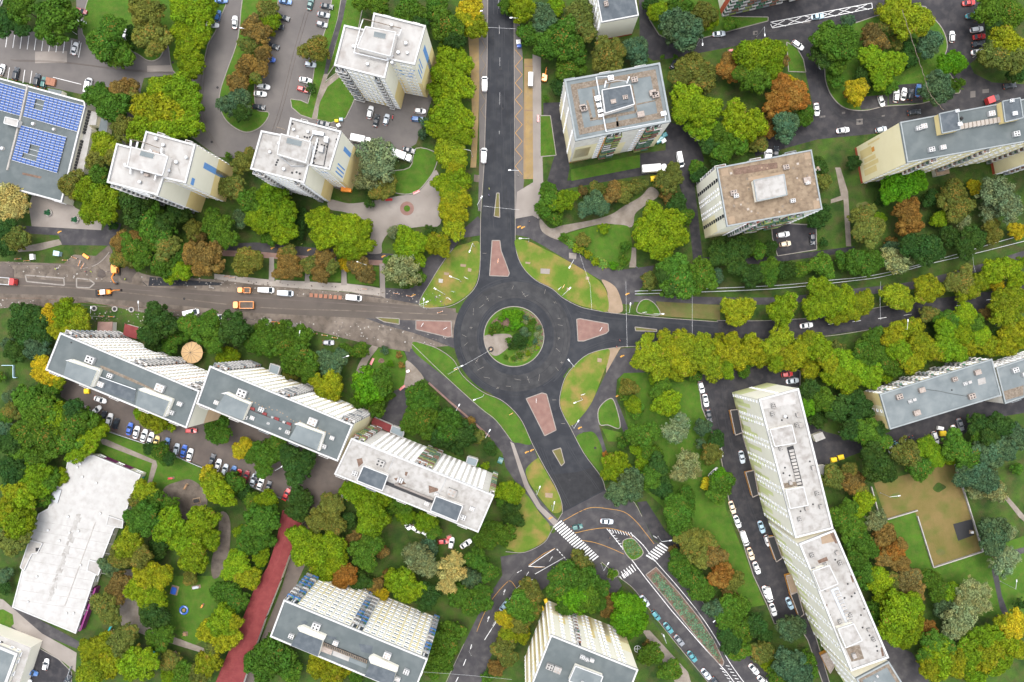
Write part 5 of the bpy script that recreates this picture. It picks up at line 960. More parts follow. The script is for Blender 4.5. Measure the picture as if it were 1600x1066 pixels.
TT['T11'] = "90,180,110,a;170,260,90,a;60,320,90,a;160,370,90,a;80,400,70,g;20,240,70,g;270,290,60,d;260,380,50,d;390,310,90,a;480,360,105,a;420,410,90,a;570,350,90,a;640,370,80,a;560,450,90,a;650,460,80,a;600,500,60,a;700,30,90,s;790,60,80,o;760,130,60,o;830,100,50,o;705,200,38,d;1180,80,80,a;1250,60,90,a;1210,150,80,y;1280,170,70,y;1200,230,80,y;1260,260,70,y;1240,350,80,y;950,420,85,a;1010,450,70,a;920,490,80,a;990,540,70,a;1130,450,78,y;1160,490,55,y;1080,370,40,d;850,380,40,s;910,620,110,s;870,570,70,g;960,660,80,g;190,560,80,b;230,620,60,b;160,630,60,b;200,500,50,o;330,580,60,o;420,540,70,b;400,640,70,b;470,590,50,b;640,600,80,b;690,640,60,b;560,580,50,Y;700,350,30,b;150,1020,90,g;40,1010,80,g;280,1030,80,g"
TT['T21'] = "240,170,85,g;200,240,60,g;310,190,75,a;260,290,60,g;370,160,50,a;230,110,50,g;440,130,40,b;530,110,55,o;520,200,85,t;450,240,50,t;570,230,50,t;640,130,70,b;700,110,60,o;790,90,55,o;700,160,50,b;570,360,40,a;440,430,50,o;410,480,35,y;470,520,30,y;520,570,28,a;630,590,30,v;710,470,40,g;700,560,35,g;320,410,28,g;960,60,80,o;1020,40,60,o;980,150,60,b;1030,210,70,d;1080,280,60,g;900,290,100,a;960,330,115,a;1020,390,90,a;870,400,100,a;940,470,90,a;830,370,80,a;840,450,60,a;900,500,50,a;1040,670,125,g;970,610,70,g;1190,640,100,g;1150,700,70,g;860,680,60,o;1280,650,50,t;940,650,50,d;1010,730,50,g;1300,490,70,d;1370,520,80,d;1280,550,50,d;1450,480,80,d;1540,490,60,g;1420,600,70,d;1510,650,80,d;1590,620,60,g;1170,20,60,d;1370,860,70,y;1450,850,75,y;1400,920,60,y;850,1045,42,y;960,1045,60,y;1060,1055,68,y;1200,1060,55,y;1290,1040,40,y;1380,1060,60,y;1480,1060,50,y"
TT['T31'] = "850,80,115,v;760,130,70,v;940,60,70,v;720,180,50,d;1030,170,60,d;880,240,90,r;900,320,85,r;850,360,50,b;600,280,80,o;660,370,90,o;580,380,60,o;700,300,50,a;1160,140,90,o;1200,230,90,o;1080,300,60,a;1220,300,60,s;1290,100,50,Y;1450,130,110,s;1520,220,90,s;1390,240,70,s;1400,330,60,o;1560,370,60,Y;1300,420,85,d;1150,410,70,d;1240,480,70,d;980,480,115,d;1050,510,60,d;880,470,60,d;810,560,90,s;790,490,60,t;640,570,90,g;560,560,80,g;480,560,60,g;350,590,80,g;220,610,60,g;120,620,70,d;30,590,60,d;20,660,60,g;20,480,50,d;340,260,70,d;300,310,60,d;350,60,60,o;350,450,32,d;1420,400,60,o;770,440,40,b;350,760,100,a;400,830,100,a;300,850,80,a;500,800,80,a;600,820,80,y;540,880,60,a;440,900,70,a;350,700,40,a;100,860,100,a;810,780,88,y;860,820,60,y;1010,740,92,y;960,700,50,y;1230,680,85,o;1260,740,80,y;1160,690,60,o;1340,680,70,y;1440,620,90,a;1510,600,80,a;1420,700,60,Y;1560,680,70,a;1590,570,40,a;1480,820,90,y;1500,900,90,y;1570,800,80,y;1540,1000,90,y;80,1045,90,y;260,1060,65,y;660,1040,70,g;790,1030,80,y;900,990,80,y;960,1050,60,y;1010,890,60,o;1240,900,80,a;1110,920,60,g;1150,960,70,g;1300,960,80,g;1110,1000,80,a;1220,1020,80,a;1340,1040,70,a;1370,890,50,b;1450,1040,60,d;1590,1050,60,y"
TT['T02'] = "80,60,80,d;60,30,60,t;210,50,90,t;240,30,60,g;250,140,70,Y;300,210,80,Y;250,200,60,Y;350,240,60,y;290,310,80,g;160,370,100,g;250,450,115,g;330,490,115,a;450,430,70,d;470,500,110,g;560,530,90,a;610,560,60,a;530,600,90,a;400,620,100,g;280,600,110,g;150,560,100,g;60,440,60,o;50,350,50,t;60,640,90,d;100,700,80,g;480,690,80,a;230,720,90,g;60,820,95,d;210,830,90,a;290,870,80,g;200,920,90,a;80,940,80,y;130,1010,90,a;260,990,60,g;360,850,60,a;40,1020,70,y;20,480,50,g;10,560,60,t;0,230,35,g;900,470,70,y;980,500,70,y;1050,525,45,a;870,450,45,a;1340,540,92,g;1380,580,60,g;1500,680,60,Y;1530,640,45,Y;1570,720,50,g;1000,700,70,g;1040,730,50,d;930,670,45,g;1320,890,80,y;1370,960,90,a;1290,830,55,Y;1440,900,80,g;1460,850,40,o;1560,1000,60,g;900,950,85,y;850,1010,60,o;960,1010,80,g;1060,1030,60,g;1400,90,60,a;1330,30,60,g;960,20,60,d;1040,30,60,g;1460,90,40,a;1560,20,50,g;1520,950,60,d"
TT['T12'] = "50,30,80,g;180,20,80,g;260,110,110,g;210,190,60,o;320,190,80,g;440,140,90,t;520,100,60,t;470,200,70,t;640,60,60,g;560,60,50,g;450,290,100,y;370,250,50,y;700,280,115,v;780,250,90,g;650,370,70,g;740,400,80,g;820,330,50,g;840,140,25,v;800,55,32,t;890,90,22,b;905,150,22,b;1020,340,92,g;1000,420,80,g;1080,400,80,g;1050,500,100,g;960,520,70,g;1200,540,105,g;1290,590,92,d;1240,660,60,d;1150,610,70,g;1380,600,50,o;1330,520,50,b;1460,670,48,d;60,700,100,g;40,800,60,g;130,640,60,g;250,780,115,d;200,720,70,d;310,730,60,d;270,980,75,d;60,1010,80,a;480,1030,80,o;440,990,50,o;620,940,92,a;700,1010,105,a;800,960,80,a;900,1010,80,g;580,920,50,a;1560,940,72,a;1580,1030,60,d;1530,1000,40,g;1370,770,25,v;1430,780,28,a"
TT['T22'] = "850,80,92,y;930,150,92,y;1010,60,92,y;1100,40,85,y;1080,140,90,y;1180,80,100,y;1290,60,90,y;1250,170,85,y;1140,210,50,g;1390,100,92,y;1500,60,92,y;1450,180,50,g;1560,100,80,y;800,130,60,y;900,220,50,a;1020,200,60,y;1340,180,60,a;730,290,62,o;760,400,60,a;700,330,40,g;780,440,50,g;940,270,60,g;970,390,92,a;920,330,60,g;800,590,85,g;880,570,60,g;760,560,50,g;1030,560,88,s;1060,480,40,s;1190,540,60,t;1180,640,40,t;690,640,42,g;790,680,52,a;870,700,70,g;650,760,82,a;700,800,60,a;600,820,52,a;640,840,50,a;590,720,30,r;820,750,60,a;910,780,72,d;740,910,105,t;660,950,80,t;860,860,80,g;940,920,80,d;1100,780,92,s;1050,820,60,s;1250,700,72,o;1280,620,60,d;1230,890,50,Y;1310,900,92,g;1300,840,50,v;1280,970,60,g;1090,960,60,g;1030,1010,70,g;1100,1030,60,g;10,950,72,a"
TT['T32'] = "50,60,85,y;140,100,92,y;60,140,60,a;230,50,85,y;330,50,100,a;380,130,72,y;270,170,80,y;440,60,70,o;480,120,90,a;430,220,92,a;500,250,80,a;560,160,92,a;610,80,90,g;700,80,90,g;770,150,80,g;650,220,82,a;740,210,60,a;830,60,85,a;900,130,80,y;960,50,92,y;1040,60,80,y;1130,40,92,a;1200,80,60,a;1260,30,62,y;1380,30,80,y;1500,20,80,y;270,320,85,d;250,410,60,v;350,370,92,g;440,420,90,d;320,490,62,d;590,430,92,d;570,360,60,d;520,560,70,d;620,570,102,g;700,630,80,g;690,560,60,g;690,770,115,d;640,720,60,d;760,830,60,d;560,480,60,d;420,850,82,o;530,880,80,b;520,800,50,b;570,920,60,o;880,710,102,o;950,790,90,g;1000,670,82,a;1060,740,60,a;1180,660,100,g;1130,720,60,a;1280,740,102,g;1400,700,102,t;1330,520,80,d;1330,600,60,g;1450,530,92,d;1550,600,92,t;1390,620,70,d;1500,690,72,t;1250,850,82,t;1350,850,102,t;1420,930,82,s;1300,930,60,s;1560,800,42,g;600,1010,80,a;510,1040,60,g;560,1050,60,a"
TT['T03'] = "80,60,112,a;30,30,60,y;60,200,92,o;140,150,60,o;20,400,52,t;20,480,50,d;900,60,112,g;1040,90,112,a;830,40,70,g;1000,30,60,g;1250,60,102,a;1130,190,92,a;1200,290,102,a;1290,180,82,a;790,210,102,y;740,290,82,o;860,280,82,y;680,350,72,t;980,230,72,d;740,460,82,b;700,540,72,b;640,600,92,o;680,650,72,o;900,400,92,y;1000,410,82,y;850,500,82,a;960,540,82,a;920,590,60,a;950,640,102,d;1180,420,52,o;1500,130,52,a;1540,210,82,g;1470,320,82,a;1540,420,82,y;1430,380,60,a;1400,520,92,g;1480,570,72,g;1380,700,102,a;1300,760,82,a;1400,800,92,y;1330,850,60,y;1450,700,60,a;1290,960,92,y;1240,1020,72,o;1560,110,60,g;1560,950,60,g;750,820,102,o;800,760,60,o;640,830,82,y;570,880,82,y;560,1010,92,y;680,960,92,y;840,970,112,a;920,930,70,a;1060,940,72,o;980,810,82,g;1030,760,60,g;1140,1030,82,g;1050,1040,60,a;530,850,52,y"
TT['T13'] = "40,60,112,g;30,180,82,g;30,290,60,a;0,370,50,d;390,60,92,o;480,90,82,o;560,60,60,d;720,50,112,a;690,100,60,a;800,20,60,g;930,30,60,a;1060,70,72,a;1100,120,60,g;270,170,82,a;350,260,112,a;460,230,102,a;480,320,92,a;400,370,92,a;270,240,72,a;560,400,82,r;520,440,52,r;610,180,60,b;670,260,102,g;720,200,82,g;700,330,60,g;780,250,52,b;650,440,72,d;740,470,60,b;780,520,52,Y;900,460,102,a;970,500,82,a;860,430,60,g;1070,520,82,d;1050,580,60,d;820,400,40,b;1020,310,102,s;990,250,60,s;1080,350,60,s;1080,220,60,t;1210,370,92,p;1250,300,52,p;1190,470,60,p;1340,430,82,t;1380,310,82,g;1460,390,60,g;1430,180,72,g;1480,120,72,g;1540,150,82,g;1280,540,82,g;1370,580,92,g;1420,510,60,g;1230,430,50,g;1590,50,60,d;1220,760,82,g;1180,830,92,g;1150,930,102,g;1100,1000,60,g;1560,680,72,Y;1570,780,70,y;1540,860,82,o;1500,980,62,b;1580,920,60,o;90,920,142,g;40,1000,92,g;200,1000,82,g;390,960,92,y;460,1020,92,y;530,1000,60,y;620,1030,60,g;1440,1050,40,g;260,10,70,d"
TT['T23'] = "20,50,60,d;1050,60,102,g;1010,20,60,g;1130,200,92,o;1220,180,60,b;1080,170,60,o;1260,280,82,b;1310,410,82,r;1180,290,82,o;1060,370,82,g;1040,290,60,g;1130,420,82,g;1180,500,82,g;1380,440,72,o;1360,520,60,b;1390,600,92,g;1290,620,82,t;1350,680,82,g;1440,740,92,g;1520,720,82,d;1370,830,82,g;1430,870,82,g;1340,780,60,g;1560,890,82,o;1590,960,50,a;1580,780,60,d;430,330,82,o;360,420,102,g;450,460,102,g;300,480,92,g;280,400,60,g;390,560,102,v;470,560,92,g;330,600,60,g;520,560,72,g;560,480,60,g;590,560,60,b;600,620,52,b;660,560,50,o;720,600,92,v;770,670,92,v;690,700,82,v;740,740,72,v;780,580,60,v;630,390,35,g;110,520,92,o;60,600,102,g;130,620,60,o;50,700,82,o;60,770,60,y;870,900,82,g;860,850,42,b;990,1000,72,g;1000,240,30,b"
TT['T33'] = "150,740,92,t;130,960,112,t;250,960,82,g;200,1030,102,t;60,1040,70,g;10,900,50,y;470,50,92,g;540,120,82,g;600,60,60,g;590,210,92,g;560,300,72,g;640,240,60,g;680,60,72,s;740,160,82,b;790,270,82,r;840,210,42,r;740,300,60,b;840,330,60,b;890,430,82,b;920,510,82,b;620,400,92,g;700,430,92,a;780,440,60,o;740,530,82,a;700,620,82,g;830,650,132,a;900,600,82,a;780,740,92,a;870,780,92,a;930,700,60,a;1000,740,72,r;1020,430,72,g;1080,500,72,g;1160,520,72,a;1130,600,82,t;1260,520,92,s;1330,590,72,s;1220,660,102,s;1180,740,82,s;1350,500,60,s;1430,150,112,t;1500,130,60,s;1390,220,60,t;1480,320,92,s;1520,290,60,s;1040,830,92,g;1000,900,60,g;1080,930,122,a;1180,950,92,y;1030,980,82,y;1110,860,82,g;1280,900,102,a;1380,900,112,y;1370,790,92,y;1480,800,92,a;1540,720,92,Y;1470,700,60,y;1560,870,72,y;1300,1010,82,a;1450,960,80,a;1580,580,42,d"

def parse(t, s): return [(q.strip().split(',')) for q in s.replace('\n', ' ').split(';') if q.strip()]
ox_oy = {'T00': (0, 0), 'T10': (400, 0), 'T20': (800, 0), 'T30': (1200, 0), 'T01': (0, 267), 'T11': (400, 267), 'T21': (800, 267), 'T31': (1200, 267), 'T02': (0, 533), 'T12': (400, 533), 'T22': (800, 533), 'T32': (1200, 533), 'T03': (0, 799), 'T13': (400, 799), 'T23': (800, 799), 'T33': (1200, 799)}
trees = []
for t, s_ in TT.items():
    ox, oy = ox_oy[t]
    for q in parse(t, s_): trees.append((ox+float(q[0])/3.9925, oy+float(q[1])/3.9925, float(q[2])/3.9925, q[3].strip()))
trees.sort(key=lambda t: -t[2])
FAM = {'a': 'ay', 'y': 'ayYo', 'Y': 'Yy', 'g': 'gvd', 'd': 'dg', 'v': 'vg', 'o': 'o', 'b': 'bro', 'r': 'rb', 's': 's', 'p': 'p', 't': 'td'}
CL = []     # crowns of one colour that grow into each other are the limbs of one tree
for q in trees:
    best = None
    for k in CL:
        d = math.hypot(k[0][0]-q[0], k[0][1]-q[1])
        if q[3] in FAM[k[0][3]] and len(k) < 5 and d < 30 and d < .855*(k[0][2]+q[2]) and (best is None or d < best[0]): best = (d, k)
    if best: best[1].append(q)
    else: CL.append([q])
CL.sort(key=lambda k: -sum(q[2]**2 for q in k))
IND_T = CL[:300]; IND_S = CL[300:600]
random.seed(21)
cnt = 0; rest = []
def plant(kind, x, y, r, c, extra=()):
    base, au, sty, words = PAL[c]; rm = r*S*1.03
    if kind != 'tree' and r < 12: sty = 'shrub' if sty != 'airy' else 'airy'
    ht = (min(15, max(7.5, rm*1.9+1.5)) if kind == 'tree' else max(3.0, rm*2.0) if kind == 'small_tree' else max(1.4, rm*1.5))*random.uniform(.9, 1.1); cz = rm*.92 if kind == 'tree' else rm*.9
    p = G(x, y, ht-cz*.35); rt = empty(kind, (p.x, p.y, 0), 0)
    tk = link('trunk', random.choice(TK), rt); th = ht-cz*.5; tk.scale = (rm*.95 if kind == 'tree' else rm*.6, rm*.95 if kind == 'tree' else rm*.6, th/.95); tk.rotation_euler.z = random.uniform(0, 6.28)
    cs = [(x, y, r, c)]+list(extra); tot = math.sqrt(sum(q[2]**2 for q in cs))
    for q, (x2, y2, r2, c2) in enumerate(cs):
        rm2 = r2*S*1.0; cz2 = min(rm2*.95, cz); h2 = ht*(1-.12*(q > 0)*random.random()); o = link('crown', random.choice(CR[sty]), rt); p2 = G(x2, y2, h2-cz2*.35)
        o.location = (p2.x-p.x, p2.y-p.y, h2-cz2*.95); o.rotation_euler.z = random.uniform(0, 6.28)
        o.scale = (rm2*random.uniform(.96, 1.06), rm2*random.uniform(.94, 1.04), cz2*random.uniform(.95, 1.05))
        if q == 0 or c2 != c: f = random.uniform(.92, 1.26); hue = random.uniform(-.10, .14); bs, au = PAL[c2][:2]
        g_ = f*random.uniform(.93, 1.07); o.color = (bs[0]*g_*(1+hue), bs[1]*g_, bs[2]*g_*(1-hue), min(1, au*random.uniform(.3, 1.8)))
    sz = 'huge' if tot > 46 else 'broad' if tot > 33 else 'large' if tot > 25 else 'medium'
    if kind == 'tree': later(rt, f'{sz} {words} tree', x, y, 'tree', 'trees of the neighbourhood')
    elif kind == 'small_tree': later(rt, f'small {words} tree', x, y, 'small tree', 'small trees of the neighbourhood')
    else: later(rt, f'{words} bush', x, y, 'shrub', 'bushes of the central garden')
    return rt
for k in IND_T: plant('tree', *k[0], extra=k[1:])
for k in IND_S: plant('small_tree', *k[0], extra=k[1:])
# leaf litter and low ground plants inside the groves: nobody could count them
#EXT vehicles
# ------------------------------------------------------------------ vehicles
def outline(L, W, e=4.0, n=28, x0=0, taper=.04):
    o = []
    for i in range(n):
        t = 2*math.pi*i/n; c, s_ = math.cos(t), math.sin(t)
        x = math.copysign(abs(c)**(2/e), c)*L/2; y = math.copysign(abs(s_)**(2/e), s_)*W/2
        o.append((x+x0, y*(1-taper*abs(x/(L/2))**2)))
    return o
def loft(b, rings, m, cap=True):
    n = len(rings[0][0]); k0 = len(b.v)
    for pts, z in rings: b.v += [(x, y, z if not callable(z) else z(x)) for x, y in pts]
    mi = b.mi(m)
    for r in range(len(rings)-1):
        for i in range(n):
            j = (i+1) % n; b.f.append((k0+r*n+i, k0+r*n+j, k0+(r+1)*n+j, k0+(r+1)*n+i)); b.m.append(mi)
    if cap: b.f.append(tuple(k0+(len(rings)-1)*n+i for i in range(n))); b.m.append(mi)
CARM = {}
SPEC = { # length, width, height, cabin base (rear, front), roof (rear, front)
 'sedan': (4.55, 1.80, 1.45, (-1.65, .95), (-.95, .25)), 'hatch': (4.05, 1.75, 1.50, (-1.85, .85), (-1.55, .15)), 'suv': (4.60, 1.88, 1.68, (-2.05, .95), (-1.75, .30)), 'wagon': (4.65, 1.80, 1.50, (-2.15, .95), (-1.9, .25)), 'van': (5.4, 2.02, 2.15, (-2.62, 2.1), (-2.55, 1.2))}
def wheel_mesh():
    b = MB(); b.bar((0, -.11, 0), (0, .11, 0), .32, M['rubber'], 16); b.bar((0, -.115, 0), (0, .115, 0), .19, M['metal'], 12); return b.mesh('wheel')
WH = wheel_mesh()
def hl_mesh():
    b = MB(); b.box((0, 0, 0), (.30, .36, .14), M['glass_light']); return b.mesh('headlight')
HLM = hl_mesh()
def tl_mesh():
    b = MB(); b.box((0, 0, 0), (.12, .34, .16), M['wall_red']); return b.mesh('tail_light')
TLM = tl_mesh()
def car_parts(kind, col):
    key = (kind, col)
    if key in CARM: return CARM[key]
    L_, W_, Ht, cb, cr = SPEC[kind]; pm = M['paint_'+col]; hb = .90 if kind != 'van' else 1.1; b = MB()
    belt = lambda x: hb-.16*max(0, (abs(x-.0)-L_*.30)/(L_*.2))**1.6
    loft(b, [(outline(L_*.94, W_*.92), .22), (outline(L_, W_, 4.5), .45), (outline(L_*.985, W_*.99, 4.5), lambda x: belt(x)-.12), (outline(L_*.93, W_*.92, 4.2), belt)], pm)
    # roof with pillars
    def ring(w0, w1, xa, xb, e=.12):
        return [(xb-e, -w1), (xb, -w1+e*1.5), (xb, w1-e*1.5), (xb-e, w1), (xa+e, w0), (xa, w0-e*1.5), (xa, -w0+e*1.5), (xa+e, -w0)]
    rw = W_*.36; R0 = ring(rw, rw, cr[0], cr[1]); zt = Ht
    c0, c1 = sum(p[0] for p in R0)/8, 0
    loft(b, [(R0, zt-.09), ([(c0+(x-c0)*.96, y*.95) for x, y in R0], zt-.02), ([(c0+(x-c0)*.8, y*.75) for x, y in R0], zt+.01)], pm)
    for s_ in (-1, 1):
        yb = s_*W_*.445; yt = s_*rw*.97
        for xa, xt in ((cb[0]+.05, cr[0]+.05), (cb[1]-.05, cr[1]-.05), ((cb[0]+cb[1])/2, (cr[0]+cr[1])/2)):
            b.bar((xa, yb*.98, hb-.08), (xt, yt, zt-.05), .045, pm, 5)
        b.box((cb[1]-.25, s_*(W_/2+.09), hb+.02), (.16, .2, .14), pm)
    body = b.mesh('body')
    yb = W_*.44; yt = rw*.96; z0 = hb-.05; z1 = zt-.06; gl = M['glass']; P = {}
    b = MB(); b.face([(cb[1], -yb*.93, z0), (cb[1], yb*.93, z0), (cr[1], yt, z1), (cr[1], -yt, z1)], gl); P['windscreen'] = [b.mesh('windscreen')]
    if kind != 'van':
        b = MB(); b.face([(cb[0], yb*.93, z0), (cb[0], -yb*.93, z0), (cr[0], -yt, z1), (cr[0], yt, z1)], gl); P['rear_window'] = [b.mesh('rear_window')]
    P['side_window'] = []
    for s_ in (-1, 1):
        b = MB(); xr = cb[0] if kind != 'van' else .9; xt = cr[0] if kind != 'van' else .9
        q = [(xr, s_*yb, z0), (cb[1]-.04, s_*yb*.98, z0), (cr[1], s_*yt, z1), (xt, s_*yt, z1)]; b.face(q if s_ < 0 else q[::-1], gl); P['side_window'].append(b.mesh('side_window'))
    if kind == 'van':
        b = MB(); loft(b, [([(cb[0], -yb), (1.0, -yb), (1.0, yb), (cb[0], yb)], hb-.1), ([(cr[0], -yt*1.12), (1.0, -yt*1.12), (1.0, yt*1.12), (cr[0], yt*1.12)], zt-.04)], pm); P['cargo_body'] = [b.mesh('cargo_body')]
    CARM[key] = (body, P); return CARM[key]
def place(root, x, y, ang, z=.1):
    p = G(x, y); root.location = (p.x, p.y, z); root.rotation_euler = (0, 0, R(ang)); return root
KN = {'sedan': 'saloon car', 'hatch': 'hatchback', 'suv': 'tall car', 'wagon': 'estate car', 'van': 'van'}
def car(kind, col, x, y, ang):
    body, P = car_parts(kind, col); L_, W_, Ht, cb, cr = SPEC[kind]
    rt = empty('van' if kind == 'van' else 'parked_car'); link('body', body, rt)
    for nme, ms in P.items():
        for m_ in ms: link(nme, m_, rt)
    for sx in (-1, 1):
        for sy in (-1, 1): o = link('wheel', WH, rt); o.location = (sx*L_*.30, sy*(W_/2-.12), .32)
    for sy in (-1, 1):
        o = link('headlight', HLM, rt); o.location = (L_/2-.25, sy*W_*.34, .66); o = link('tail_light', TLM, rt); o.location = (-L_/2+.13, sy*W_*.36, .72)
    place(rt, x, y, ang); later(rt, f'{CARN[col]} {KN[kind]}', x, y, 'van' if kind == 'van' else 'car', 'parked and driving vehicles'); return rt
VT = {
'T00': "475,308,75,W,sedan;20,440,72,W,hatch;108,465,78,K,wagon;240,505,80,K,suv;282,520,80,G,hatch;515,75,-15,D,hatch;503,147,-12,W,wagon;1330,160,-8,W,sedan;1470,145,88,W,sedan;1212,540,-12,T,hatch;1385,10,0,B,sedan;1365,105,80,B,hatch;560,540,80,W,van;595,605,-15,W,hatch;785,225,80,W,sedan;10,10,70,W,hatch",
'T10': "187,15,-10,B,sedan;175,115,-18,K,sedan;142,172,-8,K,hatch;110,292,-20,K,sedan;90,375,-12,N,hatch;50,545,-8,W,wagon;30,590,-5,W,sedan;22,672,-8,K,sedan;343,30,75,G,sedan;445,45,-10,K,sedan;425,98,-12,E,sedan;415,158,-15,E,hatch;343,408,-8,S,hatch;312,505,-12,W,sedan;295,562,-15,R,hatch;715,705,78,W,suv;753,757,78,K,sedan;815,750,75,S,hatch;1025,697,-5,W,hatch;1010,748,-5,B,suv;955,940,-15,K,sedan;422,775,-12,K,sedan;1427,530,90,W,van;1422,975,88,W,van",
'T20': "1288,217,5,S,sedan;1140,853,-35,W,sedan;1045,1000,-78,W,van;1008,405,60,K,hatch;1585,970,85,W,hatch;",
'T30': "45,955,85,K,sedan;5,970,85,W,hatch;303,110,8,L,sedan;182,288,-35,W,wagon;325,397,-82,W,sedan;298,687,-85,W,sedan;462,817,8,W,sedan;700,813,12,S,hatch;905,705,8,K,wagon;700,635,-70,W,hatch;793,602,82,W,suv;840,592,80,W,sedan;882,595,82,K,hatch;930,570,82,B,sedan;1500,540,10,K,sedan;1140,235,88,W,hatch;1245,25,8,R,sedan;1265,103,8,T,sedan;1295,190,10,W,wagon;1310,235,8,R,sedan;1305,280,8,K,sedan;1300,330,8,W,sedan",
'T01': "1200,885,10,W,van;1372,912,-10,W,hatch",
'T11': "70,745,-2,W,van;190,765,-3,S,van;615,793,-5,W,van",
'T31': "90,400,10,W,wagon;103,458,10,C,hatch;272,428,-85,K,hatch;235,965,8,W,sedan",
'T02': "632,365,-18,W,sedan;690,490,75,W,suv;730,515,75,K,hatch;652,470,75,K,hatch;608,430,40,W,hatch;815,547,75,N,sedan;857,568,75,W,sedan;905,588,72,W,sedan;945,607,72,W,sedan;982,625,72,Y,hatch;1045,640,75,B,sedan;1107,672,78,S,hatch;1152,685,75,N,sedan;1190,708,75,W,sedan;1198,557,0,R,hatch;1328,742,72,K,wagon;1365,773,72,W,sedan;1408,800,72,S,hatch;1458,815,72,B,sedan;1492,832,72,R,hatch;1540,845,72,D,sedan;1585,865,72,S,sedan",
'T12': "5,850,75,K,sedan;32,887,70,W,sedan;83,905,75,K,hatch;193,955,65,R,sedan;540,948,60,W,sedan;590,965,40,S,hatch;455,10,0,E,hatch",
'T22': "1205,370,-80,W,sedan;1225,465,-80,K,sedan;1178,288,-75,W,hatch;1293,685,-78,W,sedan;1262,600,-78,N,hatch;1430,722,-78,S,sedan;1370,1035,-72,C,sedan;1255,820,45,W,sedan",
'T32': "148,248,8,S,sedan;115,207,8,R,hatch;1037,603,-72,W,wagon;1155,563,-72,W,sedan;1192,520,-72,E,sedan;1303,492,20,W,hatch;795,657,-70,T,hatch;845,640,-70,W,hatch;895,625,-70,K,hatch;757,668,-70,W,hatch;0,0,0,K,hatch",
'T03': "295,950,78,W,hatch;205,1000,-15,B,sedan;165,1050,-15,W,sedan;425,1050,60,K,sedan",
'T13': "1550,585,50,L,sedan;1310,200,35,W,sedan;945,80,-60,W,hatch;1000,108,-30,W,hatch;1065,135,-30,W,hatch;1170,185,5,R,hatch;1220,195,80,W,hatch;925,38,-60,W,hatch",
'T23': "590,60,-4,S,sedan;405,95,12,G,hatch;825,555,-52,S,sedan;895,645,-50,T,hatch;972,722,-52,T,sedan;1040,800,-50,E,sedan;1120,900,-52,T,sedan;1208,1010,-50,S,sedan;1270,1062,-50,K,sedan;1505,980,-48,W,sedan;1560,1050,-40,W,sedan;1402,62,-70,W,sedan;1445,165,-70,W,van;1485,262,-70,C,sedan;1522,350,-68,W,sedan;1580,500,-68,W,sedan;1552,95,-70,L,sedan;1590,180,-70,W,hatch;95,935,85,W,hatch",
'T33': "28,610,-72,W,sedan;130,570,-65,L,sedan;0,515,-75,W,van",
}
for t, s_ in VT.items():
    ox, oy = ox_oy[t]
    for q in s_.split(';'):
        q = q.strip()
        if not q or q.startswith('0,0,0'): continue
        x, y, an, c, k_ = q.split(','); car(k_, c, ox+float(x)/3.9925, oy+float(y)/3.9925, float(an))
def lorry(name, label, cat, x, y, ang, cabc, boxm, L=7.5, W=2.4, open_top=False, cab_at=1):
    rt = empty(name); b = MB(); cx_ = L/2-.95
    loft(b, [(outline(1.9, W*.96, 5, x0=cx_), .5), (outline(1.9, W, 5, x0=cx_), 1.5), (outline(1.6, W*.9, 5, x0=cx_-.1), 2.5)], M['paint_'+cabc]); b.build('cab', rt)
    b = MB(); b.face([(cx_+.93, -W*.42, 1.5), (cx_+.93, W*.42, 1.5), (cx_+.72, W*.38, 2.35), (cx_+.72, -W*.38, 2.35)], M['glass']); b.build('windscreen', rt)
    b = MB(); b.box((-.2, 0, .75), (L-.6, .9, .25), M['dark']); b.build('chassis', rt)
    b = MB(); bl = L-2.2; bc = -L/2+bl/2
    if open_top:
        b.box((bc, 0, 1.05), (bl, W, .2), M[boxm])
        for s_ in (-1, 1): b.box((bc, s_*(W/2-.06), 1.5), (bl, .12, .9), M[boxm])
        for s_ in (-1, 1): b.box((bc+s_*(bl/2-.06), 0, 1.5), (.12, W-.26, .9), M[boxm])
        b.box((bc, 0, 1.35), (bl*.9, W*.8, .4), M['dirt'])
    else:
        b.box((bc, 0, 1.95), (bl, W, 2.1), M[boxm]); b.box((bc, 0, 3.03), (bl-.1, W-.1, .06), M[boxm])
    b.build('cargo_box', rt)
    for sx in (L/2-1.0, -L/2+1.2, -L/2+2.3):
        for sy in (-1, 1): o = link('wheel', WH, rt); o.location = (sx, sy*(W/2-.2), .45); o.scale = (1.4, 1.6, 1.4)
    place(rt, x, y, ang); tag(rt, label, cat); return rt
M['truck_white'] = M['frame_white']
lorry('tipper_truck', 'red tipper truck with open grey load bed at the left end of the dug-up road', 'truck', 13, 440, -5, 'R', 'metal_light', 7.5, 2.5, True)
lorry('tipper_truck', 'orange tipper truck driving on the dug-up road above the trees', 'truck', 383, 477, 180, 'O', 'paint_O', 7.0, 2.5, True)
lorry('utility_truck', 'small orange truck parked left of the white vans on the road edge', 'truck', 384, 454, 178, 'O', 'paint_O', 4.4, 1.9, True)
lorry('box_truck', 'white box truck on the dark lane below the grey-roofed square tower', 'truck', 1021, 265, 4, 'W', 'truck_white', 8.5, 2.5)
lorry('box_truck', 'white box truck partly under the silvery tree near the orange container, upper of two', 'truck', 566, 220, -12, 'W', 'truck_white', 7, 2.3)
lorry('box_truck', 'white box truck behind the silvery tree, nearer the park lawn', 'truck', 624, 243, -20, 'W', 'truck_white', 9.5, 2.4)
lorry('flatbed_truck', 'red covered truck beside the slab with yellow roof boxes', 'truck', 1546, 158, 20, 'K', 'paint_R', 4.6, 2.2)
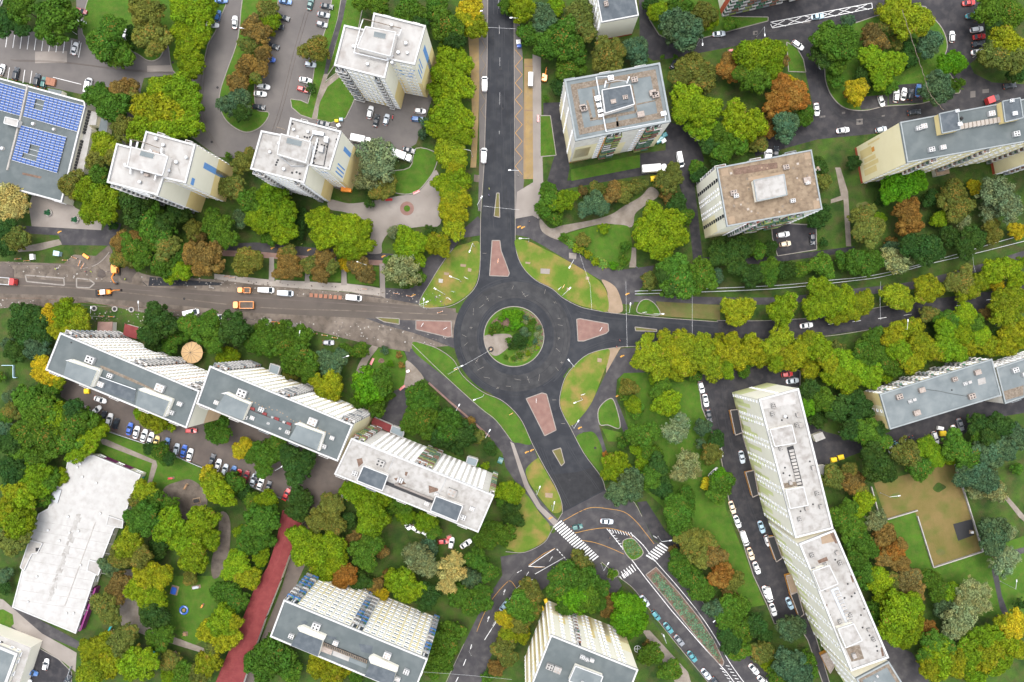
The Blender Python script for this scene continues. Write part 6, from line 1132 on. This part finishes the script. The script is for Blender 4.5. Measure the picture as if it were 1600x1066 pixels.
# --- construction machines
def excavator(label, x, y, ang):
    rt = empty('excavator'); b = MB()
    for s_ in (-1, 1): b.box((0, s_*1.05, .42), (3.6, .5, .8), M['dark'])
    b.box((0, 0, .6), (2.0, 1.7, .4), M['metal']); b.build('tracks', rt)
    b = MB(); loft(b, [(outline(3.2, 2.5, 5, x0=-.5), .95), (outline(3.2, 2.5, 5, x0=-.5), 1.7), (outline(2.9, 2.2, 5, x0=-.5), 2.0)], M['yellow_paint' if False else 'paint_O']); b.build('body', rt)
    b = MB(); b.box((.2, .7, 2.1), (1.5, .95, 1.4), M['glass']); b.box((.2, .7, 2.86), (1.5, 1.0, .1), M['paint_O']); b.build('cab', rt)
    b = MB(); b.bar((.8, -.1, 1.6), (2.6, -.1, 3.6), .24, M['paint_O'], 8, .2); b.bar((2.6, -.1, 3.6), (4.2, -.1, 2.2), .2, M['paint_O'], 8, .15); b.build('boom', rt)
    b = MB(); b.bar((4.2, -.1, 2.2), (4.4, -.1, .8), .16, M['paint_O'], 8, .12); b.build('arm', rt)
    b = MB(); b.box((4.4, -.1, .5), (.7, 1.0, .6), M['dark']); b.box((4.1, -.1, .3), (.3, 1.0, .2), M['metal']); b.build('bucket', rt)
    place(rt, x, y, ang); tag(rt, label, 'excavator'); return rt
excavator('yellow-orange excavator standing on the widened dirt area above the kerb outlines', 183, 423, -88)
excavator('orange mini excavator with lowered boom in the earth beside the small trees left of the kiosk', 1, 1, 0) if False else None
e2 = excavator('small ochre excavator between the bus shelter pavement and the trees', 851, 122, 80); e2.scale = (.75, .75, .75)
def loader(label, x, y, ang):
    rt = empty('backhoe_loader'); b = MB(); loft(b, [(outline(4.0, 1.7, 5), .7), (outline(4.0, 1.7, 5), 1.3), (outline(3.7, 1.4, 5), 1.5)], M['paint_O']); b.build('body', rt)
    b = MB(); b.box((-.2, 0, 1.9), (1.5, 1.5, 1.0), M['glass']); b.box((-.2, 0, 2.45), (1.7, 1.6, .12), M['frame_white']); b.build('cab', rt)
    b = MB(); b.box((-3.0, 0, .5), (.9, 2.2, .7), M['dark']); b.bar((-2.6, .6, .8), (-1.2, .6, 1.2), .1, M['paint_O']); b.bar((-2.6, -.6, .8), (-1.2, -.6, 1.2), .1, M['paint_O']); b.build('front_bucket', rt)
    b = MB(); b.bar((2.0, 0, 1.2), (3.8, .3, 2.6), .16, M['paint_O']); b.bar((3.8, .3, 2.6), (5.0, .4, .9), .13, M['paint_O']); b.box((5.1, .4, .6), (.5, .7, .6), M['dark']); b.build('rear_arm', rt)
    for sx, rr in ((-1.3, 1.3), (1.2, 1.9)):
        for sy in (-1, 1): o = link('wheel', WH, rt); o.location = (sx, sy*1.0, .32*rr); o.scale = (rr, 1.6, rr)
    place(rt, x, y, ang); tag(rt, label, 'loader')
loader('white and orange backhoe loader on the dug-up road just below the excavator', 167, 457, 4)
lorry('road_roller', 'orange mini roller beside pallets at the lower edge of the dug-up road', 'roller', 437, 507, -5, 'O', 'paint_O', 4.4, 1.6, True)
# --- works on the left road
def heap(x, y, r, h, m, label):
    c = G(x, y); b = MB(); V = []; n = 14; rings = []
    for k_ in range(4):
        f = 1-k_/4; rings.append(([(f*r*random.uniform(.85, 1.15)*math.cos(2*math.pi*i/n), f*r*random.uniform(.75, 1.05)*math.sin(2*math.pi*i/n)) for i in range(n)], h*(1-f**1.6)))
    loft(b, rings, M[m]); o = b.build('dirt_heap'); o.location = (c.x, c.y, .03); o.rotation_euler.z = random.uniform(0, 3); tag(o, label, 'heap', 'heaps of the road works')
random.seed(14)
for i, (x, y, r, h, m) in enumerate(((150, 424, 2.2, .9, 'dirt'), (158, 428, 1.8, .7, 'asphalt_brown'), (141, 420, 1.2, .5, 'dirt'), (200, 428, 3.2, .9, 'dirt_road'), (214, 436, 2.4, .7, 'dirt'), (9, 427, 3.6, .8, 'asphalt_brown'), (70, 472, 1.8, .5, 'dirt'), (330, 489, 1.6, .5, 'dirt'), (455, 512, 2.0, .6, 'paving'), (600, 523, 1.8, .5, 'dirt'))):
    heap(x, y, r, h, m, ['brown spoil heap just left of the excavator, largest', 'dark spoil heap touching the one left of the excavator', 'small heap farthest left of the excavator', 'broad low heap right of the excavator', 'pale heap at the left tip of the black fresh patch', 'dark round heap at the left edge above the red truck', 'low heap on the lower verge near the left edge', 'low heap on the lower verge below the fresh black patch', 'grey heap right of the pallets and mini roller', 'low heap near the tapering grass strip'][i])
for i, (x, y) in enumerate(((148, 482), (180, 483), (206, 484))):
    c = G(x, y); b = MB(); b.disc(c, .95, 0, .5, M['concrete'], 16); b.disc(c, .6, .3, .52, M['dark'], 16); tag(b.build('concrete_ring'), ['leftmost', 'middle', 'rightmost'][i]+' of three concrete shaft rings on the lower verge of the dug-up road', 'concrete ring', 'concrete shaft rings')
for x, y, an in ((118, 403, -20), (126, 412, 70), (131, 416, 60), (104, 407, 0), (30, 405, 5), (44, 408, 5), (100, 482, -3), (118, 484, -3), (160, 494, 0), (176, 495, 0), (356, 432, 5), (364, 434, 5), (475, 519, -8), (492, 521, -8), (508, 524, -8), (524, 528, -8), (620, 459, -10), (640, 463, -10), (570, 452, -5), (688, 488, 20)):
    p = G(x, y); rt = empty('site_barrier', (p.x, p.y, .05), R(an)); b = MB(); b.box((0, 0, .9), (2.2, .06, .22), M['paint_O']); b.box((.4, 0, .55), (1.2, .05, .16), M['frame_white']); b.build('board', rt); b = MB()
    for s_ in (-1, 1): b.box((s_*.9, 0, .45), (.08, .5, .9), M['metal'])
    b.build('stand', rt); later(rt, 'orange and white barrier board', x, y, 'barrier', 'barriers of the road works')
for pts in ("530,418 545,416 560,409 572,400", "120,418 135,417 152,410 168,398 172,392"):
    pass
line('trench', 'dark', "205,421 214,432 222,440 230,447", 1.2, .07); line('trench', 'asphalt_brown', "0,413 60,413 110,415 132,418 150,412 168,397", 1.6, .08); line('kerb', 'kerb', "128,420 146,416 160,407 171,394", 1.0, .16, False, True)
line('trench', 'bed_soil', "0,466 60,466 120,472 200,479 300,487", .9, .07); line('trench', 'asphalt_brown', "175,479 260,482 400,500 470,506", .8, .07); line('trench', 'asphalt_new', "545,458 560,460 600,466", .8, .08)
#EXT furniture
# ------------------------------------------------------------------ street furniture and small things
def lamp(x, y, ang, label, h=9, arm=2.6, col='metal_light', double=False):
    """x,y: foot on the ground"""
    p = G(x, y); rt = empty('street_lamp', (p.x, p.y, 0), R(ang)); b = MB(); b.bar((0, 0, 0), (0, 0, h), .08, M[col], 8, .05); b.bar((0, 0, 0), (0, 0, .5), .18, M['concrete'], 8); b.build('pole', rt)
    for s_ in ((1, -1) if double else (1,)):
        b = MB(); b.bar((0, 0, h-.1), (s_*arm, 0, h+.4), .06, M[col], 6); b.build('arm', rt)
        b = MB(); b.box((s_*(arm+.3), 0, h+.38), (.85, .34, .16), M['metal_light']); b.build('lamp_head', rt)
    later(rt, label, x, y, 'street lamp', 'street lamps'); return rt
# foot pixel, arm direction
for x, y, an in ((26, 40, 160), (120, 54, 130), (207, 80, 150), (402, 60, 170), (390, 170, 170), (741, 37, 10), (738, 245, 170), (667, 483, 90), (159, 495, 80), (476, 532, 80), (748, 327, 60), (741, 385, 250), (712, 575, 20), (756, 617, 200),
                 (978, 490, 85), (998, 545, 60), (895, 572, 130), (894, 665, 60), (908, 622, 200), (838, 767, 70), (946, 772, 20), (862, 790, 80), (939, 880, 60), (1028, 838, 10), (1117, 950, 220), (1034, 990, 110), (879, 462, 45), (894, 410, 240), (826, 378, 180), (812, 45, 180),
                 (1015, 492, 0), (1398, 515, 90), (1555, 508, 90), (1287, 72, 200), (1520, 90, 200), (1088, 72, 270), (1182, 58, 270), (660, 478, 20), (695, 460, 150), (720, 440, 160), (1375, 770, 10), (1310, 675, 90), (1562, 908, 90), (714, 641, 60), (760, 680, 60), (540, 560, 20), (580, 418, 160), (440, 730, 30), (1170, 1020, 50), (233, 487, 90), (810, 275, 180)):
    lamp(x, y, an, 'slim pale street lamp', 9 if (x+y) % 3 else 7.5)
def bench(x, y, ang, label):
    p = G(x, y); rt = empty('bench', (p.x, p.y, .05), R(ang)); b = MB(); b.box((0, 0, .45), (2.4, .6, .08), M['paint_R']); b.build('seat', rt)
    b = MB(); b.box((0, .34, .75), (2.4, .1, .5), M['paint_R']); b.build('backrest', rt)
    for s_ in (-1, 1): b = MB(); b.box((s_*.9, 0, .2), (.1, .55, .42), M['dark']); b.build('leg', rt)
    tag(rt, label, 'bench', 'red benches')
bench(651, 301, 25, 'red bench on the upper rim of the paved square, right one'); bench(608, 313, 3, 'red bench on the upper rim of the paved square, left one')
bench(582, 565, 65, 'red bench on the sandy path by the oval lawn'); bench(629, 606, 40, 'red bench at the lower corner of the oval lawn'); bench(841, 186, 90, 'red-brown bench at the top of the narrow lawn strip')
def bin_(x, y, col, label, w_=1.6, d=1.1, ang=0):
    p = G(x, y); rt = empty('waste_container', (p.x, p.y, .08), R(ang)); b = MB(); b.prism([(-w_/2, -d/2), (w_/2, -d/2), (w_/2, d/2), (-w_/2, d/2)], .1, 1.1, M[col], None, True); b.build('body', rt)
    b = MB(); loft(b, [([(-w_/2-.05, -d/2-.05), (w_/2+.05, -d/2-.05), (w_/2+.05, d/2+.05), (-w_/2-.05, d/2+.05)], 1.1), ([(-w_/2, -d/4), (w_/2, -d/4), (w_/2, d/4), (-w_/2, d/4)], 1.35)], M[col]); b.build('lid', rt)
    tag(rt, label, 'waste container', 'waste containers')
Yc = 'paint_Ybin'; m = mat('paint_Ybin', (.72, .50, .02), rough=.5)
bin_(1301, 718, Yc, 'left one of two yellow containers in the yard below the site cabin', 1.9, 1.5, 10); bin_(1312, 714, Yc, 'right one of two yellow containers in the yard below the site cabin', 1.9, 1.5, 15)
bin_(1471, 677, Yc, 'yellow container between the white cars below the low row block', 2.0, 1.6, 5); bin_(138, 611, Yc, 'yellow container at the lower edge of the left stepped slab', 1.6, 1.6); bin_(1438, 1020, Yc, 'yellow container beside the dark yard at the lower right', 2.0, 1.5, 20)
bin_(1020, 280, Yc, 'left one of a pair of yellow containers under the box truck', 1.7, 1.6, 8); bin_(1029, 278, Yc, 'right one of a pair of yellow containers under the box truck', 1.7, 1.6, 8)
bin_(527, 190, Yc, 'yellow bin in front of the bins by the lawn tip', 1.2, .9); bin_(534, 188, 'paint_L', 'light blue bin by the lawn tip', 1.1, 1.0); bin_(530, 197, 'truck_white', 'white sack-like bin by the lawn tip', 1.2, 1.0, 30)
bin_(853, 938, Yc, 'upper yellow container at the top corner of the cream tower', 1.2, 1.6, 20); bin_(848, 950, Yc, 'lower yellow container at the top corner of the cream tower', .8, 1.6, 20)
bin_(1467, 669, 'truck_white', 'white container above the yellow one below the low row block', 2.0, 1.2, -10); bin_(782, 719, 'paint_G', 'green container by the dark path right of the stepped row', 1.6, 2.0, -20)
for x, y, c, l in ((1028, 222, 'paint_T', 'lowest teal bin at the foot of the square tower'), (1033, 217, 'paint_T', 'middle teal bin at the foot of the square tower'), (1038, 212, 'paint_T', 'highest teal bin at the foot of the square tower'), (1036, 221, 'truck_white', 'white bin beside the teal ones at the square tower'), (164, 143, 'paint_N', 'blue container in the shade beside the brown tree')): bin_(x, y, c, l, 1.5, 1.3, 30)
def block(name, label, cat, x, y, L_, W_, h, ang, m, parts=True):
    p = G(x, y); rt = empty(name, (p.x, p.y, .05), R(ang)); b = MB(); b.box((0, 0, h*.45), (L_, W_, h*.9), M[m]); b.build('body', rt); b = MB(); b.box((0, 0, h*.95), (L_+.12, W_+.12, h*.1), M[m]); 
    for i in range(int(L_)): b.box((-L_/2+.5+i, 0, h*1.02), (.08, W_, .05), M[m])
    b.build('top', rt); tag(rt, label, cat)
block('container', 'bright orange container beside the foot of the tower with the cluttered roof', 'container', 543, 297, 3.3, 1.9, 2.4, -5, 'paint_O')
block('bus_shelter', 'long grey bus shelter on the pavement right of the zigzag marking', 'bus shelter', 829, 127, 4.6, 1.5, 2.5, 88, 'metal')
block('kiosk', 'small white and blue cabin at the upper end of the zigzag pavement', 'cabin', 810, 68, 1.4, 1.3, 1.6, 5, 'truck_white'); block('kiosk', 'tiny blue cabin just below the white one on the zigzag pavement', 'cabin', 811, 74, 1.3, .7, 1.4, 5, 'paint_N')
block('pallet_stack', 'stacks of red and white sacks in the marked car park', 'sacks', 81, 129, 3.2, 2.4, 1.0, -12, 'balc_brown'); block('portable_toilet', 'pale blue portable toilet beside the pavement works', 'toilet', 93, 397, 1.9, 1.5, 2.0, -10, 'paint_L')
block('site_box', 'small white site box left of the portable toilet', 'box', 53, 402, 1.2, 1.8, 1.4, 5, 'truck_white'); block('pallet_stack', 'grey pallet stack beside the mini roller at the road edge', 'pallets', 417, 503, 3.4, 2.2, .8, -5, 'concrete')
block('site_barrier', 'orange and white barrier boards on the works corner', 'barrier', 136, 401, 2.2, .8, .9, -35, 'paint_O')
for i in range(7): block('paving_pallet', f'{["first","second","third","fourth","fifth","sixth","seventh"][i]} pallet from the left in the row left of the lone white van', 'pallet', 487+i*7.5, 461.5+i*.6, 1.0, 1.2, .6, -4, 'balc_brown')
# low walls round the court, fences
def fence(label, pts, h=1.0, w_=.35, m='concrete', name='low_wall'):
    P = [G(*p) for p in pp(pts)]; b = MB()
    for i, (a_, c_) in enumerate(zip(P[:-1], P[1:])): seg(b, a_, c_, w_, h+.003*i, M[m])
    tag(b.build(name), label, 'wall' if name == 'low_wall' else 'fence')
fence('grey low wall around the right and lower side of the brown court', "1491,724 1515,800 1534,861 1457,886 1432,806"); fence('low grey wall between the brown court and the lawn above it', "1385,811 1432,797"); fence('dark low wall on the left side of the brown court', "1360,760 1371,800")
fence('dark wire fence along the lower side of the long row of parked cars', "135,634 172,674 250,700 300,723 375,753 400,762 440,778", 1.2, .15, 'metal', 'fence'); fence('thin fence around the lawn by the green path at the lower left', "113,1040 108,1055 112,1070", 1.2, .12, 'metal', 'fence')
fence('brown hedge-like low fence along the path below the roundabout', "670,598 700,625 735,655 765,682", .8, .6, 'brick_path', 'fence'); fence('blue railing around the small court at the left edge', "5,571 23,571 23,590 28,590", 1, .2, 'paint_L', 'fence')
# twin pipes
def pipes(label, pts, dy):
    P = [G(*p, 1.0) for p in pts]; rt = empty('pipeline', P[0]); rt.location.z = 0; xf = Matrix.Translation(-rt.location); b = MB()
    for q, r_ in zip(P[:-1], P[1:]): b.bar((q.x, q.y, .9), (r_.x, r_.y, .9), .11, M['metal_light'], 8)
    b.build('pipe', rt, xf); b = MB()
    for q, r_ in zip(P[:-1], P[1:]):
        n_ = max(1, int((r_-q).length/6))
        for i in range(n_): c = q.lerp(r_, (i+.5)/n_); b.box((c.x, c.y, .4), (.3, .3, .8), M['concrete'])
    b.build('support', rt, xf); tag(rt, label, 'pipeline', 'pale pipes along the hedge')
pipes('upper of two parallel pale pipes running along the hedge to the right edge', smooth(pp("992,455 1200,447 1297,438 1355,432 1420,418 1500,396 1550,381 1610,364"), False), 0)
pipes('lower of two parallel pale pipes running along the hedge to the right edge', smooth(pp("992,459.5 1200,452 1330,439 1385,431 1450,413 1520,397 1600,377 1620,371"), False), 0)
# overhead wires
def wire(label, pts, h=8, r=.022, m='metal_light'):
    b = MB(); P = [G(x, y, h) for x, y in pts]
    for q, r_ in zip(P[:-1], P[1:]):
        for i in range(6):
            t0, t1 = i/6, (i+1)/6; s0, s1 = -1.6*t0*(1-t0), -1.6*t1*(1-t1); b.bar(q.lerp(r_, t0)+Vector((0, 0, s0)), q.lerp(r_, t1)+Vector((0, 0, s1)), r, M[m], 4)
    tag(b.build('overhead_wire'), label, 'wire')
wire('thin span wire crossing the straight road near its top', [(700, 38), (805, 45)]); wire('thin span wire crossing the straight road above the grass strip', [(755, 322), (812, 328)]); wire('thin span wire crossing the road right of the roundabout', [(978, 440), (980, 543)]); wire('thin span wire left of the first street trees', [(1082, 452), (1082, 535)])
wire('thin wire from the east lawn over the ring towards the garden', [(925, 484), (922, 445), (905, 395)]); wire('thin wire over the lower left of the ring', [(700, 585), (770, 545)]); wire('thin dark wire over the street beside the cream tower', [(800, 915), (835, 985)], m='dark'); wire('thin wire from the slab with blue balconies to the street', [(660, 1050), (800, 1062)], 14)
wire('thin brownish cable from the yellow-green tree down to the slab with yellow roof boxes', smooth([(1410, 15), (1430, 75), (1445, 120), (1453, 145), (1475, 172)], False, 3), 20, .09, 'gravel_strip'); wire('thin span wire over the wooded street at the right', [(1376, 440), (1376, 500)]); wire('thin span wire over the path at the far right', [(1520, 395), (1524, 425)])
# playground, planters, tents
def ring_toy(label, x, y, col, r=1.6):
    p = G(x, y); rt = empty('play_ring', (p.x, p.y, .05)); b = MB()
    for i in range(20):
        a0, a1 = 2*math.pi*i/20, 2*math.pi*(i+1)/20; b.bar((r*.75*math.cos(a0), r*.75*math.sin(a0), .3), (r*.75*math.cos(a1), r*.75*math.sin(a1), .3), .35, M[col], 6)
    b.build('ring', rt); b = MB(); b.disc((0, 0), .5, 0, .5, M['wood'], 10); b.build('hub', rt); tag(rt, label, 'play equipment')
ring_toy('round blue play ring on the kindergarten lawn', 288, 953, 'paint_N', 1.7); ring_toy('grey tyre-like ring on the gravel patch of the central garden', 767, 546, 'dark', .9)
def planter(label, x, y, r=1.5):
    p = G(x, y); rt = empty('planter', (p.x, p.y, .05)); b = MB(); b.disc((0, 0), r, 0, .6, M['concrete'], 14); b.build('tub', rt); o = link('plant', CR['shrub'][0], rt); o.location.z = .5; o.scale = (r*.9, r*.9, r*.8); o.color = (.03, .11, .05, 0); tag(rt, label, 'planter', 'round planters')
planter('left one of two round planters on the tan paved corner', 77, 333, 1.25); planter('right one of two round planters on the tan paved corner', 119, 344, 1.2)
def swing(label, x, y, ang, col, w_=3.0, d=2.0, name='play_equipment'):
    p = G(x, y); rt = empty(name, (p.x, p.y, .05), R(ang)); b = MB(); b.box((0, 0, .15), (w_, d, .25), M['sand']); b.build('base', rt); b = MB(); b.box((0, 0, .8), (w_*.75, d*.7, .15), M[col])
    for sx in (-1, 1):
        for sy in (-1, 1): b.bar((sx*w_*.35, sy*d*.32, 0), (sx*w_*.35, sy*d*.32, 1.5), .07, M['wood'])
    b.build('frame', rt); tag(rt, label, 'play equipment')
swing('blue and red roofed sandbox on the kindergarten lawn', 273, 922, 75, 'paint_N', 3.2, 2.6); swing('striped grey play bench on the kindergarten lawn', 307, 917, 10, 'metal', 3.0, 1.2); swing('orange see-saw on the kindergarten lawn', 317, 946, 60, 'paint_O', 1.6, .6)
swing('green slide on the grass beside the kindergarten', 174, 980, 60, 'paint_Gslide' if False else 'wall_teal', 3.4, .8); swing('dark climbing frame beside the green slide', 176, 987, 20, 'dark', 1.8, 1.4); swing('small red climbing frame under the trees by the garden path', 275, 1022, -60, 'paint_R', 2.2, 1.2)
swing('teal see-saw between trees below the garden path', 244, 1016, 30, 'wall_teal', 1.8, .8); swing('wooden platform on the bare earth of the play garden', 290, 990, 0, 'wood', 1.6, 1.4); swing('colourful kite-shaped toy on the lawn by the bare earth', 268, 747, 5, 'paint_R', 2.2, .8)
swing('dark play boat on the bare earth above the arcade', 308, 782, 10, 'dark', 2.6, 1.8); swing('brown table on the lawn beside the bare earth', 291, 760, 60, 'wood', 2.4, .8); swing('white rock-like seat on the sandy corner left of the roundabout', 638, 580, 30, 'frame_white', 1.6, 1.2, 'stone_seat'); swing('white hut model beside the black mat in the court', 1517, 831, 0, 'frame_white', 1.4, 1.2)
swing('large red umbrella-like tent between the trees below the white-roofed slab', 702, 839, 20, 'paint_R', 1.9, 1.4, 'tent'); swing('red awning on the corner near the brown autumn tree', 1141, 80, 10, 'paint_R', 1.8, 1.0, 'awning')
def crossmark():
    b = MB(); c = G(996, 1014)
    for i in range(24):
        a0, a1 = 2*math.pi*i/24, 2*math.pi*(i+1)/24; seg(b, (c.x+1.1*math.cos(a0), c.y+1.1*math.sin(a0)), (c.x+1.1*math.cos(a1), c.y+1.1*math.sin(a1)), .15, .12, M['white_paint'])
    seg(b, (c.x-1.1, c.y), (c.x+1.1, c.y), .15, .122, M['white_paint']); seg(b, (c.x, c.y-1.1), (c.x, c.y+1.1), .15, .123, M['white_paint']); tag(b.build('ring_marking'), kind='structure')
crossmark()
# guard posts, signs round the ring
def sign(x, y, ang, label, m='truck_white'):
    p = G(x, y); rt = empty('traffic_sign', (p.x, p.y, 0), R(ang)); b = MB(); b.bar((0, 0, 0), (0, 0, 3.4), .06, M['metal_light'], 6); b.build('post', rt); b = MB(); b.box((0, .1, 3.0), (1.5, .08, 1.0), M[m]); b.build('plate', rt); later(rt, label, x, y, 'sign', 'traffic signs')
for x, y, an, m in ((874, 452, 45, 'truck_white'), (880, 449, 60, 'paint_O'), (729, 436, -30, 'truck_white'), (703, 468, -40, 'truck_white'), (709, 457, -10, 'paint_G'), (1005, 489, 5, 'truck_white'), (910, 616, 20, 'truck_white'), (714, 577, 20, 'paint_O'), (1021, 836, -30, 'truck_white'), (779, 409, 80, 'paint_O'), (938, 515, 60, 'truck_white'), (662, 508, 60, 'truck_white'), (697, 514, 30, 'truck_white'), (838, 625, 90, 'truck_white'), (799, 646, 30, 'paint_O')):
    sign(x, y, an, 'small white traffic sign' if m == 'truck_white' else 'small orange traffic sign' if m == 'paint_O' else 'small green sign', m)
# people
def person_mesh(top, legs, pose=0):
    me = bpy.data.meshes.new('person'); V = [(0, 0, .95), (0, 0, 1.2), (0, 0, 1.42), (0, 0, 1.55), (0, .02, 1.72), (.11, 0, .88), (.12, .10+pose*.1, .48), (.12, .0, .06), (.13, .14, .03), (-.11, 0, .88), (-.12, -.06, .48), (-.12, -.22, .07), (-.12, -.08, .03), (.20, 0, 1.40), (.27, -.04, 1.12), (.26, .12, .88), (-.20, 0, 1.40), (-.27, .06, 1.12), (-.25, .2, .92)]
    E = [(0, 1), (1, 2), (2, 3), (3, 4), (0, 5), (5, 6), (6, 7), (7, 8), (0, 9), (9, 10), (10, 11), (11, 12), (2, 13), (13, 14), (14, 15), (2, 16), (16, 17), (17, 18)]
    Rr = [.15, .15, .14, .06, .11, .10, .07, .05, .04, .10, .07, .05, .04, .07, .05, .04, .07, .05, .04]
    me.from_pydata(V, E, []); o = bpy.data.objects.new('tmp', me); C.objects.link(o); sk = o.modifiers.new('s', 'SKIN')
    for v, r in zip(me.skin_vertices[0].data, Rr): v.radius = (r, r)
    me.skin_vertices[0].data[0].use_root = True
    o.modifiers.new('u', 'SUBSURF').levels = 1
    dg = bpy.context.evaluated_depsgraph_get(); m2 = bpy.data.meshes.new_from_object(o.evaluated_get(dg)); bpy.data.objects.remove(o); m2.name = 'person'
    m2.materials.clear()
    for q in (top, legs, 'skin', 'dark'): m2.materials.append(M[q])
    for p in m2.polygons:
        c = p.center; p.material_index = 1 if c.z < .95 else 3 if c.z > 1.70 else 2 if c.z > 1.50 or (abs(c.x) > .2 and c.z < 1.05) else 0
    return m2
mat('skin', (.50, .32, .23), rough=.7); mat('vest', (.55, .75, .05), rough=.7); mat('denim', (.05, .08, .16), rough=.9)
PM = {k: person_mesh(k, l) for k, l in (('vest', 'denim'), ('frame_white', 'dark'), ('paint_R', 'denim'), ('dark', 'denim'), ('paint_N', 'dark'))}
for x, y, k, l in ((764.5, 296, 'vest', 'worker in a yellow vest walking on the new asphalt above the grass strip'), (764, 306, 'paint_N', 'person in blue on the new asphalt just below the worker in yellow'), (827, 347, 'dark', 'person in dark clothes crossing the path right of the straight road'), (840, 341, 'frame_white', 'person in a white top near the bend of the gravel path'),
    (473, 382, 'vest', 'person in a light green top on the long dark footpath'), (610, 455, 'frame_white', 'person in white at the pavement corner left of the roundabout'), (198, 437, 'vest', 'worker in a yellow vest on the dirt right of the excavator'), (90, 421, 'vest', 'worker in pale green on the left dirt road'), (145, 425, 'vest', 'worker in yellow beside the heap left of the excavator'), (136, 425, 'paint_R', 'worker in red-orange beside the dirt heap'),
    (994, 418, 'paint_N', 'person in light blue at the end of the short pale path'), (1026, 419, 'frame_white', 'person in white under the dark tree by the path'), (968, 532, 'paint_R', 'person in red on the road right of the east splitter island'), (172, 506, 'vest', 'worker in a yellow vest beside the brown annex roof'), (963, 542, 'paint_R', 'person in pink at the road edge above the sand wedge'), (952, 839, 'dark', 'person near the top of the planted median'), (691, 391, 'paint_N', 'person with a bicycle on the path left of the straight road')):
    p = G(x, y); o = link('person', PM[k]); o.location = (p.x, p.y, .12); o.rotation_euler.z = random.uniform(0, 6.28); tag(o, l, 'person', 'people on foot')
# motorbike next to the white car
p = G(614, 184); rt = empty('motorcycle', (p.x, p.y, .05), R(80)); b = MB(); b.bar((-.6, 0, .7), (.6, 0, .8), .22, M['paint_R'], 8, .16); b.box((0, 0, .55), (.7, .35, .4), M['dark']); b.build('body', rt)
for sx in (-.75, .75): o = link('wheel', WH, rt); o.location = (sx, 0, .32); o.scale = (1, .5, 1)
b = MB(); b.bar((.55, -.4, 1.0), (.55, .4, 1.0), .03, M['metal'], 6); b.build('handlebar', rt); tag(rt, 'red and black motorcycle beside the silver hatchback below the L-shaped tower', 'motorcycle')
# plants of the central garden and medians
random.seed(77)
GS = "803,493,12,v;808,507,11,v;790,490,7,v;775,510,9,g;768,519,6,g;792,515,6,v;783,498,6,v;812,492,7,v;822,497,5,t;833,503,6,g;842,513,5,t;829,512,7,g;838,523,5,s;820,520,11,t;812,531,12,d;817,540,7,d;803,540,8,d;795,532,6,g;825,535,7,g;836,534,5,t;812,555,6,g;803,560,5,g;825,552,5,a;790,558,4,g;775,506,4,b;768,512,4,o;783,513,5,g;765,520,3,y;845,528,4,s;840,543,4,a;820,503,5,s"
for q in GS.split(';'):
    x, y, r, c = q.split(','); plant('shrub', float(x), float(y), float(r), c)
BB = MB()
# low planting in the long median: one mass
def ground_plants(name, label, poly, n, size, col, zb=.2):
    P = [G(*p) for p in pp(poly)]; xs = [p.x for p in P]; ys = [p.y for p in P]; V = []; F = []; T = []
    def inside(x, y):
        c = False; j = len(P)-1
        for i in range(len(P)):
            if (P[i].y > y) != (P[j].y > y) and x < (P[j].x-P[i].x)*(y-P[i].y)/(P[j].y-P[i].y)+P[i].x: c = not c
            j = i
        return c
    k = 0
    while k < n:
        x = random.uniform(min(xs), max(xs)); y = random.uniform(min(ys), max(ys))
        if not inside(x, y): continue
        k += 1; t = random.random()
        for i in range(5):
            nrm = Vector((random.gauss(0, .6), random.gauss(0, .6), 1)).normalized(); u = nrm.orthogonal().normalized(); w_ = nrm.cross(u); s_ = size*random.uniform(.5, 1); p = Vector((x+random.gauss(0, size), y+random.gauss(0, size), zb+random.uniform(.05, .4)*size*2))
            m_ = len(V); V += [p-u*s_, p+w_*s_*.6, p+u*s_, p-w_*s_*.6]; F.append((m_, m_+1, m_+2, m_+3)); T.append((min(1, max(0, t*.5+random.random()*.5)), random.random()))
    me = bpy.data.meshes.new(name); me.from_pydata([tuple(v) for v in V], [], F); at = me.color_attributes.new('tone', 'FLOAT_COLOR', 'CORNER'); vals = []
    for t in T: vals += [t[0], t[1], 0, 1]*4
    at.data.foreach_set('color', vals); me.materials.append(M['leaves']); o = link(name, me); o.color = col; tag(o, label, 'planting', kind='stuff')
ground_plants('ground_cover', 'grey-green low plants in a band along the long brown median', "1017,901 1027,896 1060,932 1090,968 1112,1000 1126,1030 1120,1028 1095,1000 1068,965 1035,925", 420, .35, (.10, .17, .10, .0), .25)
ground_plants('ground_cover', 'green and rusty low plants filling the small rounded median', "976,848 985,844 994,848 1001,862 989,870 979,860", 160, .32, (.07, .14, .06, .2), .25)
ground_plants('ground_cover', 'low flowers and herbs around the rim of the central garden', "806,486 822,488 838,499 847,518 845,540 836,546 825,560 800,566 806,550 832,540 838,520 828,504 812,496", 420, .28, (.09, .15, .05, .25), .3)
ground_plants('undergrowth', 'low hedge plants along the path edge right of the gravel path', "885,378 905,385 940,415 975,420 960,418 935,408 898,388", 200, .5, (.09, .18, .03, .1), .15)
#LITTER
flush_labels()
